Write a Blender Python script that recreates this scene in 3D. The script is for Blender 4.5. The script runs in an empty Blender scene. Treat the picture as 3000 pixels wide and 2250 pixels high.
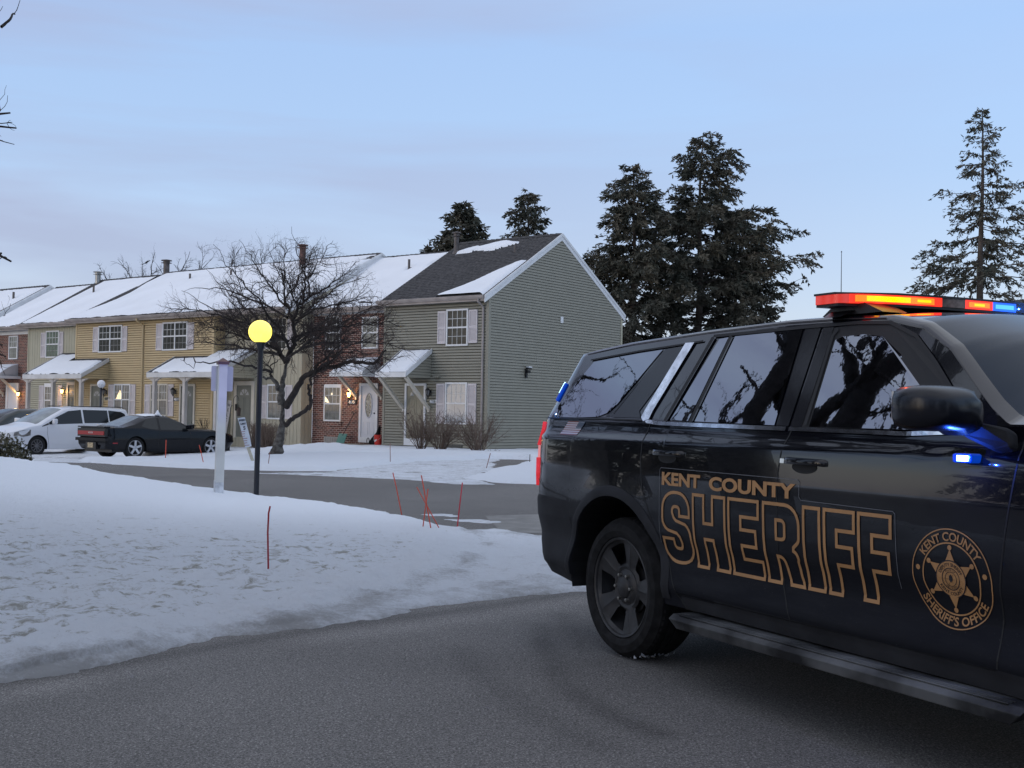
import bpy, bmesh, math, random
import numpy as np
from mathutils import Vector, Matrix
from mathutils.geometry import tessellate_polygon
R = math.radians
SC = bpy.context.scene
COL = SC.collection
# ---------------------------------------------------------------- camera
FPX = 3469.0            # focal length measured in photograph pixels (3000 wide)
PIT, ROL, CAMH = R(1.45), R(0.95), 1.40
_f = Vector((0, math.cos(PIT), math.sin(PIT)))
_u0 = Vector((0, -math.sin(PIT), math.cos(PIT)))
_r = Vector((1, 0, 0)) * math.cos(ROL) + _u0 * math.sin(ROL)
_u = Vector((1, 0, 0)) * -math.sin(ROL) + _u0 * math.cos(ROL)
cam = bpy.data.cameras.new('camera')
cam.sensor_width = 36.0
cam.lens = 36.0 * FPX / 3000.0
cam.clip_start = 0.05
cam.clip_end = 3000
camo = bpy.data.objects.new('camera', cam)
camo.matrix_world = Matrix(((_r.x, _u.x, -_f.x, 0), (_r.y, _u.y, -_f.y, 0), (_r.z, _u.z, -_f.z, CAMH), (0, 0, 0, 1)))
COL.objects.link(camo)
SC.camera = camo
CP = Vector((0, 0, CAMH))
def ray(px, py): return _f + _r * ((px - 1500) / FPX) - _u * ((py - 1125) / FPX)
def at(px, py, Y):              # measured sight line met at distance Y
    d = ray(px, py); return CP + d * (Y / d.y)
def gz(px, py, z=0.0):          # measured sight line met at height z
    d = ray(px, py); return CP + d * ((z - CAMH) / d.z)
# ---------------------------------------------------------------- sky and light
world = bpy.data.worlds.new('World')
SC.world = world
world.use_nodes = True
wn, wl = world.node_tree.nodes, world.node_tree.links
wn.clear()
def WN(t, **k):
    n = wn.new(t)
    for a, b in k.items(): setattr(n, a, b)
    return n
out = WN('ShaderNodeOutputWorld')
sky = WN('ShaderNodeTexSky', sky_type='NISHITA', sun_disc=False)
SUN_EL, SUN_AZ = R(7), R(-118)   # azimuth measured from +Y towards +X
sky.sun_elevation = SUN_EL
sky.sun_rotation = SUN_AZ
sky.air_density = 1.0; sky.dust_density = 0.6; sky.ozone_density = 3.0
bg1 = WN('ShaderNodeBackground'); bg1.inputs[1].default_value = 0.05
wl.new(sky.outputs[0], bg1.inputs[0])
tc = WN('ShaderNodeTexCoord')
sep = WN('ShaderNodeSeparateXYZ'); wl.new(tc.outputs['Generated'], sep.inputs[0])
ramp = WN('ShaderNodeValToRGB'); wl.new(sep.outputs[2], ramp.inputs[0])
cr = ramp.color_ramp
cr.elements[0].position = 0.0; cr.elements[0].color = (0.66, 0.66, 0.70, 1)
cr.elements[1].position = 1.0; cr.elements[1].color = (0.80, 0.83, 0.90, 1)
for p, c in ((0.05, (0.58, 0.62, 0.72)), (0.12, (0.475, 0.555, 0.73)), (0.20, (0.39, 0.52, 0.75)), (0.31, (0.355, 0.495, 0.76)), (0.42, (0.46, 0.56, 0.74)), (0.62, (0.72, 0.76, 0.85))):
    e = cr.elements.new(p); e.color = (*c, 1)
# long thin lilac cloud streaks
mp = WN('ShaderNodeMapping'); wl.new(tc.outputs['Generated'], mp.inputs[0])
mp.inputs['Rotation'].default_value = (0, R(13), 0)
mp.inputs['Scale'].default_value = (1.0, 1.0, 7.5)
nz = WN('ShaderNodeTexNoise'); wl.new(mp.outputs[0], nz.inputs[0])
nz.inputs['Scale'].default_value = 1.25; nz.inputs['Detail'].default_value = 7; nz.inputs['Roughness'].default_value = 0.5
nz.inputs['Distortion'].default_value = 0.35
r2 = WN('ShaderNodeValToRGB'); wl.new(nz.outputs[0], r2.inputs[0])
r2.color_ramp.elements[0].position = 0.42; r2.color_ramp.elements[0].color = (0, 0, 0, 1)
r2.color_ramp.elements[1].position = 0.58; r2.color_ramp.elements[1].color = (1, 1, 1, 1)
lf = WN('ShaderNodeMapRange'); wl.new(sep.outputs[0], lf.inputs[0])      # cloudier to the left
lf.inputs[1].default_value = 0.35; lf.inputs[2].default_value = -0.35; lf.inputs[3].default_value = 0.15; lf.inputs[4].default_value = 1.0
mu = WN('ShaderNodeMath', operation='MULTIPLY'); wl.new(r2.outputs[0], mu.inputs[0]); wl.new(lf.outputs[0], mu.inputs[1])
mc = WN('ShaderNodeMixRGB'); wl.new(mu.outputs[0], mc.inputs[0]); wl.new(ramp.outputs[0], mc.inputs[1])
mc.inputs[2].default_value = (0.375, 0.40, 0.56, 1)
bg2 = WN('ShaderNodeBackground'); bg2.inputs[1].default_value = 0.84
wl.new(mc.outputs[0], bg2.inputs[0])
ad = WN('ShaderNodeAddShader'); wl.new(bg1.outputs[0], ad.inputs[0]); wl.new(bg2.outputs[0], ad.inputs[1])
wl.new(ad.outputs[0], out.inputs[0])
sl = bpy.data.lights.new('sun', 'SUN'); sl.energy = 0.5; sl.angle = R(35); sl.color = (1.0, 0.86, 0.70)
so = bpy.data.objects.new('sun', sl); COL.objects.link(so)
_sd = Vector((math.sin(SUN_AZ) * math.cos(SUN_EL), math.cos(SUN_AZ) * math.cos(SUN_EL), math.sin(SUN_EL)))
so.rotation_euler = (-_sd).to_track_quat('-Z', 'Y').to_euler()
SC.view_settings.view_transform = 'Standard'
SC.view_settings.look = 'None'
SC.view_settings.exposure = 0.30
SC.view_settings.gamma = 1.0
# ---------------------------------------------------------------- helpers
rng = np.random.default_rng(7)
random.seed(7)
def M(name, col, rough=0.6, metal=0.0, spec=0.5, noise=None, bump=None, coat=0.0, emit=None, estr=1.0, coords='Object', trans=0.0):
    """procedural material: colour, optional noise=(scale, amount[, second colour]) and bump=(scale, strength, distance)"""
    m = bpy.data.materials.new(name); m.use_nodes = True
    n, l = m.node_tree.nodes, m.node_tree.links
    b = n['Principled BSDF']
    b.inputs['Base Color'].default_value = (*col, 1)
    b.inputs['Roughness'].default_value = rough
    b.inputs['Metallic'].default_value = metal
    b.inputs['Specular IOR Level'].default_value = spec
    if trans: b.inputs['Transmission Weight'].default_value = trans
    if coat: b.inputs['Coat Weight'].default_value = coat; b.inputs['Coat Roughness'].default_value = 0.04
    if emit: b.inputs['Emission Color'].default_value = (*emit, 1); b.inputs['Emission Strength'].default_value = estr
    t = n.new('ShaderNodeTexCoord')
    if noise:
        z = n.new('ShaderNodeTexNoise'); z.inputs['Scale'].default_value = noise[0]; z.inputs['Detail'].default_value = 6
        l.new(t.outputs[coords], z.inputs[0])
        mx = n.new('ShaderNodeMixRGB'); r = n.new('ShaderNodeMapRange')
        r.inputs[1].default_value = 0.35; r.inputs[2].default_value = 0.65
        l.new(z.outputs[0], r.inputs[0]); l.new(r.outputs[0], mx.inputs[0])
        a = noise[1]
        c2 = noise[2] if len(noise) > 2 else tuple(c * (1 + a) for c in col)
        mx.inputs[1].default_value = (*[c * (1 - a) for c in col], 1); mx.inputs[2].default_value = (*c2, 1)
        l.new(mx.outputs[0], b.inputs['Base Color'])
    if bump:
        z = n.new('ShaderNodeTexNoise'); z.inputs['Scale'].default_value = bump[0]; z.inputs['Detail'].default_value = 5
        l.new(t.outputs[coords], z.inputs[0])
        k = n.new('ShaderNodeBump'); k.inputs['Strength'].default_value = bump[1]; k.inputs['Distance'].default_value = bump[2]
        l.new(z.outputs[0], k.inputs['Height']); l.new(k.outputs[0], b.inputs['Normal'])
    return m
def empty(name, loc=(0, 0, 0), rz=0.0):
    o = bpy.data.objects.new(name, None); COL.objects.link(o)
    o.location = loc; o.rotation_euler = (0, 0, rz); o.empty_display_size = 0.2
    return o
def tag(o, label=None, cat=None, group=None, kind=None):
    if label: o['label'] = label
    if cat: o['category'] = cat
    if group: o['group'] = group
    if kind: o['kind'] = kind
    return o
def mesh(name, V, F, mat, parent=None, smooth=False, normals=None):
    me = bpy.data.meshes.new(name)
    me.from_pydata([tuple(map(float, v)) for v in V], [], [tuple(map(int, f)) for f in F])
    me.update()
    for m in (mat if isinstance(mat, (list, tuple)) else [mat]): me.materials.append(m)
    if smooth: me.polygons.foreach_set('use_smooth', [True] * len(me.polygons))
    o = bpy.data.objects.new(name, me); COL.objects.link(o)
    if parent: o.parent = parent
    if normals is not None: me.normals_split_custom_set_from_vertices([tuple(x) for x in normals])
    return o
def npmesh(name, V, Q, mat, parent=None, smooth=True):
    """fast mesh from arrays; Q is (n,4) or (n,3)"""
    V = np.asarray(V, dtype=np.float32); Q = np.asarray(Q, dtype=np.int32); k = Q.shape[1]
    me = bpy.data.meshes.new(name)
    me.vertices.add(len(V)); me.vertices.foreach_set('co', V.ravel())
    me.loops.add(Q.size); me.loops.foreach_set('vertex_index', Q.ravel())
    me.polygons.add(len(Q)); me.polygons.foreach_set('loop_start', np.arange(0, Q.size, k, dtype=np.int32))
    me.polygons.foreach_set('loop_total', np.full(len(Q), k, dtype=np.int32))
    if smooth: me.polygons.foreach_set('use_smooth', np.ones(len(Q), dtype=bool))
    me.update(calc_edges=True); me.validate()
    for m in (mat if isinstance(mat, (list, tuple)) else [mat]): me.materials.append(m)
    o = bpy.data.objects.new(name, me); COL.objects.link(o)
    if parent: o.parent = parent
    return o
class MB:
    """collects pieces that become ONE mesh"""
    def __init__(s, xf=None): s.V = []; s.F = []; s.xf = xf
    def add(s, V, F):
        k = len(s.V); s.V += [Vector(v) for v in V]; s.F += [tuple(i + k for i in f) for f in F]; return s
    def box(s, a, b):
        x0, y0, z0 = [min(p, q) for p, q in zip(a, b)]; x1, y1, z1 = [max(p, q) for p, q in zip(a, b)]
        return s.add([(x0, y0, z0), (x1, y0, z0), (x1, y1, z0), (x0, y1, z0), (x0, y0, z1), (x1, y0, z1), (x1, y1, z1), (x0, y1, z1)],
                     [(0, 3, 2, 1), (4, 5, 6, 7), (0, 1, 5, 4), (1, 2, 6, 5), (2, 3, 7, 6), (3, 0, 4, 7)])
    def bar(s, p, q, w, h, up=(0, 0, 1)):
        p, q = Vector(p), Vector(q); d = (q - p).normalized(); up = Vector(up)
        a = d.cross(up); a = a.normalized() if a.length > 1e-4 else Vector((1, 0, 0)); b = a.cross(d).normalized()
        V = [c + a * (i * w / 2) + b * (j * h / 2) for c in (p, q) for i, j in ((-1, -1), (1, -1), (1, 1), (-1, 1))]
        return s.add(V, [(0, 1, 2, 3), (7, 6, 5, 4), (0, 4, 5, 1), (1, 5, 6, 2), (2, 6, 7, 3), (3, 7, 4, 0)])
    def tube(s, pts, rad, n=8, cap=True):
        pts = [Vector(p) for p in pts]; rs = rad if isinstance(rad, (list, tuple)) else [rad] * len(pts)
        V = []; a = None
        for i, p in enumerate(pts):
            d = (pts[min(i + 1, len(pts) - 1)] - pts[max(i - 1, 0)])
            d = d.normalized() if d.length > 1e-9 else Vector((0, 0, 1))
            if a is None:
                a = d.cross(Vector((0, 0, 1)));
                if a.length < 1e-3: a = d.cross(Vector((0, 1, 0)))
            a = (a - d * a.dot(d)).normalized(); b = d.cross(a)
            V += [p + (a * math.cos(2 * math.pi * k / n) + b * math.sin(2 * math.pi * k / n)) * rs[i] for k in range(n)]
        F = [(i * n + k, i * n + (k + 1) % n, (i + 1) * n + (k + 1) % n, (i + 1) * n + k) for i in range(len(pts) - 1) for k in range(n)]
        if cap: F += [tuple(range(n))[::-1], tuple((len(pts) - 1) * n + k for k in range(n))]
        return s.add(V, F)
    def lathe(s, prof, n=32, c=(0, 0, 0), axis='z'):
        """prof: list of (radius, height) turned round the axis"""
        V = []; c = Vector(c)
        for r, h in prof:
            for k in range(n):
                t = 2 * math.pi * k / n; x, y = r * math.cos(t), r * math.sin(t)
                V.append(c + (Vector((x, y, h)) if axis == 'z' else Vector((x, h, y))))
        F = [(i * n + k, i * n + (k + 1) % n, (i + 1) * n + (k + 1) % n, (i + 1) * n + k) for i in range(len(prof) - 1) for k in range(n)]
        return s.add(V, F)
    def poly(s, pts): return s.add(pts, [tuple(range(len(pts)))])
    def prism(s, pts, ext):
        """closed prism: polygon pts swept by vector ext"""
        ext = Vector(ext); P = [Vector(p) for p in pts]; n = len(P)
        return s.add(P + [p + ext for p in P], [tuple(range(n))[::-1], tuple(range(n, 2 * n))] + [(i, (i + 1) % n, n + (i + 1) % n, n + i) for i in range(n)])
    def build(s, name, mat, parent=None, smooth=False, off=None):
        V = s.V
        if s.xf: V = [s.xf(*v) for v in V]
        if off is not None: V = [Vector(v) - off for v in V]
        o = mesh(name, V, s.F, mat, parent, smooth)
        bm = bmesh.new(); bm.from_mesh(o.data); bmesh.ops.recalc_face_normals(bm, faces=bm.faces); bm.to_mesh(o.data); bm.free()
        return o
def autosmooth(o, ang=40):
    me = o.data
    me.polygons.foreach_set('use_smooth', [True] * len(me.polygons))
    try: me.set_sharp_from_angle(angle=R(ang))
    except Exception: pass
    return o
def vnoise(x, y, seed=0, scale=1.0, oct=4):
    """value noise on arrays, about -1..1"""
    r = np.random.default_rng(seed); T = r.uniform(-1, 1, (256, 256)); tot = 0; amp = 1.0; nrm = 0
    for o in range(oct):
        X = np.asarray(x) * scale * 2 ** o + 37.3 * o; Y = np.asarray(y) * scale * 2 ** o + 11.7 * o
        xi = np.floor(X).astype(int); yi = np.floor(Y).astype(int); fx = X - xi; fy = Y - yi
        fx = fx * fx * (3 - 2 * fx); fy = fy * fy * (3 - 2 * fy)
        a = T[xi % 256, yi % 256]; b = T[(xi + 1) % 256, yi % 256]; c = T[xi % 256, (yi + 1) % 256]; d = T[(xi + 1) % 256, (yi + 1) % 256]
        tot = tot + amp * ((a * (1 - fx) + b * fx) * (1 - fy) + (c * (1 - fx) + d * fx) * fy); nrm += amp; amp *= 0.5
    return tot / nrm
def sstep(a, b, x): t = np.clip((np.asarray(x, float) - a) / (b - a), 0, 1); return t * t * (3 - 2 * t)
def sdpoly(X, Y, P):
    """signed distance to polygon, positive inside"""
    P = np.asarray(P, float); D = np.full(X.shape, 1e9); ins = np.zeros(X.shape, bool)
    for i in range(len(P)):
        a = P[i]; b = P[(i + 1) % len(P)]; e = b - a
        t = np.clip(((X - a[0]) * e[0] + (Y - a[1]) * e[1]) / max(e @ e, 1e-12), 0, 1)
        D = np.minimum(D, np.hypot(X - a[0] - t * e[0], Y - a[1] - t * e[1]))
        c = ((a[1] > Y) != (b[1] > Y))
        with np.errstate(divide='ignore', invalid='ignore'):
            xx = a[0] + (Y - a[1]) * e[0] / (e[1] if e[1] != 0 else 1e-12)
        ins ^= c & (X < xx)
    return np.where(ins, D, -D)
def glyphs(text, size=1.0, bold=0.0, align='LEFT'):
    """flat outline mesh of a piece of lettering: vertices (x, y) and faces"""
    cu = bpy.data.curves.new('lettering', 'FONT'); cu.body = text; cu.size = size; cu.offset = bold; cu.align_x = align
    cu.resolution_u = 4
    o = bpy.data.objects.new('lettering', cu); COL.objects.link(o)
    dg = bpy.context.evaluated_depsgraph_get(); me = bpy.data.meshes.new_from_object(o.evaluated_get(dg))
    V = [(v.co.x, v.co.y) for v in me.vertices]; F = [tuple(p.vertices) for p in me.polygons]
    bpy.data.objects.remove(o); bpy.data.curves.remove(cu); bpy.data.meshes.remove(me)
    return V, F
# ================================================================= ground, road, snow
def G(x, y):
    """lie of the land: level road, falling a little towards the parking bays at the far left"""
    return -0.30 * sstep(27, 39, y) * sstep(-5, -11, x)
def snow_mat(name, white=(0.80, 0.84, 0.90)):
    m = bpy.data.materials.new(name); m.use_nodes = True
    n, l = m.node_tree.nodes, m.node_tree.links; b = n['Principled BSDF']
    b.inputs['Roughness'].default_value = 0.75; b.inputs['Specular IOR Level'].default_value = 0.25
    t = n.new('ShaderNodeTexCoord')
    def noise(sc, det=6, rough=0.55, dist=0.0, sy=1.0):
        mp = n.new('ShaderNodeMapping'); mp.inputs['Scale'].default_value = (1, sy, 1); l.new(t.outputs['Object'], mp.inputs[0])
        z = n.new('ShaderNodeTexNoise'); z.inputs['Scale'].default_value = sc; z.inputs['Detail'].default_value = det
        z.inputs['Roughness'].default_value = rough; z.inputs['Distortion'].default_value = dist; l.new(mp.outputs[0], z.inputs[0]); return z.outputs[0]
    def mrange(x, a, c, lo=0.0, hi=1.0):
        k = n.new('ShaderNodeMapRange'); k.inputs[1].default_value = a; k.inputs[2].default_value = c; k.inputs[3].default_value = lo; k.inputs[4].default_value = hi
        l.new(x, k.inputs[0]); return k.outputs[0]
    def math_(op, x, y):
        k = n.new('ShaderNodeMath'); k.operation = op
        for i, v in enumerate((x, y)):
            if isinstance(v, (int, float)): k.inputs[i].default_value = v
            else: l.new(v, k.inputs[i])
        return k.outputs[0]
    def mix(f, a, c):
        k = n.new('ShaderNodeMixRGB')
        for i, v in enumerate((f, a, c)):
            if isinstance(v, tuple): k.inputs[i].default_value = (*v, 1)
            else: l.new(v, k.inputs[i])
        return k.outputs[0]
    dirt = n.new('ShaderNodeAttribute'); dirt.attribute_name = 'dirt'
    rg0 = n.new('ShaderNodeAttribute'); rg0.attribute_name = 'rough'; rgx = rg0.outputs['Fac']
    gr = n.new('ShaderNodeAttribute'); gr.attribute_name = 'grass'
    big = noise(2.2, 8, 0.65, 0.4); fine = noise(14, 6, 0.7)
    grit = noise(46, 5, 0.8); comb = math_('ADD', math_('MULTIPLY', big, 0.34), math_('ADD', math_('MULTIPLY', fine, 0.33), math_('MULTIPLY', grit, 0.33)))
    # grey road dirt: threshold sinks as the dirt value rises
    a = math_('ADD', comb, math_('MULTIPLY', dirt.outputs['Fac'], 0.42))
    fd = mrange(a, 0.70, 0.92, 0, 0.80)
    c = mix(fd, white, (0.32, 0.315, 0.31))
    sp = mrange(noise(95, 3, 0.85), 0.64, 0.76, 0, 0.40); c = mix(math_('MULTIPLY', sp, rgx), c, (0.40, 0.40, 0.41))
    gn = noise(5.5, 9, 0.72, 0.9)
    g2 = math_('ADD', gn, math_('MULTIPLY', gr.outputs['Fac'], 0.18))
    fg = mrange(g2, 0.70, 0.80, 0, 0.7)
    c = mix(fg, c, (0.20, 0.18, 0.11))
    l.new(c, b.inputs['Base Color'])
    h = math_('ADD', math_('MULTIPLY', noise(9, 8, 0.75), 0.6), math_('MULTIPLY', noise(34, 5, 0.75), 0.4))
    k = n.new('ShaderNodeBump'); k.inputs['Strength'].default_value = 1.0
    rg = n.new('ShaderNodeAttribute'); rg.attribute_name = 'rough'
    l.new(math_('ADD', 0.008, math_('MULTIPLY', rg.outputs['Fac'], 0.10)), k.inputs['Distance'])
    l.new(h, k.inputs['Height']); l.new(k.outputs[0], b.inputs['Normal'])
    return m
SNOW = snow_mat('snow')
def attr(o, name, vals):
    a = o.data.attributes.new(name, 'FLOAT', 'POINT'); a.data.foreach_set('value', np.asarray(vals, dtype=np.float32).ravel())
def grid(name, X, Y, Z, mat, keep=None, attrs=None, kind='structure'):
    n, m = X.shape; idx = np.arange(n * m).reshape(n, m)
    Q = np.stack([idx[:-1, :-1], idx[1:, :-1], idx[1:, 1:], idx[:-1, 1:]], -1).reshape(-1, 4)
    # orient upwards
    a = np.array([X[1, 0] - X[0, 0], Y[1, 0] - Y[0, 0]]); c = np.array([X[0, 1] - X[0, 0], Y[0, 1] - Y[0, 0]])
    if a[0] * c[1] - a[1] * c[0] < 0: Q = Q[:, ::-1]
    if keep is not None:
        k = keep.ravel()[Q].any(1); Q = Q[k]
        used = np.unique(Q); rem = -np.ones(n * m, int); rem[used] = np.arange(len(used)); Q = rem[Q]
    else: used = np.arange(n * m)
    V = np.stack([X.ravel(), Y.ravel(), Z.ravel()], -1)[used]
    o = npmesh(name, V, Q, mat, None, True); tag(o, kind=kind)
    for k, v in (attrs or {}).items(): attr(o, k, np.broadcast_to(v, X.shape).ravel()[used])
    return o
# ---- asphalt
def asphalt_mat():
    # the ramps below are shared by the whole road
    m = bpy.data.materials.new('asphalt'); m.use_nodes = True
    n, l = m.node_tree.nodes, m.node_tree.links; b = n['Principled BSDF']
    b.inputs['Roughness'].default_value = 0.8; b.inputs['Specular IOR Level'].default_value = 0.35
    t = n.new('ShaderNodeTexCoord')
    def nz(sc, det, rough=0.6, dist=0.0):
        z = n.new('ShaderNodeTexNoise'); z.inputs['Scale'].default_value = sc; z.inputs['Detail'].default_value = det
        z.inputs['Roughness'].default_value = rough; z.inputs['Distortion'].default_value = dist; l.new(t.outputs['Object'], z.inputs[0]); return z.outputs[0]
    def rp(x, stops):
        k = n.new('ShaderNodeValToRGB'); l.new(x, k.inputs[0]); e = k.color_ramp.elements
        e[0].position, e[0].color = stops[0][0], (*stops[0][1], 1); e[1].position, e[1].color = stops[-1][0], (*stops[-1][1], 1)
        for p, c in stops[1:-1]: q = e.new(p); q.color = (*c, 1)
        return k.outputs[0]
    def mixc(bt, f, a, c):
        k = n.new('ShaderNodeMixRGB'); k.blend_type = bt
        if isinstance(f, float): k.inputs[0].default_value = f
        else: l.new(f, k.inputs[0])
        for i, v in ((1, a), (2, c)):
            if isinstance(v, tuple): k.inputs[i].default_value = (*v, 1)
            else: l.new(v, k.inputs[i])
        return k.outputs[0]
    agg = rp(nz(85, 4, 0.95), [(0.36, (0.028, 0.026, 0.025)), (0.455, (0.105, 0.099, 0.094)), (0.545, (0.205, 0.195, 0.186)), (0.64, (0.50, 0.485, 0.465))])
    patch = rp(nz(0.35, 8, 0.7, 0.5), [(0.35, (0.82, 0.82, 0.82)), (0.65, (1.08, 1.08, 1.08))])
    c = mixc('MULTIPLY', 1.0, agg, patch)
    mid = rp(nz(24, 6, 0.8), [(0.35, (0.70, 0.70, 0.70)), (0.65, (1.25, 1.25, 1.25))])
    c = mixc('MULTIPLY', 1.0, c, mid)
    # grains of salt and ice
    salt = rp(nz(38, 3, 0.9), [(0.70, (0, 0, 0)), (0.75, (1, 1, 1))])
    c = mixc('MIX', salt, c, (0.30, 0.31, 0.33))
    wa = n.new('ShaderNodeAttribute'); wa.attribute_name = 'wear'
    wm = n.new('ShaderNodeMapRange'); wm.inputs[1].default_value = -1; wm.inputs[2].default_value = 1; wm.inputs[3].default_value = 0.45; wm.inputs[4].default_value = 1.55; l.new(wa.outputs['Fac'], wm.inputs[0])
    vm = n.new('ShaderNodeVectorMath'); vm.operation = 'SCALE'; l.new(c, vm.inputs[0]); l.new(wm.outputs[0], vm.inputs['Scale']); c = vm.outputs[0]
    l.new(c, b.inputs['Base Color'])
    k = n.new('ShaderNodeBump'); k.inputs['Strength'].default_value = 0.9; k.inputs['Distance'].default_value = 0.006
    l.new(nz(110, 4, 0.8), k.inputs['Height']); l.new(k.outputs[0], b.inputs['Normal'])
    return m
ASPH = asphalt_mat()
xs = np.unique(np.concatenate([np.linspace(-60, 60, 81), np.linspace(-7, 4, 180)])); ys = np.unique(np.concatenate([np.linspace(-40, 75, 80), np.linspace(3, 13, 170)])); X, Y = np.meshgrid(xs, ys, indexing='ij')
wear = 0.10 * vnoise(X, Y, 77, 0.7, 4)
def sdline(X, Y, P):
    D = np.full(X.shape, 1e9)
    for (ax_, ay_), (bx_, by_) in zip(P[:-1], P[1:]):
        ex, ey = bx_ - ax_, by_ - ay_; t = np.clip(((X - ax_) * ex + (Y - ay_) * ey) / (ex * ex + ey * ey), 0, 1); D = np.minimum(D, np.hypot(X - ax_ - t * ex, Y - ay_ - t * ey))
    return D
for P_, wd, am in (([(1575, 1830), (1590, 1880), (1612, 1935), (1650, 1995), (1710, 2050), (1800, 2100), (1930, 2150)], 0.085, -0.75), ([(1650, 1800), (1668, 1850), (1700, 1905)], 0.07, -0.4), ([(1350, 1900), (1420, 1990), (1560, 2090), (1760, 2190)], 0.10, -0.35)):
    PL = [(gz(a, b).x, gz(a, b).y) for a, b in P_]; wear = wear + am * np.exp(-(sdline(X, Y, PL) / wd) ** 2) * sstep(-0.7, 0.4, vnoise(X, Y, 78, 2.2, 4))
ed_ = Y - np.interp(X, [-7, -2.56, -1.09, -0.2, 0.54, 2], [5.2, 6.02, 7.8, 8.6, 9.4, 9.7])
wear = wear + 0.65 * np.exp(-((ed_ + 0.45) / 0.22) ** 2) * (0.6 + vnoise(X, Y, 79, 1.2, 4)) - 0.5 * np.exp(-((ed_ + 0.02) / 0.14) ** 2)
ro_ = grid('road', X, Y, G(X, Y), ASPH, attrs=dict(wear=wear))
# wide snowy land out to the horizon
GM = M('snowfield', (0.78, 0.82, 0.88), 0.8, noise=(0.05, 0.06))
mb = MB(); mb.poly([(-900, -900, -0.5), (900, -900, -0.5), (900, 900, -0.5), (-900, 900, -0.5)])
tag(mb.build('ground', GM), kind='structure')

# ---- near lawn with its ploughed edge (front left)
P2 = lambda l, z=0.0: [(gz(a, b, z).x, gz(a, b, z).y) for a, b in l]
edge_asphalt = P2([(-900, 2150), (-300, 2060), (0, 2004), (339, 1942), (678, 1865), (1017, 1828), (1220, 1787), (1492, 1749), (1695, 1736), (1900, 1726), (2300, 1702)])
back_right = P2([(2300, 1600), (1900, 1580), (1650, 1572), (1570, 1566), (1500, 1556), (1455, 1545)], 0.02)
crest_w = [(-0.62, 13.9), (-1.42, 15.5), (-2.40, 16.8), (-3.7, 17.6), (-4.3, 17.8), (-4.9, 18.0), (-5.8, 18.4), (-6.6, 18.8), (-7.4, 19.2), (-8.3, 19.5), (-11, 20.5), (-16, 21.5)]
whole = edge_asphalt + back_right + crest_w + [(-16, 5.5)]
raised = P2([(-900, 2090), (-300, 2010), (0, 1955), (339, 1905), (600, 1850), (800, 1812), (950, 1780), (1100, 1735), (1250, 1690), (1370, 1640), (1430, 1600), (1425, 1568), (1380, 1548)], 0.08) + crest_w + [(-16, 5.5)]
r_ = np.concatenate([np.geomspace(4.6, 22.5, 420)]); a_ = np.linspace(-1.1, 0.30, 520)
A_, R_ = np.meshgrid(a_, r_, indexing='ij'); X = A_ * R_; Y = R_
sdw = sdpoly(X, Y, whole); sdr = sdpoly(X, Y, raised)
Ac = np.interp(X, [-16, -8.2, -7.3, -6.5, -5.7, -4.8, -4.3, -3.7, -2.4, -1.4, -0.6, 1], [0.95, 0.585, 0.535, 0.465, 0.385, 0.30, 0.25, 0.175, 0.155, 0.125, 0.105, 0.1])
n1 = vnoise(X, Y, 1, 0.35, 4); n2 = vnoise(X, Y, 2, 1.6, 4); n3 = vnoise(X, Y, 3, 5.0, 4); n4 = vnoise(X, Y, 4, 14.0, 3)
raise_h = 0.085 + (Ac - 0.085) * sstep(6.5, 18.5, Y + 0.15 * X) ** 1.1
rag = sdw + 0.10 * n2 + 0.07 * n3 + 0.03 * n4
n5 = vnoise(X, Y, 9, 32.0, 2)
thin = 0.045 * (1 - np.exp(-np.clip(rag, -0.4, 9) / 0.05)) - 0.012
berm_in = sstep(0.0, 0.42, sdr + 0.10 * n3 + 0.06 * n2)
ice = thin + (0.020 * n3 + 0.012 * n4 + 0.02 * n2 + 0.008 * n5) * sstep(0.05, 0.5, sdw)
rr = sstep(15.5, 9.5, Y)                            # how rough the crust is: crumbly near, smooth far
top = raise_h + 0.010 * n1 + (0.004 + 0.022 * rr) * n3 + 0.016 * rr * n4 + 0.02 * n2 * rr + 0.010 * rr * n5
Z = np.where(rag > -0.3, ice * (1 - berm_in) + top * berm_in, -0.2)
Z = Z + 0.03 * np.exp(-((sdr - 0.12) / 0.22) ** 2) * (0.7 + n2) * (sdw > 0.1)
# beyond the crest it drops to the far road
cy = np.interp(X, [p[0] for p in crest_w][::-1], [p[1] for p in crest_w][::-1])
Z = np.where((X < -0.4), Z * (1 - sstep(0.0, 1.6, Y - cy)) - 0.05 * sstep(0.8, 1.6, Y - cy), Z)
dirt = np.clip(0.15 + 0.75 * sstep(0.9, 0.05, np.where(sdr > 0, sdr, 0)) * sstep(1.6, -0.4, sdr) + 0.25 * (1 - berm_in), 0, 1) * sstep(-6, -1.5, X + 3 * (sdr < 0.9)) 
dirt = np.clip(0.10 * rr + 0.30 * sstep(0.8, 0.1, sdw) + 0.34 * (1 - berm_in) * (0.75 + 0.9 * n2 + 0.5 * n3), 0, 1.0)
dirt = dirt + 0.30 * np.exp(-((sdr - 0.02) / 0.16) ** 2) * sstep(-1.0, 0.6, n2 + 0.5)
grass = np.clip(rr * 0.9 * sstep(0.1, 1.0, sdr) + 0.25 * sstep(17, 14, Y), 0, 1)
rough = np.clip(0.15 + 0.85 * sstep(16.5, 11, Y), 0, 1)
o = grid('snow_lawn', X, Y, Z, SNOW, keep=(sdw > -0.5) & (Z > -0.06), attrs=dict(dirt=dirt, grass=grass, rough=rough))

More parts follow.
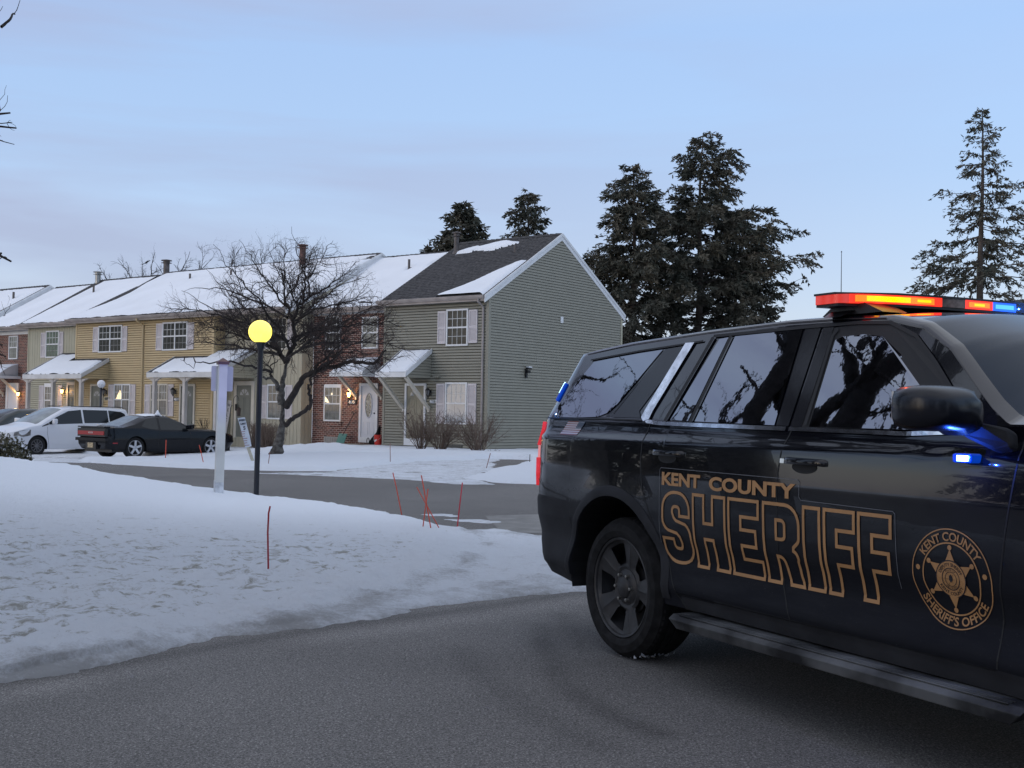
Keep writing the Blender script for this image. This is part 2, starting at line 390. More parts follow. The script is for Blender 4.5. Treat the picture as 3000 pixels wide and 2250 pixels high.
# ---- far lawn in front of the terrace, right-hand snow mound, ice between
far_lawn = P2([(330, 1357), (450, 1366), (630, 1376), (800, 1380), (960, 1381), (1040, 1374), (1120, 1365), (1200, 1357), (1290, 1352), (1380, 1350), (1450, 1345)], 0.0)
X, Y = np.meshgrid(np.linspace(-26, 16, 420), np.linspace(20.5, 62, 340), indexing='ij')
fl = far_lawn + [(1.5, 36), (12, 34), (30, 50), (30, 70), (-60, 70), (-26, 52), (-20.5, 48.5), (-16.3, 43.6), (-13.0, 41.0), (-11.4, 38.8), (-12.2, 36.6), (-12.6, 34.5)]
mound = P2([(1322, 1400), (1400, 1411), (1480, 1417), (1575, 1421), (1700, 1424), (2100, 1436)], 0.0) + [(14, 27), (14, 40), (1.0, 38.0), (-0.6, 31)]
s1 = sdpoly(X, Y, fl); s2 = sdpoly(X, Y, mound)
m1 = vnoise(X, Y, 11, 0.22, 4); m2 = vnoise(X, Y, 12, 0.9, 4); m3 = vnoise(X, Y, 13, 3.2, 3)
g0 = G(X, Y)
lawn = g0 + 0.10 + 0.05 * m1 + 0.02 * m2
lawn += 0.30 * sstep(28, 41, Y) * sstep(-17, -9, X) * sstep(3, -4, X) * 0.6
lawn = np.minimum(lawn, g0 + 0.165)
e1 = sstep(-0.12, 0.35, s1 + 0.12 * m3 + 0.15 * m2)
Z = (g0 - 0.05) * (1 - e1) + lawn * e1
# two ploughed banks by the brick house's path
for bx, by, rx, ry, hh in ((-7.2, 40.4, 2.3, 1.5, 0.17), (-3.9, 37.9, 2.9, 1.2, 0.06), (-1.0, 37.2, 2.2, 1.2, 0.03), (-9.6, 43.0, 2.4, 1.4, 0.08)):
    q = ((X - bx) / rx) ** 2 + ((Y - by) / ry) ** 2 + 0.35 * m2
    Z += hh * np.exp(-np.clip(q, 0, 9) * 1.1) * (1 + 0.3 * m3) * e1
# trodden path and bare patches
for bx, by, rx, ry in ((-5.2, 36.6, 1.3, 0.35), (-0.9, 33.2, 1.4, 0.30), (-4.9, 38.6, 0.7, 0.6)):
    q = ((X - bx) / rx) ** 2 + ((Y - by) / ry) ** 2 + 0.5 * m3
    Z -= 0.30 * np.exp(-np.clip(q, 0, 9) ** 1.5)
e2 = sstep(-0.1, 0.9, s2 + 0.25 * m2 + 0.1 * m3)
Z = Z * (1 - e2) + (0.10 + 0.17 * sstep(0.3, 4.5, s2) + 0.05 * m1 + 0.02 * m2) * e2
Z += 0.012 * m3
d = np.clip(sstep(0.9, -0.1, s1) * 0.45 + sstep(0.4, -0.1, s2) * 0.35 * (s2 > -0.4), 0, 1) * 0.9
grid('far_snow', X, Y, Z, SNOW, keep=((s1 > -0.5) | (s2 > -0.5)), attrs=dict(dirt=d * 0.8, grass=np.full(X.shape, 0.05), rough=np.full(X.shape, 0.6)))
# tracked ice and slush: driveway mouth and parking bays
slushP = [(P2([(700, 1386), (960, 1382), (1110, 1360), (1290, 1348), (1470, 1340), (1460, 1372), (1400, 1405), (1480, 1421), (1330, 1420), (1150, 1404), (900, 1394)]), 0.016, 1.0, 0.78),
          (P2([(40, 1350), (60, 1318), (470, 1300), (500, 1330), (420, 1356), (250, 1368), (120, 1362)], -0.22) + [], 0.012, 1.0, 0.62),
          (P2([(1180, 1506), (1300, 1500), (1420, 1512), (1560, 1530), (1580, 1590), (1440, 1590), (1330, 1535)]), -0.006, 0.9, 0.80)]
X, Y = np.meshgrid(np.linspace(-24, 3, 520), np.linspace(12.5, 52, 620), indexing='ij')
Zs = np.full(X.shape, -1.0); K = np.zeros(X.shape, bool)
ax = (X * math.cos(R(20)) + Y * math.sin(R(20)))
for P, lift, amp, dd in slushP:
    s = sdpoly(X, Y, P); q1 = vnoise(X * 0.35, Y * 1.6, 21, 1.3, 5); q2 = vnoise(X, Y, 22, 4.0, 3)
    z = G(X, Y) + lift + 0.035 * amp * (q1 + 0.5 * q2) - 0.10 * sstep(0.25, -0.3, s)
    k = s > -0.3; Zs = np.where(k, np.maximum(Zs, z), Zs); K |= k
grid('slush', X, Y, Zs, SNOW, keep=K & (Zs > G(X, Y) - 0.03), attrs=dict(dirt=np.full(X.shape, 0.62), grass=np.zeros(X.shape), rough=np.full(X.shape, 0.6)))
# pale concrete apron at the junction
CONC = M('concrete', (0.20, 0.195, 0.185), 0.85, noise=(4, 0.18), bump=(60, 0.5, 0.004))
p = P2([(1420, 1512), (1600, 1506), (2300, 1520), (2300, 1590), (1470, 1560)])
mb = MB(); mb.poly([(a, b, 0.004) for a, b in p]); tag(mb.build('concrete_apron', CONC), kind='structure')
# ================================================================= terrace
AZ = -math.atan(3469 / 4700.0)                      # the terrace's axis
BO = at(1425, 1324.7, 41.0); BO.z = 0.0             # its near front corner
BR = Matrix.Rotation(AZ, 4, 'Z')
SLOPE = 0.585
def siding_mat(name, col, amt=0.035): return M(name, col, 0.6, spec=0.3, noise=(2.2, amt))
SID_OLIVE = siding_mat('olive_siding', (0.285, 0.275, 0.225))
SID_YEL = siding_mat('yellow_siding', (0.55, 0.43, 0.25))
SID_BEI = siding_mat('beige_siding', (0.42, 0.385, 0.29))
SID_PALE = siding_mat('pale_green_siding', (0.43, 0.41, 0.31))
WHITE = M('white_trim', (0.72, 0.73, 0.74), 0.45, noise=(3, 0.06))
CREAM = M('cream_trim', (0.58, 0.54, 0.46), 0.5, noise=(3, 0.06))
SHUT = M('shutter_paint', (0.60, 0.56, 0.57), 0.5, noise=(4, 0.05))
GUT = M('gutter_metal', (0.34, 0.30, 0.28), 0.45, noise=(2, 0.2), spec=0.4)
GUTW = M('pale_gutter_metal', (0.60, 0.60, 0.60), 0.45, noise=(2, 0.1))
GREYP = M('grey_post_paint', (0.50, 0.47, 0.44), 0.5, noise=(3, 0.07))
PIPE = M('vent_metal', (0.10, 0.085, 0.08), 0.5, noise=(6, 0.3))
PIPEG = M('flue_metal', (0.33, 0.33, 0.32), 0.35, metal=0.6, noise=(8, 0.2))
BLACKM = M('black_metal', (0.015, 0.015, 0.017), 0.45)
ROOFSNOW = M('roof_snow', (0.82, 0.85, 0.90), 0.75, spec=0.2, noise=(0.7, 0.03), bump=(3, 0.35, 0.05))
DOORG = M('grey_green_door', (0.15, 0.16, 0.14), 0.45, noise=(2, 0.05))
DOORW = M('white_door', (0.62, 0.63, 0.67), 0.4)
DOORO = M('olive_door', (0.24, 0.22, 0.16), 0.45, noise=(2, 0.05))
SHINGLE = M('shingles', (0.040, 0.040, 0.044), 0.9, noise=(9, 0.45, (0.075, 0.072, 0.075)), bump=(40, 0.6, 0.01))
def brick_mat():
    m = bpy.data.materials.new('brickwork'); m.use_nodes = True
    n, l = m.node_tree.nodes, m.node_tree.links; b = n['Principled BSDF']; b.inputs['Roughness'].default_value = 0.85
    t = n.new('ShaderNodeTexCoord'); s = n.new('ShaderNodeSeparateXYZ'); c = n.new('ShaderNodeCombineXYZ')
    l.new(t.outputs['Object'], s.inputs[0]); l.new(s.outputs[0], c.inputs[0]); l.new(s.outputs[2], c.inputs[1])
    br = n.new('ShaderNodeTexBrick'); l.new(c.outputs[0], br.inputs[0])
    br.inputs['Scale'].default_value = 1.0; br.inputs['Brick Width'].default_value = 0.205; br.inputs['Row Height'].default_value = 0.0765
    br.inputs['Mortar Size'].default_value = 0.0075; br.inputs['Mortar Smooth'].default_value = 0.2; br.inputs['Bias'].default_value = 0.1
    br.inputs['Color1'].default_value = (0.235, 0.085, 0.060, 1); br.inputs['Color2'].default_value = (0.075, 0.034, 0.030, 1)
    br.inputs['Mortar'].default_value = (0.55, 0.44, 0.37, 1)
    z = n.new('ShaderNodeTexNoise'); z.inputs['Scale'].default_value = 2.5; l.new(c.outputs[0], z.inputs[0])
    mx = n.new('ShaderNodeMixRGB'); mx.blend_type = 'MULTIPLY'; mx.inputs[0].default_value = 0.5
    l.new(br.outputs[0], mx.inputs[1]); l.new(z.outputs[0], mx.inputs[2]); 
    k = n.new('ShaderNodeMixRGB'); k.blend_type = 'ADD'; k.inputs[0].default_value = 0.35; l.new(mx.outputs[0], k.inputs[1]); l.new(mx.outputs[0], k.inputs[2])
    l.new(k.outputs[0], b.inputs['Base Color'])
    bp = n.new('ShaderNodeBump'); bp.invert = True; bp.inputs['Distance'].default_value = 0.006; l.new(br.outputs['Fac'], bp.inputs['Height']); l.new(bp.outputs[0], b.inputs['Normal'])
    return m
BRICK = brick_mat()
def glass_mat(name, col, refl=0.5, nscale=6, amt=0.25):
    return M(name, col, 0.06, spec=refl, noise=(nscale, amt))
PANE = glass_mat('dark_window_glass', (0.035, 0.037, 0.035), 0.12, 2.0, 0.45)
PANEC = glass_mat('curtained_window_glass', (0.16, 0.165, 0.15), 0.6, 3.0, 0.3)
PANEB = glass_mat('blinded_window_glass', (0.34, 0.37, 0.40), 0.5, 2.0, 0.12)
MUNT = M('glazing_bars', (0.55, 0.56, 0.56), 0.5)
GRID2 = M('inner_glazing_bars', (0.22, 0.22, 0.22), 0.5)
WARM = M('warm_bulb', (1, 0.7, 0.3), 0.5, emit=(1.0, 0.55, 0.16), estr=9.0)

class Unit:
    """one house of the terrace; everything given as (u along, v deep, z up), u growing to the left"""
    def __init__(s, label, u0, u1, v, group='houses of the long terrace', name='townhouse'):
        s.u0, s.u1, s.v = u0, u1, v
        s.org = Vector((-u0, v, 0.0))
        w = BR @ s.org
        s.e = empty(name, (BO.x + w.x, BO.y + w.y, 0), AZ)
        tag(s.e, label, 'house', group)
    def p(s, u, v, z): return Vector((-u - s.org.x, v - s.org.y, z))
    def mb(s): return MB(s.p)
    def box(s, mb, u0, u1, v0, v1, z0, z1): return mb.box((u0, v0, z0), (u1, v1, z1))
    def build(s, mb, name, mat, parent=None, smooth=False): return mb.build(name, mat, parent or s.e, smooth)
EXPO = 0.1016
def laps(mb, pt, a0, a1, z0, z1, limits=None, gap=0.026, deep=0.085):
    """clapboards: pt(a, out, z) -> point; every course a leaning board above a dark slot"""
    n = int(math.ceil((z1 - z0) / EXPO))
    for i in range(n):
        b = z0 + i * EXPO; t = min(b + EXPO - gap, z1)
        if limits:
            l0, r0 = limits(b); l1, r1 = limits(t)
            if r0 - l0 < 0.02: break
            if r1 < l1: l1 = r1 = (l1 + r1) / 2
        else: l0 = l1 = a0; r0 = r1 = a1
        V = [pt(l0, 0.022, b), pt(r0, 0.022, b), pt(r1, 0.006, t), pt(l1, 0.006, t), pt(l0, -deep, b), pt(r0, -deep, b), pt(l1, -deep, t), pt(r1, -deep, t)]
        mb.add(V, [(0, 1, 2, 3), (4, 5, 1, 0), (3, 2, 7, 6)])
def boards(mb, pt, a0, a1, z0, z1, w=0.2):
    """vertical boards with grooves"""
    n = max(1, int(round((a1 - a0) / w))); d = (a1 - a0) / n
    for i in range(n):
        l = a0 + i * d + 0.008; r = a0 + (i + 1) * d - 0.008
        mb.add([pt(l, 0.014, z0), pt(r, 0.014, z0), pt(r, 0.014, z1), pt(l, 0.014, z1), pt(l, -0.02, z0), pt(r, -0.02, z0), pt(r, -0.02, z1), pt(l, -0.02, z1)],
               [(0, 1, 2, 3), (0, 3, 7, 4), (1, 5, 6, 2)])
def front_wall(U, kind, mat, u0, u1, v, z0=-0.4, z1=5.42, name='front_wall'):
    mb = U.mb(); pt = lambda a, o, z: Vector((a, v - o, z))
    if kind == 'lap': laps(mb, pt, u0, u1, z0, z1); mb.add([(u0, v + 0.087, z0), (u1, v + 0.087, z0), (u1, v + 0.087, z1), (u0, v + 0.087, z1)], [(0, 1, 2, 3)])
    elif kind == 'board': boards(mb, pt, u0, u1, z0, z1); mb.add([(u0, v + 0.02, z0), (u1, v + 0.02, z0), (u1, v + 0.02, z1), (u0, v + 0.02, z1)], [(0, 1, 2, 3)])
    else: mb.box((u0, v, z0), (u1, v + 0.12, z1))
    return U.build(mb, name, mat)
def side_wall(U, kind, mat, u, v0, v1, z0=-0.4, z1=5.42, name='side_wall'):
    """wall facing the near end of the row"""
    mb = U.mb(); pt = lambda a, o, z: Vector((u - o, a, z))
    (laps if kind == 'lap' else boards)(mb, pt, v0, v1, z0, z1)
    mb.add([(u + 0.047, v0, z0), (u + 0.047, v1, z0), (u + 0.047, v1, z1), (u + 0.047, v0, z1)], [(0, 1, 2, 3)])
    return U.build(mb, name, mat)
def window(U, u0, u1, z0, z1, v, pane=None, double=False, lower='faint', cols=4, trim=0.06, top=0.0, fr=None):
    """u0<u1; frame stands proud of the wall"""
    fr = fr or WHITE; mb = U.mb(); o = 0.055
    a0, a1 = u0 + trim, u1 - trim; b0, b1 = z0 + trim, z1 - trim - top; zm = (b0 + b1) / 2
    mb.box((u0, v - o, z0), (a0, v + 0.02, z1)); mb.box((a1, v - o, z0), (u1, v + 0.02, z1))
    mb.box((a0, v - o - 0.01, z0), (a1, v + 0.02, b0)); mb.box((a0, v - o, b1), (a1, v + 0.02, z1))
    mb.box((a0, v - o + 0.008, zm - 0.028), (a1, v + 0.02, zm + 0.028))
    if double: um = (a0 + a1) / 2; mb.box((um - 0.032, v - o + 0.004, b0), (um + 0.032, v + 0.02, zm - 0.028)); mb.box((um - 0.032, v - o + 0.004, zm + 0.028), (um + 0.032, v + 0.02, b1))
    f = U.build(mb, 'window', fr)
    g = U.mb(); g.box((a0, v - 0.030, b0), (a1, v - 0.024, b1)); U.build(g, 'pane', pane or PANE, f)
    spans = [(a0, (a0 + a1) / 2 - 0.032), ((a0 + a1) / 2 + 0.032, a1)] if double else [(a0, a1)]
    mu, md = U.mb(), U.mb()
    for s0, s1 in spans:
        c = 3 if double else cols
        for zz0, zz1, q, w in ((zm + 0.03, b1, mu, 0.011), (b0, zm - 0.03, md, 0.009)):
            for i in range(1, c): x = s0 + (s1 - s0) * i / c; q.box((x - w, v - 0.036, zz0), (x + w, v - 0.0305, zz1))
            h = (zz0 + zz1) / 2; q.box((s0, v - 0.037, h - w), (s1, v - 0.0308, h + w))
    U.build(mu, 'glazing_bars', MUNT, f)
    if lower == 'faint': U.build(md, 'glazing_bars', GRID2, f)
    elif lower == 'white': U.build(md, 'glazing_bars', MUNT, f)
    return f
def shutter(U, u0, u1, z0, z1, v):
    mb = U.mb(); t = 0.045; zm = z0 + (z1 - z0) * 0.48
    mb.box((u0, v - 0.05, z0), (u0 + t, v + 0.01, z1)); mb.box((u1 - t, v - 0.05, z0), (u1, v + 0.01, z1))
    for a, b in ((z0, z0 + 0.07), (zm - 0.035, zm + 0.035), (z1 - 0.07, z1)): mb.box((u0 + t, v - 0.048, a), (u1 - t, v + 0.01, b))
    for a, b in ((z0 + 0.07, zm - 0.035), (zm + 0.035, z1 - 0.07)):
        n = int((b - a) / 0.042)
        for i in range(n):
            z = a + (b - a) * i / n
            mb.add([(u0 + t, v - 0.038, z), (u1 - t, v - 0.038, z), (u1 - t, v - 0.022, z + (b - a) / n), (u0 + t, v - 0.022, z + (b - a) / n)], [(0, 1, 2, 3)])
    return U.build(mb, 'shutter', SHUT)
def door(U, u0, u1, z0, z1, v, mat=None, trim=0.13, kick=0.0, light='fan', frm=None):
    """frame outer u0..u1, z0..z1"""
    frm = frm or WHITE; mb = U.mb(); o = 0.06
    mb.box((u0, v - o, z0), (u0 + trim, v + 0.02, z1)); mb.box((u1 - trim, v - o, z0), (u1, v + 0.02, z1)); mb.box((u0 + trim, v - o, z1 - trim), (u1 - trim, v + 0.02, z1))
    if kick: mb.box((u0 + trim, v - o - 0.01, z0), (u1 - trim, v + 0.02, z0 + kick))
    f = U.build(mb, 'door_frame', frm)
    d = U.mb(); a0, a1, b0, b1 = u0 + trim, u1 - trim, z0 + max(kick, 0.04), z1 - trim
    d.box((a0, v - 0.022, b0), (a1, v + 0.02, b1))
    w = a1 - a0
    def panel(x0, x1, y0, y1):
        t = 0.016
        d.box((x0, v - 0.030, y0), (x1, v - 0.0225, y0 + t)); d.box((x0, v - 0.030, y1 - t), (x1, v - 0.0225, y1)); d.box((x0, v - 0.030, y0 + t), (x0 + t, v - 0.0225, y1 - t)); d.box((x1 - t, v - 0.030, y0 + t), (x1, v - 0.0225, y1 - t))
    H = b1 - b0
    if light == 'fan':
        for x in (0.12, 0.54): panel(a0 + w * x, a0 + w * (x + 0.34), b0 + H * 0.08, b0 + H * 0.36); panel(a0 + w * x, a0 + w * (x + 0.34), b0 + H * 0.42, b0 + H * 0.76)
    elif light == 'oval':
        for x in (0.12, 0.54): panel(a0 + w * x, a0 + w * (x + 0.34), b0 + H * 0.05, b0 + H * 0.30)
    dd = U.build(d, 'door', mat or DOORG)
    g = U.mb(); c = (a0 + a1) / 2
    if light == 'fan':
        r = w * 0.30; zc = b0 + H * 0.80; k = 10
        for i in range(4):
            t0, t1 = math.pi * i / 4 + 0.08, math.pi * (i + 1) / 4 - 0.08
            P = [(c + r * 0.25 * math.cos((t0 + t1) / 2), v - 0.028, zc + r * 0.25 * math.sin((t0 + t1) / 2))] + [(c + r * math.cos(t0 + (t1 - t0) * j / 4), v - 0.028, zc + r * math.sin(t0 + (t1 - t0) * j / 4)) for j in range(5)]
            g.poly(P)
        U.build(g, 'fan_light', M('fan_light_glass', (0.34, 0.36, 0.38), 0.1, spec=0.6), dd)
    elif light == 'oval':
        zc = b0 + H * 0.62
        P = [(c + w * 0.23 * math.cos(2 * math.pi * j / 28), v - 0.034, zc + H * 0.235 * math.sin(2 * math.pi * j / 28)) for j in range(28)]
        g.poly(P); U.build(g, 'oval_light', M('leaded_glass', (0.17, 0.17, 0.14), 0.2, spec=0.6, noise=(14, 0.8, (0.42, 0.42, 0.36))), dd)
        q = U.mb(); q.tube(P + [P[0]], 0.02, 6, False)
        for t in range(3): 
            aa = math.pi * t / 3 + 0.5; q.bar((c - w * 0.2 * math.cos(aa), v - 0.036, zc - H * 0.2 * math.sin(aa)), (c + w * 0.2 * math.cos(aa), v - 0.036, zc + H * 0.2 * math.sin(aa)), 0.006, 0.006, (0, 1, 0))
        U.build(q, 'oval_light_rim', mat, dd)
    hnd = U.mb(); hx = a1 - 0.07 if light != 'oval' else a0 + 0.07
    hnd.lathe([(0, 0), (0.03, 0.0), (0.032, -0.03), (0.02, -0.05), (0, -0.055)], 10, (hx, v - 0.024, b0 + H * 0.47), 'y'); U.build(hnd, 'handle', BLACKM, dd)
    return dd
def wall_lamp(U, u, z, v, lit=False):
    mb = U.mb()
    mb.box((u - 0.05, v - 0.03, z - 0.12), (u + 0.05, v, z + 0.06)); mb.bar((u, v - 0.03, z + 0.02), (u, v - 0.16, z + 0.12), 0.02, 0.02); mb.bar((u, v - 0.03, z - 0.10), (u, v - 0.16, z - 0.22), 0.015, 0.015)
    mb.lathe([(0.0, 0.16), (0.04, 0.13), (0.115, 0.07), (0.10, 0.065)], 8, (u, v - 0.16, z)); mb.lathe([(0.06, -0.12), (0.02, -0.16), (0, -0.22)], 8, (u, v - 0.16, z))
    for k in range(6):
        t = math.pi * k / 3; mb.bar((u + 0.095 * math.cos(t), v - 0.16 + 0.095 * math.sin(t), z + 0.07), (u + 0.055 * math.cos(t), v - 0.16 + 0.055 * math.sin(t), z - 0.12), 0.01, 0.01, (0, 1, 0))
    w = U.build(mb, 'wall_lamp', BLACKM)
    g = U.mb(); g.lathe([(0.0, -0.11), (0.045, -0.10), (0.075, 0.06), (0, 0.065)], 8, (u, v - 0.16, z)); U.build(g, 'lamp_glass', WARM if lit else M('lamp_glass', (0.2, 0.2, 0.2), 0.1), w)
    if lit:
        li = bpy.data.lights.new('lamp_light', 'POINT'); li.energy = 9; li.color = (1, 0.55, 0.22); li.shadow_soft_size = 0.06
        lo = bpy.data.objects.new('lamp_light', li); COL.objects.link(lo); lo.parent = U.e; lo.location = U.p(u, v - 0.29, z - 0.02)
    return w
NUMW = M('house_number_white', (0.75, 0.76, 0.78), 0.5)
def number(U, text, u, z, v, size=0.16, mat=None, plaque=None):
    V, F = glyphs(text, size, 0.006, 'CENTER')
    mb = U.mb()
    mb.add([(u - x, v - 0.046, z + y - size * 0.35) for x, y in V], F)
    if plaque:
        q = U.mb(); q.box((u - size * 1.45, v - 0.04, z - size * 0.5), (u + size * 1.45, v - 0.008, z + size * 0.5)); pl = U.build(q, 'number_plaque', plaque)
        return U.build(mb, 'house_number', mat or NUMW, pl)
    return U.build(mb, 'house_number', mat or NUMW)
def roof(U, u0, u1, ve, ze, vr, vb, mat=None, rake=True, name='roof', SLOPE=SLOPE):
    """eave edge at (ve, ze), ridge at vr, back edge vb"""
    mb = U.mb(); zr = ze + (vr - ve) * SLOPE; zb = zr - (vb - vr) * SLOPE; th = 0.10
    n = 34
    def pl(a, b):
        for i in range(n):                                                # shingle courses as small steps
            t0, t1 = i / n, (i + 1) / n
            v0, v1 = a[0] + (b[0] - a[0]) * t0, a[0] + (b[0] - a[0]) * t1; z0, z1 = a[1] + (b[1] - a[1]) * t0, a[1] + (b[1] - a[1]) * t1
            mb.add([(u0, v0, z0 + 0.012), (u1, v0, z0 + 0.012), (u1, v1, z1), (u0, v1, z1), (u0, v0, z0), (u1, v0, z0)], [(0, 1, 2, 3), (4, 5, 1, 0)])
    pl((ve, ze), (vr, zr)); pl((vb, zb), (vr, zr))
    mb.add([(u0, ve, ze - th), (u1, ve, ze - th), (u1, vr, zr - th), (u0, vr, zr - th), (u0, vb, zb - th), (u1, vb, zb - th)], [(0, 1, 2, 3), (3, 2, 5, 4)])
    for u in (u0, u1): mb.add([(u, ve, ze - th), (u, vr, zr - th), (u, vb, zb - th), (u, vb, zb + 0.001), (u, vr, zr + 0.001), (u, ve, ze + 0.001)], [(0, 1, 4, 5), (1, 2, 3, 4)])
    mb.box((u0, ve, ze - th), (u1, ve + 0.01, ze))
    r = U.build(mb, name, mat or SHINGLE)
    # ridge caps
    cp = U.mb(); m = int((u1 - u0) / 0.25)
    for i in range(m):
        a = u0 + (u1 - u0) * i / m; b = u0 + (u1 - u0) * (i + 1) / m + 0.02; k = 0.028
        cp.add([(a, vr - 0.16, zr - 0.16 * SLOPE + 0.012), (b, vr - 0.16, zr - 0.16 * SLOPE + k), (b, vr, zr + k + 0.012), (a, vr, zr + 0.012 + 0.008), (a, vr + 0.16, zr - 0.16 * SLOPE + 0.012), (b, vr + 0.16, zr - 0.16 * SLOPE + k)], [(0, 1, 2, 3), (3, 2, 5, 4)])
    U.build(cp, 'ridge_cap', mat or SHINGLE, r)
    return r, zr, zb
def rake_board(U, u, ve, ze, vr, zr, vb, zb, mat, w=0.24, t=0.03, parent=None, back=True, SLOPE=SLOPE):
    mb = U.mb(); s = math.sqrt(1 + SLOPE ** 2); d = w * s
    for a, b in (((ve, ze), (vr, zr)), ((vb, zb), (vr, zr))):
        if not back and a[0] == vb: continue
        mb.prism([(u - t, a[0], a[1] - d), (u - t, b[0], b[1] - d), (u - t, b[0], b[1] + 0.004), (u - t, a[0], a[1] + 0.004)], (t - 0.001, 0, 0))
        k = 0.075 * s                                                      # upper moulding, a bit prouder
        mb.prism([(u - t - 0.028, a[0], a[1] - k), (u - t - 0.028, b[0], b[1] - k), (u - t - 0.028, b[0], b[1] + 0.012), (u - t - 0.028, a[0], a[1] + 0.012)], (0.027, 0, 0))
    return U.build(mb, 'rake_board', mat, parent)
def gutter(U, u0, u1, ve, ze, mat=None, parent=None, h=0.13, fascia=True):
    mb = U.mb()
    prof = [(0.0, 0.0), (-0.11, 0.0), (-0.115, -0.025), (-0.10, -0.035), (-0.10, -0.06), (-0.06, -h + 0.01), (-0.05, -h), (0.0, -h)]
    P0 = [(u0, ve + a, ze + b) for a, b in prof]; P1 = [(u1, ve + a, ze + b) for a, b in prof]; n = len(prof)
    mb.add(P0 + P1, [(i, i + 1, n + i + 1, n + i) for i in range(1, n - 1)] + [tuple(range(n)), tuple(range(n, 2 * n))])
    if fascia: mb.box((u0, ve + 0.002, ze - h - 0.07), (u1, ve + 0.03, ze - 0.012))
    return U.build(mb, 'gutter', mat or GUT, parent)
def downspout(U, u, v, z0, z1, mat, ve):
    mb = U.mb(); mb.tube([(u + 0.05, ve - 0.05, z1), (u + 0.05, ve - 0.05, z1 - 0.1), (u, v - 0.06, z1 - 0.28), (u, v - 0.06, z0)], 0.042, 6); return U.build(mb, 'downspout', mat)
def snow_sheet(U, parent, u0, u1, ve, ze, length, sdf, slope=SLOPE, th=0.07, step=0.06, seed=1, name='roof_snow', pt=None):
    """snow lying on a slope; sdf(u, t) positive where it lies, t = horizontal distance up from the eave"""
    nu, nt = max(4, int((u1 - u0) / step)), max(4, int(length / step))
    A, T = np.meshgrid(np.linspace(u0, u1, nu), np.linspace(-0.02, length, nt), indexing='ij')
    s = sdf(A, T) + 0.05 * vnoise(A, T, seed, 2.0, 4) + 0.02 * vnoise(A, T, seed + 1, 8, 2)
    h = th * np.sqrt(np.clip(s / 0.10, 0, 1)) * (1 + 0.25 * vnoise(A, T, seed + 2, 0.8, 3)) - 0.012 * (s <= 0) + 0.016
    keep = s > -step * 1.2
    VV = ve + T; ZZ = ze + T * slope + h
    n, m = A.shape; idx = np.arange(n * m).reshape(n, m)
    Q = np.stack([idx[:-1, :-1], idx[:-1, 1:], idx[1:, 1:], idx[1:, :-1]], -1).reshape(-1, 4)
    Q = Q[keep.ravel()[Q].all(1)]
    used = np.unique(Q); rem = -np.ones(n * m, int); rem[used] = np.arange(len(used)); Q = rem[Q]
    L = np.stack([-A.ravel() - U.org.x, VV.ravel() - U.org.y, ZZ.ravel()], -1)[used]
    return npmesh(name, L, Q[:, ::-1], ROOFSNOW, parent, True)
def rectsd(A, T, u0, u1, t0, t1): return np.minimum(np.minimum(A - u0, u1 - A), np.minimum(T - t0, t1 - T))
def flue(U, parent, u, v, z, r=0.10, h=0.75, mat=None, cap=True, name='flue'):
    mb = U.mb(); mb.lathe([(r * 1.9, -0.12), (r * 1.1, 0.06)], 12, (u, v, z)); mb.lathe([(r, -0.2), (r, h)], 12, (u, v, z))
    if cap: mb.lathe([(r * 1.05, h - 0.02), (r * 1.75, h), (r * 1.75, h + 0.015), (r * 1.1, h + 0.02), (r * 1.1, h + 0.10), (r * 1.8, h + 0.11), (r * 1.7, h + 0.15), (0, h + 0.19)], 12, (u, v, z))
    else: mb.lathe([(r, h), (0, h)], 12, (u, v, z))
    return autosmooth(U.build(mb, name, mat or PIPE, parent))
def cornerboard(U, u, v, z1, mat, side=True):
    mb = U.mb(); mb.box((u - 0.035 if side else u, v - 0.035, -0.4), (u + 0.09, v - 0.001, z1))
    if side: mb.box((u - 0.035, v - 0.001, -0.4), (u - 0.001, v + 0.09, z1))
    return U.build(mb, 'corner_board', mat)
def bracket(U, u, zw, v, vf, zf, parent, mat):
    mb = U.mb(); mb.bar((u, v - 0.03, zw), (u, vf, zf), 0.09, 0.13, (1, 0, 0)); mb.box((u - 0.04, v - 0.05, zw - 0.12), (u + 0.04, v, zw + 0.1)); return U.build(mb, 'bracket', mat, parent)

# ------------------------------------------------ near end house (olive siding)
N_ = Unit('olive sided end house with a bare dark roof and a tall blank gable', 0, 4.85, 0)
VE, ZE = -0.25, 5.50; VR = 4.43; VB = 9.11
front_wall(N_, 'lap', SID_OLIVE, 0.0, 4.85, 0.0, -0.42, 5.40)
mb = N_.mb(); pt = lambda a, o, z: Vector((-o, a, z))
zr_ = ZE + (VR - VE) * SLOPE - 0.12
laps(mb, pt, 0, 8.86, -0.42, 5.36, gap=0.017, deep=0.04)
laps(mb, pt, 0, 8.86, -0.42 + EXPO * 57, zr_, limits=lambda z: (max(0, VR - (zr_ - z) / SLOPE), min(8.86, VR + (zr_ - z) / SLOPE)), gap=0.017, deep=0.04)
mb.add([(0.062, 0, -0.4), (0.062, 8.86, -0.4), (0.062, 8.86, 5.2), (0.062, VR, zr_ - 0.1), (0.062, 0, 5.2)], [(0, 1, 2, 3, 4)])
N_.build(mb, 'gable_wall', SID_OLIVE)
mb = N_.mb(); mb.box((0.04, 8.8, -0.4), (4.85, 8.86, 5.36)); N_.build(mb, 'back_wall', SID_OLIVE)
r_N, zrN, zbN = roof(N_, 0.0, 4.87, VE, ZE, VR, VB)
rake_board(N_, 0.0, VE - 0.02, ZE - 0.012, VR, zrN, VB, zbN, WHITE, 0.22, 0.03)
gutter(N_, 0.02, 5.02, VE, ZE - 0.005, GUT, r_N)
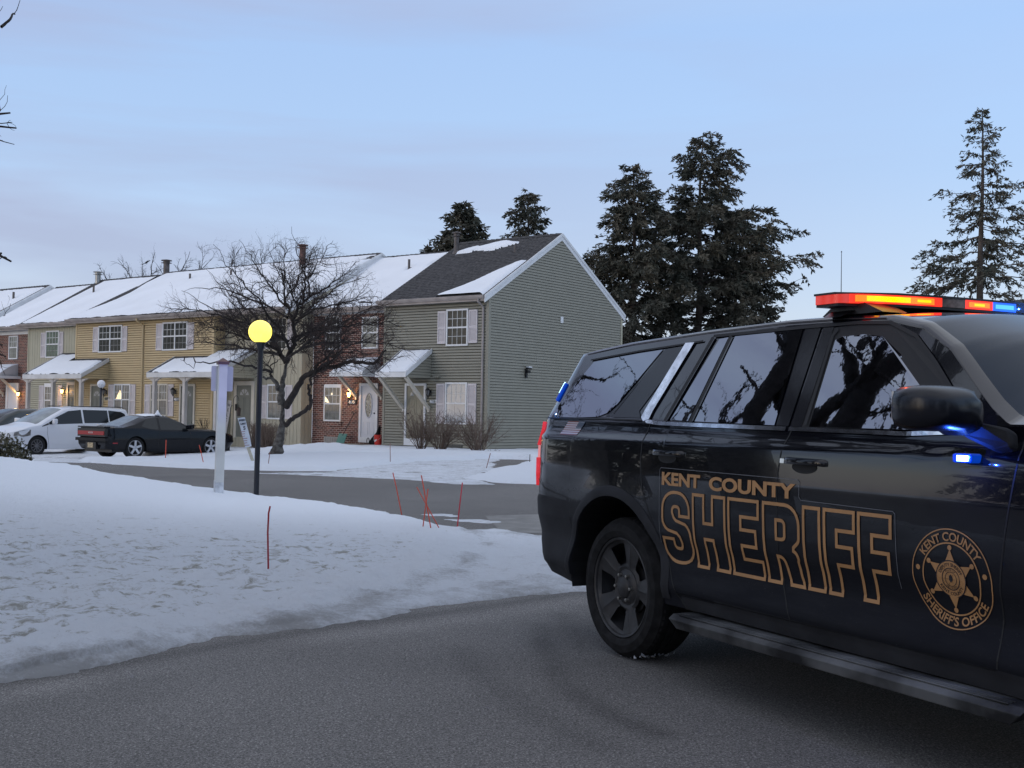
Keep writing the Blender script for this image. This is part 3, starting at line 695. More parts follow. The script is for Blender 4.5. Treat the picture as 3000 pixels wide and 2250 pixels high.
cornerboard(N_, 0.0, 0.0, 5.36, SID_OLIVE); cornerboard(N_, 4.78, 0.0, 5.36, SID_OLIVE, False)
mb = N_.mb(); mb.box((-0.035, 8.78, -0.4), (-0.001, 8.895, 5.3)); N_.build(mb, 'corner_board', SID_PALE)
downspout(N_, 0.20, 0.0, -0.1, 5.38, GUT, VE)
def sd_top(A, T):   # long lens of snow below the ridge
    c = (A - 2.95) / 1.35; w = (0.27 + 0.12 * np.sin(A * 3.1) * (c < 0.4)) * np.sqrt(np.clip(1 - c * c, 0, 1)); mid = 4.02 - 0.16 * c - 0.28 * np.clip(c, 0, 1) ** 2 * 0.6
    return np.where(np.abs(c) < 1, w - np.abs(T - mid), -0.3)
def sd_low(A, T):   # wedge of snow along the rake and the lower eave
    lim = np.interp(A, [0.05, 0.35, 0.8, 1.3, 1.8, 2.2], [2.55, 2.35, 1.75, 0.95, 0.42, 0.05])
    return np.minimum(lim - T, np.minimum(A - 0.10, 2.2 - A))
snow_sheet(N_, r_N, 1.3, 4.5, VE, ZE, 4.6, sd_top, seed=5, name='roof_snow')
snow_sheet(N_, r_N, 0.0, 2.3, VE, ZE, 2.8, sd_low, seed=8, th=0.09, name='roof_snow')
flue(N_, r_N, 4.43, 3.59, ZE + (3.59 - VE) * SLOPE, 0.10, 0.62)
flue(N_, r_N, 1.23, 3.15, ZE + (3.15 - VE) * SLOPE, 0.05, 0.26, cap=False, name='vent_pipe')
window(N_, 0.88, 1.87, 3.77, 5.08, 0.0, PANE, lower='white', cols=4); shutter(N_, 0.47, 0.85, 3.86, 5.03, 0); shutter(N_, 1.90, 2.27, 3.86, 5.03, 0)
window(N_, 0.88, 1.87, 1.00, 2.48, 0.0, PANEB, lower='none'); shutter(N_, 0.47, 0.85, 1.02, 2.44, 0); shutter(N_, 1.90, 2.27, 1.02, 2.44, 0)
door(N_, 2.77, 3.77, 0.20, 2.45, 0, DOORO, 0.085, 0.26, 'fan')
wall_lamp(N_, 2.57, 2.13, 0); number(N_, '4617', 2.42, 1.80, 0.0)
mb = N_.mb(); mb.box((3.80, -0.06, 1.47), (3.87, -0.02, 1.60)); N_.build(mb, 'doorbell', WHITE)
mb = N_.mb(); mb.box((2.12, -0.10, 2.66), (2.40, 0, 2.72)); N_.build(mb, 'vent_hood', SID_OLIVE)
mb = N_.mb(); mb.box((1.05, -0.03, 0.02), (1.95, 0.0, 0.30))
for i in range(9): mb.box((1.09 + i * 0.095, -0.05, 0.05), (1.13 + i * 0.095, -0.031, 0.27))
N_.build(mb, 'basement_vent', M('vent_grille', (0.10, 0.10, 0.09), 0.6))
mb = N_.mb(); mb.box((-0.05, 4.40, 4.86), (-0.022, 4.56, 5.10)); N_.build(mb, 'wall_box', WHITE)
mb = N_.mb(); mb.box((-0.08, 2.16, 2.72), (-0.02, 2.26, 3.02)); mb.lathe([(0.0, -0.10), (0.07, -0.09), (0.075, 0.0), (0.0, 0.01)], 10, (-0.16, 2.21, 2.98)); mb.bar((-0.06, 2.21, 2.9), (-0.15, 2.21, 2.95), 0.04, 0.04)
mb.box((-0.20, 2.12, 3.02), (-0.09, 2.34, 3.08)); N_.build(mb, 'floodlight', BLACKM)
mb = N_.mb(); mb.box((-0.205, 2.16, 3.081), (-0.08, 2.36, 3.125)); N_.build(mb, 'floodlight_lens', WHITE)
# door canopy
def canopy(U, u0, u1, v, vf, zt, ze, wallmat, name='canopy', cheek=True):
    mb = U.mb(); sl = (zt - ze) / (v - vf)
    mb.prism([(u0, vf, ze), (u0, v, zt), (u0, v, zt - 0.06), (u0, vf, ze - 0.06)], (u1 - u0, 0, 0))
    c = U.build(mb, name, SHINGLE)
    t = U.mb(); t.box((u0, vf - 0.03, ze - 0.17), (u1, vf, ze + 0.005))
    for u in (u0 - 0.028, u1 + 0.001): t.prism([(u, vf - 0.03, ze - 0.165), (u, v, zt - 0.165), (u, v, zt + 0.015), (u, vf - 0.03, ze + 0.008)], (0.027, 0, 0))
    U.build(t, 'trim', WHITE, c)
    if cheek:
        k = U.mb()
        for u, o in ((u0 + 0.02, -1), (u1 - 0.02, 1)):
            n = int((zt - 0.2 - (ze - 0.16)) / EXPO)
            for i in range(n + 1):
                z = ze - 0.16 + i * EXPO; z2 = min(z + EXPO - 0.012, zt - 0.17)
                va = max(vf, vf + (z - ze + 0.16) / sl); vb2 = max(vf, vf + (z2 - ze + 0.16) / sl)
                if va < v: k.add([(u + 0.016 * o, va, z), (u + 0.016 * o, v, z), (u + 0.004 * o, v, z2), (u + 0.004 * o, min(vb2, v), z2)], [(0, 1, 2, 3)])
        k.box((u0 + 0.02, vf + 0.02, ze - 0.16), (u1 - 0.02, v - 0.05, ze - 0.14))
        U.build(k, 'cheek', wallmat, c)
    return c, sl
c, sl_ = canopy(N_, 2.56, 3.96, 0.0, -1.38, 3.70, 2.80, SID_OLIVE)
snow_sheet(N_, c, 2.56, 3.96, -1.38, 2.80, 1.38, lambda A, T: rectsd(A, T, 2.62, 3.85, 0.05, 1.26), slope=sl_, th=0.06, seed=31, step=0.04, name='snow')
for u in (2.63, 3.86): bracket(N_, u, 1.53, 0, -1.30, 2.64, c, CREAM)

# ------------------------------------------------ brick house
B_ = Unit('red brick house with a snowy roof and a white door with an oval light', 4.87, 9.22, 0.6)
vB = 0.6; VEB = 0.25; ZEB = 5.46 - 0.06
front_wall(B_, 'brick', BRICK, 4.86, 9.20, vB, -0.4, 5.15)
mb = B_.mb(); mb.box((4.86, vB - 0.05, 5.151), (9.20, vB + 0.1, 5.36)); B_.build(mb, 'frieze_board', WHITE)
ZRB = 7.97; VRB = VEB + (ZRB - ZEB) / SLOPE
r_B, zr, zb = roof(B_, 4.88, 9.3, VEB, ZEB, VRB, 9.0)
gutter(B_, 4.9, 9.25, VEB, ZEB - 0.005, GUT, r_B)
def sdB(A, T):
    s = rectsd(A, T, 4.86, 9.35, 0.0, 4.24)
    def hole(cu, ct, ru, rt, rot): 
        x = (A - cu) * math.cos(rot) + (T - ct) * math.sin(rot); y = -(A - cu) * math.sin(rot) + (T - ct) * math.cos(rot)
        return (np.sqrt((x / ru) ** 2 + (y / rt) ** 2) - 1) * min(ru, rt)
    s = np.minimum(s, hole(5.35, 3.55, 0.62, 0.22, -1.0)); s = np.minimum(s, hole(6.6, 3.0, 0.12, 0.2, 0)); s = np.minimum(s, hole(6.3, 0.28, 0.7, 0.12, 0.1))
    return s
snow_sheet(B_, r_B, 4.86, 9.35, VEB, ZEB, 4.45, sdB, seed=41)
flue(B_, r_B, 6.55, VEB + 2.95, ZEB + 2.95 * SLOPE, 0.05, 0.42, cap=False, name='vent_pipe')
window(B_, 7.60, 8.53, 1.00, 2.44, vB, PANEC, lower='faint', top=0.07)
window(B_, 7.69, 8.53, 3.80, 5.12, vB, PANE, lower='faint'); window(B_, 5.72, 6.56, 3.80, 5.02, vB, PANEC, lower='faint')
for a, b_, z in ((7.55, 8.58, 0.93), (7.64, 8.58, 3.73), (5.67, 6.61, 3.73)):
    mb = B_.mb(); mb.box((a, vB - 0.05, z - 0.11), (b_, vB - 0.001, z + 0.06)); B_.build(mb, 'sill', BRICK)
door(B_, 5.66, 6.62, 0.22, 2.48, vB, DOORW, 0.10, 0.20, 'oval')
wall_lamp(B_, 7.06, 2.05, vB, True); number(B_, '4615', 7.02, 1.76, vB, plaque=BLACKM)
mb = B_.mb(); mb.box((7.68, vB - 0.03, 0.10), (8.5, vB - 0.001, 0.40))
for i in range(8): mb.box((7.74 + i * 0.095, vB - 0.05, 0.13), (7.78 + i * 0.095, vB - 0.031, 0.37))
B_.build(mb, 'basement_vent', M('pale_grille', (0.32, 0.31, 0.29), 0.6))
downspout(B_, 4.99, vB, 0, 5.25, GUT, VEB)
def arched_canopy(U, u0, u1, v, vf, zt, ze):
    mb = U.mb(); n = 10; nt = 6
    for i in range(nt):
        for j in range(1): pass
    P = []
    for i in range(nt + 1):
        t = i / nt; vv = vf + (v - vf) * t; z = ze + (zt - ze) * math.sin(t * math.pi / 2); ins = 0.22 * (t ** 2)
        P.append((u0 + ins, u1 - ins, vv, z))
    V = []; F = []
    for a, b, vv, z in P: V += [(a, vv, z), (b, vv, z)]
    F = [(2 * i, 2 * i + 1, 2 * i + 3, 2 * i + 2) for i in range(nt)]
    k = len(V); V += [(u0, vf, ze - 0.02), (u1, vf, ze - 0.02), (u0, v, ze - 0.02), (u1, v, ze - 0.02)]
    F += [(k, k + 1, k + 3, k + 2), (0, 1, k + 1, k)]
    mb.add(V, F); c = U.build(mb, 'canopy', SHINGLE)
    t = U.mb(); t.box((u0 - 0.03, vf - 0.04, ze - 0.16), (u1 + 0.03, vf - 0.002, ze + 0.01)); t.box((u0 - 0.03, vf, ze - 0.16), (u0 + 0.02, v, ze - 0.021)); t.box((u1 - 0.02, vf, ze - 0.16), (u1 + 0.03, v, ze - 0.021)); 
    for sd in (0, 1): t.poly([(P[i][sd], P[i][2], P[i][3] + 0.01) for i in range(nt + 1)] + [(P[nt][sd], v, ze - 0.02), (P[0][sd], vf, ze - 0.02)])
    U.build(t, 'trim', WHITE, c)
    s = U.mb(); V = []
    for i in range(nt + 1):
        a, b, vv, z = P[i]; V += [(a + 0.05, vv, z + 0.055), (b - 0.05, vv, z + 0.055), (a + 0.0, vv, z + 0.005), (b - 0.0, vv, z + 0.005)]
    F = [(4 * i, 4 * i + 1, 4 * i + 5, 4 * i + 4) for i in range(nt)] + [(4 * i + 2, 4 * i, 4 * i + 4, 4 * i + 6) for i in range(nt)] + [(4 * i + 1, 4 * i + 3, 4 * i + 7, 4 * i + 5) for i in range(nt)] + [(2, 3, 1, 0)]
    s.add(V, F); U.build(s, 'snow', ROOFSNOW, c, True)
    return c
c = arched_canopy(B_, 5.36, 7.0, vB, -0.62, 3.42, 2.86)
for u in (5.51, 6.82): bracket(B_, u, 1.98, vB, -0.35, 2.72, c, CREAM)

# ------------------------------------------------ beige board house and the yellow pair under one roof
E_ = Unit('beige house of vertical boards behind the bare tree with a grey green door', 9.22, 13.8, 0)
Y1 = Unit('yellow sided house behind the black coupe with number plaque 4611', 13.8, 18.55, -0.6)
Y2 = Unit('yellow sided house behind the white minivan with a lit shade in its window', 18.55, 23.5, -0.6)
VE3, ZE3 = -0.92, 5.40; VR3 = 4.43; SL3 = (8.12 - ZE3) / (VR3 - VE3)
front_wall(E_, 'board', SID_BEI, 9.22, 13.8, 0.0, -0.4, 5.75)
side_wall(E_, 'board', SID_BEI, 9.22, 0.0, 0.6, -0.4, 5.4)
cornerboard(E_, 9.22, 0.0, 5.4, SID_BEI)
for U, a, b in ((Y1, 13.8, 18.55), (Y2, 18.56, 23.5)): front_wall(U, 'lap', SID_YEL, a, b, -0.6, -0.7, 5.34)
side_wall(Y1, 'lap', SID_YEL, 13.8, -0.6, 0.02, -0.4, 5.34)
cornerboard(Y1, 13.8, -0.6, 5.34, SID_YEL); cornerboard(Y2, 23.40, -0.6, 5.34, SID_YEL, False)
parts3 = []
for U, a, b, sd in ((E_, 9.22, 13.78, 51), (Y1, 13.78, 18.55, 52), (Y2, 18.55, 23.72, 53)):
    rf, zr, zb = roof(U, a, b, VE3, ZE3, VR3, 9.2, SLOPE=SL3)
    gutter(U, a, b + (0.1 if U is Y2 else 0), VE3, ZE3 - 0.005, GUT, rf)
    def sd3(A, T, a=a, b=b, U=U):
        s = np.minimum(T - 0.0, 5.10 - T)
        if U is Y2: s = np.minimum(s, (23.56 - 0.14 * np.clip(T, 0, 2) - 0.42 * np.sin(np.clip(T - 0.6, 0, 3.3) * 0.95)) - A)
        if U is E_:
            s = np.minimum(s, A - 9.30)
            x = (A - 10.05) * math.cos(-0.62) + (T - 4.5) * math.sin(-0.62); y = -(A - 10.05) * math.sin(-0.62) + (T - 4.5) * math.cos(-0.62)
            s = np.minimum(s, (np.sqrt((x / 0.75) ** 2 + (y / 0.2) ** 2) - 1) * 0.2)
            x = (A - 9.45); s = np.minimum(s, (np.sqrt((x / 0.28) ** 2 + ((T - 4.9) / 0.35) ** 2) - 1) * 0.25)
        return s + 0.05
    snow_sheet(U, rf, a - 0.001, b, VE3, ZE3, 5.3, sd3, slope=SL3, seed=51, step=0.07)
    parts3.append(rf)
    mb = U.mb(); mb.box((a, VE3 + 0.03, 5.335), (b, (0.0 if U is E_ else -0.6), 5.36)); U.build(mb, 'soffit', CREAM, rf)
rake_board(E_, 9.22, VE3, ZE3, VR3, zr, 9.2, zb, WHITE, 0.27, 0.03, SLOPE=SL3)
mb = E_.mb(); mb.add([(9.215, -0.02, 5.3), (9.215, VR3, 7.3), (9.215, VR3, 7.98), (9.215, -0.02, ZE3 + 0.9 * SL3 - 0.13)], [(0, 1, 2, 3)]); mb.add([(9.215, VR3, 7.3), (9.215, 8.9, 5.0), (9.215, VR3, 7.98)], [(0, 1, 2)]); E_.build(mb, 'upper_side_wall', SID_BEI)
for U, rf, u, t in ((Y1, parts3[1], 17.2, 4.0), (Y2, parts3[2], 20.1, 4.0)):
    flue(U, rf, u, VE3 + t, ZE3 + t * SL3, 0.05, 0.30, cap=False, name='vent_pipe')
flue(E_, parts3[0], 13.2, VE3 + 4.6, ZE3 + 4.6 * SL3, 0.14, 0.78, M('rusty_flue', (0.12, 0.06, 0.05), 0.7, noise=(6, 0.3)))
flue(Y2, parts3[2], 23.45, VR3 - 0.15, 7.95, 0.15, 0.62, PIPE)
# beige house openings
window(E_, 10.1, 11.13, 1.03, 2.43, 0.0, PANEC, lower='faint'); shutter(E_, 9.70, 10.07, 1.05, 2.40, 0); shutter(E_, 11.16, 11.52, 1.05, 2.40, 0)
window(E_, 10.06, 11.11, 3.80, 5.10, 0.0, PANE, lower='faint', fr=CREAM); shutter(E_, 9.66, 10.03, 3.84, 5.05, 0); shutter(E_, 11.14, 11.52, 3.84, 5.05, 0)
door(E_, 11.90, 13.14, 0.24, 2.56, 0, DOORG, 0.17, 0, 'fan', CREAM)
mb = E_.mb(); mb.box((12.92, -0.10, 1.35), (13.0, -0.061, 1.62)); E_.build(mb, 'door_lock', BLACKM)
# yellow houses openings
window(Y1, 15.46, 17.13, 3.86, 5.07, -0.6, PANE, True); shutter(Y1, 15.06, 15.43, 3.88, 5.02, -0.6); shutter(Y1, 17.16, 17.56, 3.88, 5.04, -0.6)
window(Y1, 16.68, 17.86, 1.06, 2.44, -0.6, PANEC, True, fr=CREAM); shutter(Y1, 16.29, 16.65, 1.06, 2.42, -0.6); shutter(Y1, 17.89, 18.25, 1.06, 2.42, -0.6)
door(Y1, 14.88, 15.88, 0.1, 2.43, -0.6, DOORG, 0.09, 0, 'fan', CREAM)
wall_lamp(Y1, 16.20, 2.13, -0.6); number(Y1, '4611', 16.08, 1.79, -0.6, plaque=BLACKM)
window(Y2, 19.98, 21.72, 3.85, 5.06, -0.6, PANE, True); shutter(Y2, 19.61, 19.95, 3.88, 5.0, -0.6); shutter(Y2, 21.75, 22.13, 3.88, 5.02, -0.6)
window(Y2, 19.30, 20.46, 1.06, 2.44, -0.6, PANEC, True); shutter(Y2, 18.92, 19.27, 1.06, 2.42, -0.6); shutter(Y2, 20.49, 20.86, 1.06, 2.42, -0.6)
mb = Y2.mb(); mb.poly([(20.36, -0.632, 1.72), (19.92, -0.632, 1.78), (19.92, -0.632, 2.0), (19.98, -0.632, 2.14), (20.06, -0.632, 2.16)]); Y2.build(mb, 'lit_lampshade', M('lit_shade', (1, 0.8, 0.5), 0.5, emit=(1.0, 0.72, 0.38), estr=1.0))
door(Y2, 21.27, 22.22, 0.0, 2.44, -0.6, DOORG, 0.09, 0, 'fan', CREAM); wall_lamp(Y2, 21.05, 2.1, -0.6); number(Y2, '4609', 20.98, 1.79, -0.6, plaque=SID_PALE, mat=BLACKM)
downspout(Y1, 18.45, -0.6, -0.3, 5.28, SID_YEL, VE3)
mb = B_.mb(); mb.poly([(8.50, 0.567, 1.76), (8.22, 0.567, 1.70), (8.34, 0.567, 1.86), (8.48, 0.567, 1.98)]); mb.lathe([(0.055, 0), (0.05, 0.001), (0, 0.0015)], 12, (8.10, 0.5665, 2.06), 'y'); B_.build(mb, 'room_light', M('room_light', (1, 0.85, 0.6), 0.5, emit=(1.0, 0.80, 0.50), estr=0.8))
# porches shared by neighbours
def porch(U, u0, u1, va, ja, vb_, vf, zw, ze, posts, wallmat, label=None, snow=None, left_low=False):
    """roof from front edge vf up to wall va for u>ja and to wall vb_ for u<ja (or the reverse)"""
    sl = (zw - ze) / (-0.6 - vf); mb = U.mb()
    segs = [(u0, ja, va), (ja, u1, vb_)]
    for a, b, v in segs:
        z = ze + (v - vf) * sl
        mb.prism([(a, vf, ze), (a, v - 0.02, z), (a, v - 0.02, z - 0.07), (a, vf, ze - 0.07)], (b - a, 0, 0))
    pr = U.build(mb, 'porch_roof', SHINGLE)
    t = U.mb(); t.box((u0 - 0.02, vf - 0.03, ze - 0.20), (u1 + 0.02, vf - 0.001, ze + 0.006))
    for u, v in ((u0 - 0.048, va), (u1 + 0.021, vb_)):
        z = ze + (v - vf) * sl; t.prism([(u, vf - 0.03, ze - 0.17), (u, v - 0.03, z - 0.17), (u, v - 0.03, z + 0.012), (u, vf - 0.03, ze + 0.01)], (0.027, 0, 0))
    t.box((u0, vf + 0.01, ze - 0.20), (u1, max(va, vb_) - 0.05, ze - 0.18)) if False else None
    U.build(t, 'trim', GUTW, pr)
    k = U.mb()
    for u, v, o in ((u0 + 0.03, va, -1),):
        n = int((v - vf) * sl / EXPO)
        for i in range(n + 1):
            z = ze - 0.18 + i * EXPO; z2 = z + EXPO - 0.012; a = vf + (z - ze + 0.18) / sl; b = vf + (z2 - ze + 0.18) / sl
            if b < v: k.add([(u + 0.016 * o, a, z), (u + 0.016 * o, v, z), (u + 0.004 * o, v, z2), (u + 0.004 * o, b, z2)], [(0, 1, 2, 3)])
    k.box((u0 + 0.04, vf + 0.02, ze - 0.19), (u1 - 0.04, -0.63, ze - 0.17)); U.build(k, 'cheek', wallmat, pr)
    for u in posts:
        q = U.mb(); q.box((u - 0.075, vf + 0.04, -0.4), (u + 0.075, vf + 0.19, ze - 0.2))
        for sgn in (-1, 1):
            q.prism([(u + sgn * 0.075, vf + 0.06, ze - 0.21), (u + sgn * 0.6, vf + 0.06, ze - 0.21), (u + sgn * 0.32, vf + 0.06, ze - 0.25), (u + sgn * 0.075, vf + 0.06, ze - 0.38)], (0, 0.1, 0))
        U.build(q, 'post', GREYP, pr)
    for a, b, v in segs:
        snow_sheet(U, pr, a, b, vf, ze, v - vf, (lambda A, T, a=a, b=b, v=v: np.minimum(np.minimum(A - (u0 + 0.12), (u1 - 0.30) - A), np.minimum(T - 0.0, (v - vf - 0.27) - T)) + 0.02), slope=sl, th=0.08, seed=61, step=0.05, name='snow')
    return pr
porch(Y1, 11.9, 16.24, 0.0, 13.82, -0.6, -2.0, 3.60, 2.86, (12.02, 13.95, 15.9), SID_BEI)
porch(Y2, 20.93, 25.42, -0.6, 23.5, 0.0, -2.0, 3.60, 2.84, (21.05, 23.2, 25.2), SID_YEL)
# ------------------------------------------------ pale board house
P_ = Unit('pale house of vertical boards between yellow siding and far brickwork', 23.5, 28.4, 0)
front_wall(P_, 'board', SID_PALE, 23.5, 28.4, 0.0, 2.75, 5.36); front_wall(P_, 'lap', SID_PALE, 23.5, 28.4, 0.0, -0.7, 2.74, 'lower_wall')
cornerboard(P_, 28.3, 0.0, 5.36, SID_PALE, False)
r_P, zr, zb = roof(P_, 23.7, 28.75, -0.32, 5.38, -0.32 + (7.97 - 5.38) / SLOPE, 9.1); gutter(P_, 23.5, 28.85, -0.32, 5.375, GUT, r_P)
snow_sheet(P_, r_P, 23.6, 28.75, -0.32, 5.38, 4.4, lambda A, T: np.minimum(np.minimum(T + 0.04, 4.22 - T), 28.50 - 0.13 * T - A), seed=71, step=0.08)
window(P_, 25.74, 26.83, 3.72, 5.02, 0.0, M('green_curtain_glass', (0.05, 0.085, 0.06), 0.08, noise=(3, 0.4)), lower='faint'); shutter(P_, 25.40, 25.71, 3.74, 4.95, 0); shutter(P_, 26.86, 27.25, 3.74, 4.95, 0)
window(P_, 26.0, 26.84, 1.0, 2.50, 0.0, PANEC, lower='none', top=0.12); shutter(P_, 25.37, 25.72, 1.0, 2.40, 0); shutter(P_, 26.9, 27.28, 1.0, 2.40, 0)
door(P_, 24.14, 25.0, 0.0, 2.55, 0, DOORG, 0.13, 0, 'fan', CREAM); wall_lamp(P_, 25.2, 2.13, 0.0, True)
# ------------------------------------------------ far brick house, and the one beyond
Q_ = Unit('red brick house at the left edge with a lit porch lamp', 28.4, 33.2, 0.6)
front_wall(Q_, 'brick', BRICK, 28.4, 33.2, 0.6, -0.7, 4.98); mb = Q_.mb(); mb.box((28.4, 0.55, 4.981), (33.2, 0.7, 5.30)); Q_.build(mb, 'frieze_board', WHITE)
r_Q, zr, zb = roof(Q_, 28.75, 33.2, 0.22, 5.36, 0.22 + (7.88 - 5.36) / SLOPE, 9.1); gutter(Q_, 28.6, 33.2, 0.22, 5.355, GUT, r_Q)
snow_sheet(Q_, r_Q, 28.7, 33.2, 0.22, 5.36, 4.3, lambda A, T: np.minimum(np.minimum(T + 0.04, 4.1 - T), np.minimum(33.1 - A, A - 28.75)), seed=81, step=0.08)
window(Q_, 30.26, 31.07, 3.74, 4.93, 0.6, PANEC, lower='faint'); window(Q_, 28.5, 29.25, 3.74, 4.93, 0.6, PANEC, lower='faint')
door(Q_, 30.1, 31.2, 0.0, 2.55, 0.6, DOORW, 0.14, 0, 'none'); wall_lamp(Q_, 29.9, 2.0, 0.6, True)
c = arched_canopy(Q_, 30.0, 31.7, 0.6, -0.62, 3.45, 2.90)
for u in (30.15, 31.5): bracket(Q_, u, 1.98, 0.6, -0.35, 2.76, c, CREAM)
flue(P_, r_P, 28.55, 3.9, 7.45, 0.14, 0.80, PIPEG); flue(P_, r_P, 26.9, 2.55, 7.05, 0.05, 0.4, cap=False, name='vent_pipe')
Z_ = Unit('farthest beige house of the terrace, cut by the left edge', 33.2, 42, 0)
front_wall(Z_, 'lap', SID_BEI, 33.2, 42, 0.0, -0.7, 5.3); r_Z, zr, zb = roof(Z_, 33.2, 42, -0.3, 5.38, 4.1, 9.1); gutter(Z_, 33.2, 42, -0.3, 5.375, GUT, r_Z)
rake_board(Z_, 33.2, -0.3, 5.38, 4.1, zr, 9.1, zb, WHITE, 0.45, 0.03)
snow_sheet(Z_, r_Z, 33.2, 42, -0.3, 5.38, 4.4, lambda A, T: np.minimum(np.minimum(T + 0.04, 4.15 - T), np.minimum(A - 33.4, (np.abs(A - 37.4) - 0.12))), seed=91, step=0.1)
window(Z_, 35.0, 36.2, 3.8, 5.0, 0.0, PANE); window(Z_, 38, 39.2, 3.8, 5.0, 0.0, PANE); window(Z_, 35, 36.2, 1.0, 2.4, 0.0, PANE)
flue(Z_, r_Z, 34.2, 2.6, 7.0, 0.06, 0.5, cap=False, name='vent_pipe')
# brick-path stoop
mb = B_.mb(); mb.box((5.35, vB - 1.5, -0.1), (7.75, vB - 0.08, 0.17)); B_.build(mb, 'stoop', M('stoop_concrete', (0.24, 0.225, 0.19), 0.85, noise=(3, 0.2)))
# ------------------------------------------------ another terrace far right, mostly hidden by the vehicle
fo = at(2310, 1200, 74.0)
FE = empty('townhouse', (fo.x, fo.y, 0), R(-62)); tag(FE, 'distant house with dark snowy roof just above the black vehicle', 'house')
mb = MB(); mb.box((0, 0, -0.4), (26, 8.5, 5.2)); w_ = mb.build('wall', SID_BEI, FE)
mb = MB(); mb.prism([(-0.3, -0.4, 5.1), (-0.3, 4.25, 8.05), (-0.3, 8.9, 5.1)], (26.6, 0, 0)); fr_ = mb.build('roof', SHINGLE, FE)
mb = MB(); mb.prism([(0.2, -0.40, 5.19), (0.2, 3.9, 7.93), (0.2, 3.9, 7.86), (0.2, -0.40, 5.12)], (4.0, 0, 0)); mb.build('roof_snow', ROOFSNOW, fr_)
mb = MB(); mb.prism([(8, -0.40, 5.19), (8, 3.0, 7.35), (8, 3.0, 7.28), (8, -0.40, 5.12)], (3.4, 0, 0)); mb.build('roof_snow', ROOFSNOW, fr_)
for x in (1.6, 17.5): mb = MB(); mb.lathe([(0.13, -0.5), (0.13, 0.55), (0.24, 0.57), (0.22, 0.66), (0, 0.72)], 12, (x, 3.9, 7.9)); mb.build('flue', PIPE, fr_)
for i in range(6):
    mb = MB(); mb.box((1.2 + i * 4.2, -0.06, 3.6), (2.5 + i * 4.2, -0.001, 4.9)); w = mb.build('window', WHITE, FE)
    mb = MB(); mb.box((1.28 + i * 4.2, -0.075, 3.68), (2.42 + i * 4.2, -0.061, 4.82)); mb.build('pane', PANE, w)
# ================================================================= trees and shrubs
def tubes(name, lines, mat, parent=None, sides=(6, 4, 3)):
    """many tapering twigs as one mesh; lines = [(points, radii)]"""
    VV, QQ = [], []; base = 0
    for pts, rad in lines:
        P = np.asarray(pts, float); Rr = np.asarray(rad, float); n = len(P)
        if n < 2: continue
        k = sides[0] if Rr[0] > 0.05 else (sides[1] if Rr[0] > 0.015 else sides[2])
        T = np.gradient(P, axis=0); T /= np.maximum(np.linalg.norm(T, axis=1, keepdims=True), 1e-9)
        ref = np.array([0.31, 0.52, 0.79]); A = np.cross(T, ref); A /= np.maximum(np.linalg.norm(A, axis=1, keepdims=True), 1e-9); B = np.cross(T, A)
        th = np.arange(k) * 2 * np.pi / k
        V = P[:, None, :] + (A[:, None, :] * np.cos(th)[None, :, None] + B[:, None, :] * np.sin(th)[None, :, None]) * Rr[:, None, None]
        VV.append(V.reshape(-1, 3)); i = np.arange(n - 1)[:, None] * k; j = np.arange(k)[None, :]; j2 = (j + 1) % k
        QQ.append((np.stack([i + j, i + j2, i + k + j2, i + k + j], -1) + base).reshape(-1, 4)); base += n * k
    return npmesh(name, np.concatenate(VV), np.concatenate(QQ), mat, parent, True)
class Grow:
    def __init__(s, seed): s.r = np.random.default_rng(seed); s.L = []
    def wander(s, p, d, length, r0, r1, n, wig, pull=(0, 0, 0)):
        P = [np.array(p, float)]; d = np.array(d, float); d /= np.linalg.norm(d); st = length / n
        for i in range(n):
            d = d + s.r.normal(0, wig, 3) + np.array(pull) / n; d /= np.linalg.norm(d); P.append(P[-1] + d * st)
        Rr = np.linspace(r0, r1, n + 1); s.L.append((np.array(P), Rr)); return np.array(P), Rr
    def sprout(s, P, Rr, level, spec, outward=None):
        """side branches along a limb"""
        if level >= len(spec): return
        dens, (l0, l1), rr, n, wig, pull, a0 = spec[level]
        seg = np.linalg.norm(np.diff(P, axis=0), axis=1); tot = seg.sum(); cnt = s.r.poisson(dens * tot * (1 - a0))
        cum = np.concatenate([[0], np.cumsum(seg)])
        for _ in range(cnt):
            t = s.r.uniform(a0, 1.0) * tot; i = min(np.searchsorted(cum, t) - 1, len(seg) - 1); i = max(i, 0); f = (t - cum[i]) / seg[i]
            p = P[i] + (P[i + 1] - P[i]) * f; d = (P[i + 1] - P[i]) / seg[i]
            q = s.r.normal(0, 1, 3); q -= d * q.dot(d); q /= np.linalg.norm(q); ang = s.r.uniform(0.5, 1.15)
            nd = d * math.cos(ang) + q * math.sin(ang)
            if outward is not None: o = p - outward; o /= np.linalg.norm(o) + 1e-9; nd = nd + o * 0.45
            ln = s.r.uniform(l0, l1) * (1 - 0.35 * t / tot)
            r0 = min(rr, Rr[min(i, len(Rr) - 1)] * 0.65)
            Q, R2 = s.wander(p, nd, ln, r0, r0 * 0.45, n, wig, pull)
            s.sprout(Q, R2, level + 1, spec, outward)
BARK = M('bark', (0.062, 0.052, 0.047), 0.9, noise=(9, 0.35, (0.15, 0.14, 0.125)), bump=(22, 1.0, 0.05))
BARKD = M('dark_bark', (0.028, 0.022, 0.020), 0.9, noise=(9, 0.3), bump=(20, 0.8, 0.02))
TWIG = M('twigs', (0.045, 0.030, 0.027), 0.85)
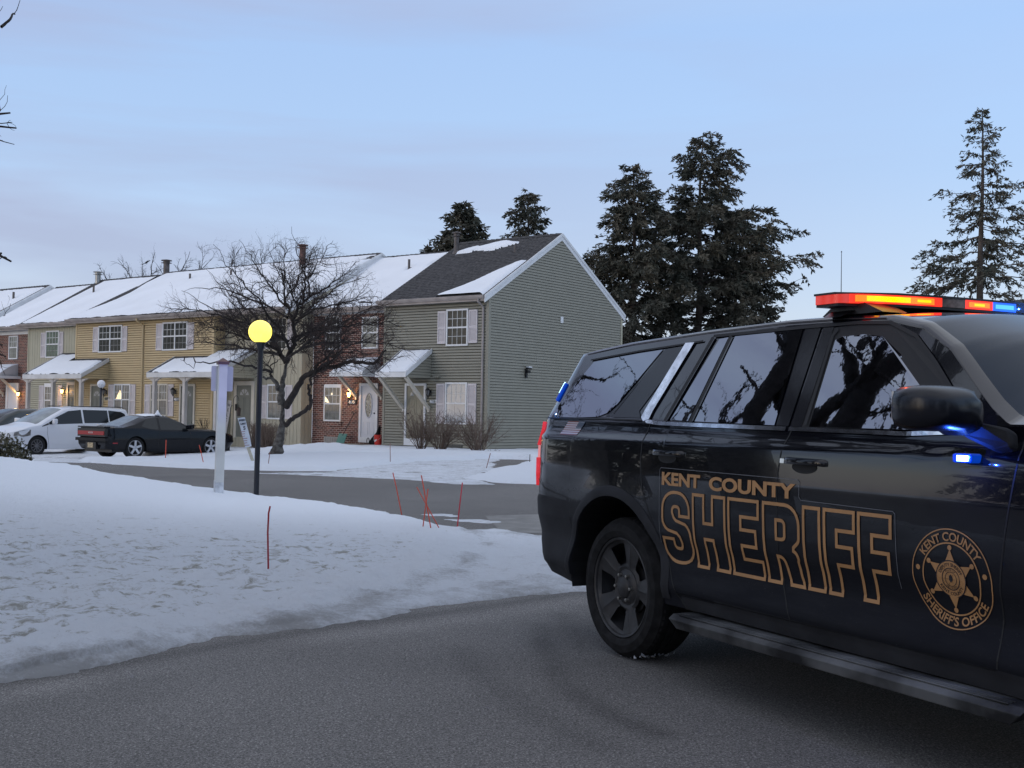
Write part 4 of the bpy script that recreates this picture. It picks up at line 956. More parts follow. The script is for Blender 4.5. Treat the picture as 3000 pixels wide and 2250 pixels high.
# ---- the spreading crab apple in front of the brick house
TY = 34.6
base = at(812, 1322, TY)
T = empty('bare_tree', (base.x, base.y, base.z)); tag(T, 'spreading bare tree with a forked thick trunk on the snowy lawn before the brick house', 'tree')
def tp(l):
    """measured limb: (px, py, depth offset in m)"""
    return np.array([list(at(a, b, TY + c) - base) for a, b, c in l])
g = Grow(3)
def limb(l, r0, r1):
    P = tp(l); t = np.linspace(0, 1, len(P)); m = max(len(P) * 3, 6); tt = np.linspace(0, 1, m)
    Q = np.stack([np.interp(tt, t, P[:, k]) for k in range(3)], -1)
    Q[1:-1] = (Q[:-2] + 2 * Q[1:-1] + Q[2:]) / 4; Q[1:-1] = (Q[:-2] + 2 * Q[1:-1] + Q[2:]) / 4
    j_ = g.r.normal(0, 0.035, Q.shape); j_[0] = 0; j_[: max(1, m // 6)] *= 0.3; Q = Q + (j_ if r0 < 0.09 else j_ * 0.4); Rr = r0 + (min(r1, 0.03 if r1 > 0.02 else 0.0045) - r0) * np.linspace(0, 1, m) ** 0.85; Rr = np.maximum(Rr, 0.004); return Q, Rr
LM = []
LM.append(limb([(806, 1336, 0), (812, 1318, 0), (818, 1285, 0), (828, 1249, 0), (830, 1213, 0), (826, 1182, 0)], 0.215, 0.15))
LM.append(limb([(826, 1184, 0), (823, 1150, 0), (828, 1120, 0.1), (836, 1086, 0.1), (840, 1055, 0.1)], 0.125, 0.095))
LM.append(limb([(838, 1062, 0.1), (850, 1030, 0), (862, 1000, -0.1), (860, 971, 0), (857, 937, 0.1), (846, 903, 0.2), (836, 876, 0.2), (829, 840, 0.3), (829, 802, 0.3), (833, 760, 0.2), (842, 700, 0.2)], 0.085, 0.012))
LM.append(limb([(838, 1062, 0.1), (815, 1024, 0.4), (800, 990, 0.8), (775, 950, 1.0), (735, 915, 1.2), (709, 895, 1.3), (660, 850, 1.5), (600, 790, 1.6)], 0.075, 0.012))
LM.append(limb([(857, 937, 0), (874, 903, -0.3), (890, 880, -0.4), (926, 854, -0.6), (964, 840, -0.8), (1010, 800, -1.0), (1050, 770, -1.1)], 0.055, 0.010))
LM.append(limb([(889, 881, -0.4), (894, 845, -0.3), (893, 813, -0.2), (881, 775, 0), (868, 720, 0.1), (850, 668, 0.2)], 0.04, 0.008))
LM.append(limb([(906, 866, -0.5), (903, 813, -0.7), (919, 784, -0.9), (950, 740, -1.1), (975, 700, -1.2)], 0.03, 0.006))
LM.append(limb([(826, 1150, 0), (809, 1119, -0.2), (794, 1104, -0.3), (771, 1110, -0.4)], 0.085, 0.05))
LM.append(limb([(797, 1105, -0.3), (792, 1081, -0.3), (800, 1064, -0.2), (821, 1052, 0.2)], 0.045, 0.02))
LM.append(limb([(797, 1090, -0.3), (775, 1082, -0.5), (748, 1075, -0.8), (674, 1060, -1.4), (638, 1061, -1.7), (590, 1066, -2.0), (560, 1069, -2.2), (527, 1055, -2.4)], 0.05, 0.018))
LM.append(limb([(838, 1192, 0), (856, 1162, -0.2), (867, 1144, -0.3), (877, 1122, -0.4), (894, 1104, -0.5), (914, 1090, -0.6), (930, 1086, -0.7), (957, 1077, -0.9), (993, 1072, -1.1), (1022, 1056, -1.3), (1044, 1063, -1.4), (1074, 1066, -1.5), (1102, 1064, -1.6), (1112, 1050, -1.7), (1130, 1024, -1.8)], 0.105, 0.030))
LM.append(limb([(838, 1246, 0), (850, 1232, -0.2), (867, 1218, -0.3), (899, 1202, -0.6), (915, 1189, -0.7), (911, 1165, -0.7), (906, 1150, -0.7), (909, 1128, -0.7), (917, 1101, -0.7), (935, 1070, -0.8), (975, 1030, -1.0)], 0.075, 0.028))
LM.append(limb([(957, 1077, -0.9), (985, 1040, -0.5), (1030, 1005, -0.2), (1090, 985, 0.2), (1160, 975, 0.4)], 0.04, 0.008))
LM.append(limb([(930, 1086, -0.7), (960, 1050, -1.4), (1010, 1030, -2.0), (1070, 1030, -2.3), (1140, 1045, -2.5)], 0.04, 0.008))
LM.append(limb([(862, 1000, 0), (900, 975, 0.6), (960, 955, 1.0), (1040, 930, 1.3), (1120, 900, 1.5)], 0.05, 0.008))
LM.append(limb([(840, 1050, 0), (880, 1020, -0.8), (940, 980, -1.5), (1010, 940, -2.0), (1090, 900, -2.3), (1180, 870, -2.5)], 0.05, 0.008))
LM.append(limb([(815, 1024, 0.4), (770, 1000, 0), (700, 985, -0.6), (620, 960, -1.2), (540, 930, -1.6)], 0.05, 0.008))
LM.append(limb([(800, 990, 0.8), (740, 985, 1.6), (670, 930, 2.2), (600, 890, 2.6), (530, 850, 2.8)], 0.045, 0.008))
LM.append(limb([(850, 1030, 0), (820, 960, -0.9), (770, 900, -1.6), (720, 840, -2.0), (670, 780, -2.2), (630, 720, -2.3)], 0.045, 0.007))
LM.append(limb([(858, 960, 0), (900, 900, 1.0), (960, 860, 1.8), (1020, 830, 2.2), (1090, 800, 2.4)], 0.04, 0.007))
LM.append(limb([(846, 903, 0.2), (800, 860, 0.4), (760, 800, 0.5), (730, 740, 0.6), (700, 700, 0.6)], 0.035, 0.007))
LM.append(limb([(836, 876, 0.2), (870, 820, 1.0), (900, 760, 1.4), (930, 715, 1.6)], 0.03, 0.006))
LM.append(limb([(874, 903, -0.3), (850, 850, -1.2), (810, 790, -1.8), (780, 720, -2.0)], 0.03, 0.006))
LM.append(limb([(845, 1000, 0), (780, 965, -0.8), (700, 940, -1.4), (610, 915, -1.8), (530, 905, -2.0), (490, 902, -2.1)], 0.045, 0.007))
LM.append(limb([(820, 1040, 0), (750, 1025, 0.8), (660, 1008, 1.5), (580, 1000, 2.0), (515, 1008, 2.3)], 0.045, 0.007))
LM.append(limb([(870, 985, 0), (950, 962, -1.0), (1050, 950, -1.7), (1140, 945, -2.0), (1210, 958, -2.2)], 0.045, 0.007))
LM.append(limb([(880, 1020, 0), (960, 1004, 0.9), (1060, 1000, 1.5), (1150, 1010, 1.8), (1215, 1038, 2.0)], 0.045, 0.007))
LM.append(limb([(842, 930, 0), (760, 885, 1.2), (680, 856, 2.0), (600, 842, 2.4), (535, 850, 2.6)], 0.04, 0.007))
LM.append(limb([(860, 940, 0), (940, 905, -1.2), (1030, 880, -2.0), (1120, 870, -2.4)], 0.04, 0.007))
LM.append(limb([(800, 1000, 0), (740, 960, -2.0), (690, 900, -2.8), (640, 830, -3.2)], 0.035, 0.006))
LM.append(limb([(880, 1000, 0), (930, 960, 2.2), (980, 900, 3.0), (1030, 850, 3.3)], 0.035, 0.006))
trunk_lines = LM[:2] + [LM[i] for i in (7,)]
tubes('trunk', trunk_lines, BARK, T, (14, 6, 4))
def inside(P):
    q = P[-1]; return q[2] < 6.35 * math.sqrt(max(0.02, 1 - ((q[0] - 0.35) / 4.3) ** 2)) and q[2] > 2.15 - 0.0 * q[0] and abs(q[1]) < 3.9
g.L = []
heart = np.array([0.3, 0, 2.6])
spec = [(7.0, (0.5, 1.3), 0.015, 8, 0.26, (0, 0, -0.08), 0.04), (7.5, (0.25, 0.75), 0.0090, 6, 0.28, (0, 0, -0.08), 0.06), (7.5, (0.08, 0.28), 0.0062, 3, 0.3, (0, 0, 0.1), 0.1)]
for P, Rr in LM[2:]:
    if len(P) and not (P is LM[7][0]) and not (P is LM[9][0]): g.sprout(P, Rr, 0, spec, heart)
P, Rr = LM[9]; g.sprout(P[:9], Rr[:9], 0, [(1.5, (0.3, 0.7), 0.008, 5, 0.16, (0, 0, 0.2), 0.1), (3, (0.1, 0.3), 0.005, 3, 0.2, (0, 0, 0), 0.2)])
P = LM[9][0]; g.L.append((np.array([P[-6], P[-6] + [-0.05, 0, 0.12]]), [0.02, 0.014])); g.L.append((np.array([P[-2], P[-2] + [0.02, 0, 0.1]]), [0.02, 0.015]))
g.L = [l for l in g.L if inside(l[0])]
tubes('branches', [LM[i] for i in range(2, len(LM)) if i != 7] + [l for l in g.L if l[1][0] > 0.0092], BARKD, T, (8, 5, 3))
tubes('twigs', [l for l in g.L if l[1][0] <= 0.0092], TWIG, T, (4, 3, 3))
# ---- bare trees: a generic one
def bare_tree(name, loc, H, rad, r0, seed, label, dens=1.0, lean=(0, 0), twig_r=0.006, group=None, nl=9, fork=0.28):
    e = empty(name, loc); tag(e, label, 'tree', group); g = Grow(seed); k = g.r
    P, Rr = g.wander((0, 0, -0.3), (lean[0], lean[1], 1), H * fork + 0.3, r0, r0 * 0.8, 6, 0.05); trunk = g.L; g.L = []
    top = P[-1]; limbs = []
    for i in range(nl):
        a = 2 * math.pi * (i + k.uniform(-0.3, 0.3)) / nl; up = k.uniform(0.35, 1.5); d = np.array([math.cos(a), math.sin(a), up])
        st = P[-1 - int(k.integers(0, 2))]; ln = math.hypot(rad, (H * (1 - fork)) * min(1, up / 1.1)) * k.uniform(0.75, 0.95)
        Q, R2 = g.wander(st, d, ln, r0 * k.uniform(0.38, 0.55), 0.012, 12, 0.13, (0, 0, 0.25)); limbs.append((Q, R2))
        if k.random() < 0.6:
            j = int(k.integers(3, 7)); Q2, R3 = g.wander(Q[j], Q[j + 1] - Q[j] + k.normal(0, 0.35, 3) * np.linalg.norm(Q[j + 1] - Q[j]), ln * 0.6, R2[j] * 0.8, 0.01, 9, 0.14, (0, 0, 0.2)); limbs.append((Q2, R3))
    spec = [(1.3 * dens, (rad * 0.22, rad * 0.5), 0.035, 8, 0.17, (0, 0, 0.1), 0.18), (2.0 * dens, (rad * 0.09, rad * 0.22), 0.013, 6, 0.2, (0, 0, 0.05), 0.1), (2.6 * dens, (rad * 0.04, rad * 0.1), twig_r, 4, 0.2, (0, 0, 0), 0.1)]
    for Q, R2 in limbs: g.sprout(Q, R2, 0, spec, np.array([0, 0, H * 0.4]))
    tubes('trunk', trunk, BARK, e, (14, 6, 4)); tubes('crown', g.L, BARKD, e, (8, 5, 3)); return e
def oak(loc, H, clear, r0, seed, label, az0, dens=0.8, reach=0.85, up=(0.5, 1.6), nl=9, lean=(0, 0), tip=0.0065):
    """big bare oak: clear trunk, thick crooked limbs that climb outwards"""
    e = empty('bare_oak', loc); tag(e, label, 'tree'); g = Grow(seed); k = g.r
    P, Rr = g.wander((0, 0, -0.3), (lean[0], lean[1], 1), clear, r0, r0 * 0.78, 7, 0.06); trunk = g.L; g.L = []; limbs = []
    for i in range(nl):
        a = az0 + 2 * math.pi * (i + k.uniform(-0.25, 0.25)) / nl; u_ = k.uniform(*up); d = np.array([math.cos(a), math.sin(a), u_]); st = P[-1 - int(k.integers(0, 3))]; ln = (H - clear) * reach * k.uniform(0.8, 1.05)
        Q, R2 = g.wander(st, d, ln, r0 * k.uniform(0.40, 0.58), 0.02, 13, 0.19, (0, 0, 0.35)); limbs.append((Q, R2))
        for j in (3, 6):
            dd = Q[j + 1] - Q[j]; nn = np.linalg.norm(dd); Q2, R3 = g.wander(Q[j], dd / nn + k.normal(0, 0.55, 3), ln * (0.62 - 0.05 * j), R2[j] * 0.72, 0.012, 10, 0.2, (0, 0, 0.2)); limbs.append((Q2, R3))
    spec = [(1.5 * dens, (0.9, 2.3), 0.045, 9, 0.22, (0, 0, 0.15), 0.15), (2.1 * dens, (0.4, 1.1), 0.016, 7, 0.24, (0, 0, 0.05), 0.1), (3.0 * dens, (0.15, 0.5), tip, 4, 0.25, (0, 0, 0), 0.1)]
    for Q, R2 in limbs: g.sprout(Q, R2, 0, spec, np.array([0, 0, clear]))
    # kept clear of the road side, as such street trees are: only a few tips reach past the lawn's edge
    def clear_of(P):
        w = P + np.array(loc); d = w - np.array([0, 0, CAMH]); yy = d[:, 1]; u_ = d[:, 0] / np.maximum(yy, 0.1); v_ = d[:, 2] / np.maximum(yy, 0.1)
        return not np.any((yy > 0.3) & (u_ > -0.424) & (u_ < 0.6) & (v_ < 0.40))
    g.L = [l for l in g.L if clear_of(np.asarray(l[0]))]
    tubes('trunk', trunk, BARK, e, (14, 6, 4)); tubes('crown', g.L, BARKD, e, (9, 5, 3)); return e
oak((-6.3, 8.9, 0.35), 14.5, 5.2, 0.42, 21, 'big bare oak just outside the left edge, mirrored in the vehicle windows', 0.4, 1.0, 0.75, (0.9, 2.0), lean=(0.02, 0.05))
oak((-13.2, 19.8, 0.7), 13.0, 3.2, 0.34, 22, 'bare oak whose low twigs hang over the roofs at the left edge', 0.1, 1.0, 0.75, (0.3, 1.4), nl=9)
oak((-10.6, 13.8, 0.5), 13.5, 3.6, 0.36, 27, 'crooked bare oak mirrored in the rear door glass', 0.9, 1.1, 0.8, (0.4, 1.5), nl=9)
oak((-12.5, 3.0, 0.3), 14.0, 4.0, 0.40, 24, 'bare oak on the lawn outside the frame to the left', 0.7, 0.7, 0.8, (0.5, 1.5), nl=8)
def back(px, Y, z=0): p = at(px, 1200, Y); return (p.x, p.y, z)
bare_tree('bare_tree', back(458, 78), 12.6, 3.0, 0.16, 23, 'thin bare treetop with a bird above it behind the far roofs', 2.6, twig_r=0.018, fork=0.5)
bare_tree('bare_tree', back(650, 76), 13.4, 5.2, 0.22, 24, 'bare treetop showing over the roof ridge left of the rusty flue', 1.6, twig_r=0.018, fork=0.4)
# ---- spruces
NEEDLE = M('needles', (0.066, 0.078, 0.064), 0.85, noise=(0.9, 0.25, (0.125, 0.112, 0.085)), spec=0.2)
SPBARK = M('spruce_bark', (0.085, 0.068, 0.058), 0.9, noise=(3, 0.3))
def spruce(name, loc, H, rad, label, seed, gaps=0.0, z0=0.12, r0=0.22, droop=0.30, tuft=0.30, lean=0.0, power=0.8, prof=None, dens=1.0, whorl=0.42, skirt=(0, 0), tufts=7, group='spruces behind the houses', low=0.0, nb=6):
    e = empty(name, loc); tag(e, label, 'tree', group); k = np.random.default_rng(seed)
    zz = np.linspace(0, H, 14); tx = lean * (zz / H) ** 1.5 * H + 0.05 * np.sin(zz * 0.7 + seed); ty = 0.05 * np.cos(zz * 0.5)
    trunk = np.stack([tx, ty, zz - 0.3], -1); tubes('trunk', [(trunk, np.linspace(r0, 0.02, 14))], SPBARK, e, (10, 5, 3))
    sticks = []; C = []; Dv = []; Ln = []
    z = H * z0
    while z < H - 0.15:
        f = z / H; rr = rad * ((prof(f) if prof else (1 - f) ** power)); n = k.integers(nb - 2, nb + 2)
        a0 = k.uniform(0, 6.28)
        for i in range(n):
            if k.random() < gaps: continue
            a = a0 + 2 * math.pi * i / n + k.uniform(-0.4, 0.4); ln = max(0.15, rr * k.uniform(0.6, 1.15) * (1 + skirt[0] * math.cos(a - skirt[1])))
            st = np.array([np.interp(z, zz, tx), 0, z + k.uniform(-0.15, 0.15)]); m = 8; t = np.linspace(0, 1, m)
            dr = droop * ln * k.uniform(0.5, 1.3) * (1 if f < 0.75 else (0.2 - (f - 0.75) * 3))
            P = np.stack([st[0] + np.cos(a) * ln * t, st[1] + np.sin(a) * ln * t, st[2] - dr * np.sin(t * 2.2) + 0.10 * ln * t ** 2], -1); P[1:] += k.normal(0, 0.02 * ln, (m - 1, 3))
            sticks.append((P, np.linspace(min(0.05, 0.012 + ln * 0.011), 0.006, m)))
            # branchlets fan out on both sides and hang
            nsub = int(ln * 5 * dens) + 2
            for j in range(nsub):
                t0 = k.uniform(0.18, 1.0); p = np.array([np.interp(t0, t, P[:, c]) for c in range(3)])
                sa = a + k.choice([-1, 1]) * k.uniform(0.3, 1.1); sl = min(ln * 0.42, 0.95) * k.uniform(0.4, 1.1) * (1.1 - 0.5 * t0); nn = max(2, int(sl / 0.10))
                s = np.linspace(0, 1, nn); hang = sl * k.uniform(0.15, 0.75)
                Q = np.stack([p[0] + np.cos(sa) * sl * s, p[1] + np.sin(sa) * sl * s, p[2] - hang * s ** 1.5], -1)
                if sl > 0.3: sticks.append((Q, np.linspace(0.010, 0.004, nn)))
                q = np.repeat(Q, tufts // 3 + 1, 0); q = q + k.normal(0, 0.035, q.shape)
                C.append(q); dv = np.tile(np.array([np.cos(sa), np.sin(sa), -hang / sl * 0.9]), (len(q), 1)) + k.normal(0, 0.55, q.shape); Dv.append(dv); Ln.append(np.full(len(q), tuft) * k.uniform(0.5, 1.15, len(q)))
        z += whorl * k.uniform(0.7, 1.3) * (0.55 + 0.45 * (1 - f))
    # leader
    q = np.stack([np.full(14, tx[-1]), np.zeros(14), np.linspace(H - 0.9, H - 0.25, 14)], -1); C.append(q); Dv.append(k.normal(0, 0.5, q.shape) + [0, 0, 0.6]); Ln.append(np.full(14, tuft * 0.8))
    C = np.concatenate(C); Dv = np.concatenate(Dv); Ln = np.concatenate(Ln)
    if low: keep = C[:, 2] > low; C, Dv, Ln = C[keep], Dv[keep], Ln[keep]
    Dv /= np.linalg.norm(Dv, axis=1, keepdims=True); sd = np.cross(Dv, k.normal(0, 1, C.shape)); sd /= np.linalg.norm(sd, axis=1, keepdims=True); w = (Ln * 0.15)[:, None]
    a = C - sd * w * 0.6; b = C + sd * w * 0.6; c = C + Dv * Ln[:, None] * 0.55 + sd * w; d = C + Dv * Ln[:, None]; f_ = C + Dv * Ln[:, None] * 0.55 - sd * w
    V = np.stack([a, b, c, d, f_], 1).reshape(-1, 3); i = np.arange(len(C))[:, None] * 5
    Q = np.concatenate([i + np.array([[0, 1, 2, 4]]), i + np.array([[4, 2, 3, 3]])]) if False else np.concatenate([i + np.array([[0, 1, 2]]), i + np.array([[0, 2, 4]]), i + np.array([[4, 2, 3]])])
    tubes('limbs', sticks, SPBARK, e, (6, 4, 3)); npmesh('needles', V, Q, NEEDLE, e, False); return e
p = back(1342, 64); spruce('spruce', p, 12.9, 3.9, 'broad low spruce top directly behind the end house flue', 31, z0=0.35, droop=-0.15, power=0.55, dens=1.2, tufts=9, low=5.5, tuft=0.34)
p = back(1247, 66); spruce('spruce', p, 9.3, 1.0, 'small spruce tip left of the broad spruce top', 36, z0=0.6, power=0.8, low=6, tuft=0.3)
p = back(1538, 66); spruce('spruce', p, 13.9, 3.3, 'slim spruce top behind the ridge close to the gable peak', 32, gaps=0.05, z0=0.4, power=0.5, low=5.5, droop=0.2, dens=1.3)
p = back(1850, 58); spruce('spruce', p, 13.9, 5.3, 'dense dark spruce just right of the blank gable', 33, gaps=0.08, z0=0.06, power=0.66, dens=1.3, tufts=12, tuft=0.25, r0=0.26, whorl=0.5, droop=0.16)
p = back(2040, 60); spruce('spruce', p, 16.0, 5.6, 'tallest ragged spruce with long limbs reaching right', 134, gaps=0.20, z0=0.06, droop=-0.05, power=0.62, lean=0.008, dens=1.15, tuft=0.25, skirt=(0.25, 0.0), r0=0.30, tufts=12, whorl=0.52, prof=lambda f: np.interp(f, [0, 0.45, 0.66, 0.70, 0.74, 0.92, 1.0], [0.92, 0.88, 0.80, 0.50, 0.36, 0.27, 0.08]))
p = back(2150, 63); spruce('spruce', p, 12.3, 3.6, 'spruce filling the gap right of the tallest one', 45, gaps=0.2, z0=0.05, droop=0.3, power=0.45, dens=0.9, tufts=9, tuft=0.26)
p = back(2225, 61); spruce('spruce', p, 9.2, 2.0, 'low drooping spruce at the right foot of the tallest one', 35, gaps=0.1, z0=0.05, droop=0.5, power=0.45, dens=1.0, tuft=0.26)
p = back(1730, 60); spruce('spruce', p, 9.8, 3.0, 'low spruce tucked against the gable edge', 46, gaps=0.1, z0=0.05, droop=0.2, power=0.5, dens=1.0, tuft=0.26)
p = back(2868, 50); spruce('spruce', p, 14.9, 4.8, 'thin see-through spruce at the right edge above the light bar', 37, gaps=0.34, z0=0.10, droop=0.16, power=0.75, dens=1.25, r0=0.24, tufts=9, tuft=0.20, whorl=0.62, lean=0.006, nb=5)
p = back(3120, 54); spruce('spruce', p, 9.5, 4.0, 'spruce boughs low at the right edge behind the thin spruce', 38, gaps=0.1, z0=0.05, power=0.6)
# unseen spruces added to the left and behind, to darken what the vehicle reflects
src_ = [o for o in COL.objects if o.name.startswith('spruce') and o.type == 'EMPTY'][3]
k_ = np.random.default_rng(5)
for i in range(13):
    a = R(-62 - i * 17 + k_.uniform(-5, 5)); d = k_.uniform(26, 36); c = src_.copy(); COL.objects.link(c); c.location = (math.sin(a) * d, 6 + math.cos(a) * d, 0); c.rotation_euler = (0, 0, k_.uniform(0, 6)); f_ = k_.uniform(0.75, 1.1); c.scale = (f_, f_, f_)
    c['label'] = 'added spruce out of the picture, there to darken the vehicle reflections'; c['group'] = 'spruces outside the frame'
    for ch in list(src_.children): q = ch.copy(); COL.objects.link(q); q.parent = c
# ---- leafless shrubs
SHRUBT = M('shrub_twigs', (0.16, 0.115, 0.09), 0.85)
def shrub(name, loc, H, W, seed, label, n=26, dens=11.0, group='leafless shrubs before the olive house', seeds=True, shape=0.55):
    e = empty(name, loc); tag(e, label, 'shrub', group); g = Grow(seed); k = g.r; L = []
    for i in range(n):
        a = k.uniform(0, 6.28); r = k.uniform(0, 0.14) * W; d = np.array([math.cos(a), math.sin(a), k.uniform(1.2, 4.0)])
        P, Rr = g.wander((r * math.cos(a), r * math.sin(a), -0.1), d, H * k.uniform(0.75, 1.1), 0.013, 0.005, 8, 0.10, (0.2 * math.cos(a), 0.2 * math.sin(a), 0)); L.append((P, Rr))
    for P, Rr in L: g.sprout(P[2:], Rr[2:], 0, [(dens, (0.2, 0.55), 0.0085, 5, 0.15, (0, 0, 0.2), 0.05), (9, (0.06, 0.2), 0.006, 3, 0.2, (0, 0, 0.1), 0.1)])
    tubes('branches', g.L, SHRUBT, e, (5, 4, 3)); return e
for px, py, Y, H, W, sd, lb in ((1234, 1312, 39.2, 1.35, 1.0, 41, 'leafless shrub hiding the foot of the olive door'), (1290, 1318, 38.9, 1.30, 1.2, 42, 'leafless shrub under the left shutter of the lower olive window'), (1400, 1324, 38.6, 1.40, 1.3, 43, 'leafless shrub wrapping round the house corner by the downspout')):
    p = at(px, py, Y); shrub('shrub', (p.x, p.y, p.z), H, W, sd, lb, 44 if sd > 41 else 34)
def hedge(name, a, b, w, h, seed, label, n=240):
    a, b = Vector(a), Vector(b); e = empty(name, (a.x, a.y, a.z)); tag(e, label, 'hedge'); g = Grow(seed); k = g.r; d = b - a
    for i in range(n):
        t = k.uniform(0, 1); o = Vector((-d.y, d.x, 0)).normalized() * k.uniform(-w / 2, w / 2); s = d * t + o
        P, Rr = g.wander((s.x, s.y, -0.1), (k.normal(0, 0.25), k.normal(0, 0.25), 1), h * k.uniform(0.85, 1.05), 0.010, 0.005, 6, 0.1)
    L = list(g.L)
    for P, Rr in L: g.sprout(P, Rr, 0, [(8, (0.1, 0.3), 0.006, 4, 0.2, (0, 0, 0.2), 0.1), (6, (0.05, 0.12), 0.005, 2, 0.2, (0, 0, 0), 0.1)])
    tubes('branches', g.L, SHRUBT, e, (4, 3, 3)); return e
a = at(746, 1300, 43.6); b = at(800, 1300, 41.9); hedge('hedge', (a.x, a.y, 0.05), (b.x, b.y, 0.05), 0.7, 1.0, 51, 'clipped leafless hedge beside the bare tree trunk under the beige window')
a = at(150, 1300, 52.0); b = at(440, 1300, 49.3); hedge('hedge', (a.x, a.y, -0.15), (b.x, b.y, -0.15), 0.8, 1.25, 52, 'long leafless hedge rising behind the white minivan', 420)
# evergreen bush at the left edge
bl = at(5, 1342, 22.0)
e = empty('evergreen_bush', (bl.x, bl.y, -0.25)); tag(e, 'dark evergreen bush dusted with snow at the left edge', 'bush'); k = np.random.default_rng(61)
n = 9000; ph = k.uniform(0, 2 * np.pi, n); cz = k.uniform(-0.2, 1, n); rr = k.uniform(0.55, 1.0, n) ** 0.5 * (1 + 0.12 * np.sin(ph * 5 + cz * 7))
C = np.stack([0.62 * rr * np.sqrt(1 - np.clip(cz, 0, 1) ** 2) * np.cos(ph), 0.62 * rr * np.sqrt(1 - np.clip(cz, 0, 1) ** 2) * np.sin(ph), 0.05 + 0.98 * np.clip(cz, 0, 1) * rr], -1)
def leafmesh(C, ln, wd, k, up=0.3):
    D = k.normal(0, 1, C.shape) + np.array([0, 0, up]); D /= np.linalg.norm(D, axis=1, keepdims=True); S = np.cross(D, k.normal(0, 1, C.shape)); S /= np.linalg.norm(S, axis=1, keepdims=True)
    V = np.stack([C, C + D * ln * 0.5 + S * wd, C + D * ln, C + D * ln * 0.5 - S * wd], 1).reshape(-1, 3); return V, (np.arange(len(C))[:, None] * 4 + np.arange(4)[None, :])
V, Q = leafmesh(C, 0.07, 0.018, k); npmesh('leaves', V, Q, M('evergreen_leaves', (0.045, 0.055, 0.030), 0.7, noise=(12, 0.4, (0.16, 0.14, 0.08))), e, False)
top = C[(C[:, 2] > 0.62) & (k.random(n) < 0.10)]; V, Q = leafmesh(top + [0, 0, 0.03], 0.05, 0.03, k); npmesh('snow', V, Q, ROOFSNOW, e, False)
g = Grow(62)
for i in range(14): g.wander((0, 0, 0), (k.normal(0, 0.5), k.normal(0, 0.5), 1), 0.8, 0.02, 0.008, 5, 0.1)
tubes('branches', g.L, BARKD, e)
# ================================================================= lamps, signs, stakes and doorstep things
def frame_of(px, py, Y, dx=1.0): return at(px, py, Y)
# tall globe lamp, lit yellow
LY = 17.55
b = at(750, 1449, LY); t_ = at(764, 1005, LY); gc = at(762.5, 972, LY)
E_L = empty('street_lamp', (b.x, b.y, b.z - 0.12)); tag(E_L, 'glowing yellow globe on a tall black pole on the near snowy lawn', 'street lamp')
NAVY = M('lamp_post_paint', (0.012, 0.014, 0.022), 0.35, spec=0.5)
o_ = Vector((b.x, b.y, b.z - 0.12))
mb = MB(); mb.tube([(0, 0, -0.2), t_ - o_ + Vector((0, 0, -0.02))], 0.040, 16); p_ = autosmooth(mb.build('pole', NAVY, E_L))
mb = MB(); tt = t_ - o_; mb.lathe([(0.041, -0.10), (0.05, -0.08), (0.062, -0.03), (0.075, 0.0), (0.085, 0.012), (0.0, 0.013)], 20, tt); autosmooth(mb.build('globe_holder', NAVY, E_L))
mb = MB(); cc = gc - o_; rg = 0.172
mb.lathe([(rg * math.sin(a), -rg * math.cos(a)) for a in np.linspace(0.42, math.pi, 22)], 32, cc); gl = mb.build('globe', M('lit_globe', (1, 0.85, 0.2), 0.3, emit=(1.0, 0.78, 0.10), estr=1.25), E_L, True)
mb = MB(); mb.box((0.178, -0.02, -0.05), (0.20, 0.02, 0.05)); mb.V = [v + cc for v in mb.V]; mb.build('photocell', NAVY, E_L)
# small unlit globe lamp by the van
b = at(296.6, 1125, 47.5)
e = empty('street_lamp', (b.x, b.y, -0.3)); tag(e, 'unlit white globe on a short black pole behind the white minivan', 'street lamp')
mb = MB(); mb.tube([(0, 0, 0), (0, 0, b.z + 0.3 - 0.14)], 0.045, 12); mb.build('pole', NAVY, e, True)
mb = MB(); mb.lathe([(0.16 * math.sin(a), -0.16 * math.cos(a)) for a in np.linspace(0.3, math.pi, 18)], 24, (0, 0, b.z + 0.3)); mb.build('globe', M('white_globe', (0.75, 0.76, 0.8), 0.35), e, True)
# white post with a sign seen from behind
PY = 16.9
b = at(640, 1440, PY); tp_ = at(653, 1068, PY); axis = (tp_ - b)
e = empty('sign_post', (b.x, b.y, b.z), R(24)); tag(e, 'white square post with a brown cap carrying a sign turned away, tinted violet', 'sign post')
POSTW = M('white_vinyl', (0.66, 0.66, 0.64), 0.45, noise=(2.5, 0.10), spec=0.4)
inv = Matrix.Rotation(-R(24), 3, 'Z')
def LP(v): return inv @ (v - b)
top = LP(tp_); w = 0.058
mb = MB(); V = []
for q in (Vector((0, 0, -0.35)) - top * 0.0, top): V += [q + Vector((i * w, j * w, 0)) for i, j in ((-1, -1), (1, -1), (1, 1), (-1, 1))]
mb.add(V, [(3, 2, 1, 0), (4, 5, 6, 7), (0, 1, 5, 4), (1, 2, 6, 5), (2, 3, 7, 6), (3, 0, 4, 7)]); mb.build('post', POSTW, e)
mb = MB()
for r0, r1, z0, z1 in ((0.078, 0.078, 0.0, 0.025), (0.088, 0.088, 0.0251, 0.04), (0.080, 0.004, 0.0401, 0.095)):
    V = [top + Vector((i * r, j * r, z)) for r, z in ((r0, z0), (r1, z1)) for i, j in ((-1, -1), (1, -1), (1, 1), (-1, 1))]; mb.add(V, [(3, 2, 1, 0), (4, 5, 6, 7), (0, 1, 5, 4), (1, 2, 6, 5), (2, 3, 7, 6), (3, 0, 4, 7)])
mb.build('cap', M('copper_cap', (0.16, 0.09, 0.075), 0.5, noise=(8, 0.3)), e)
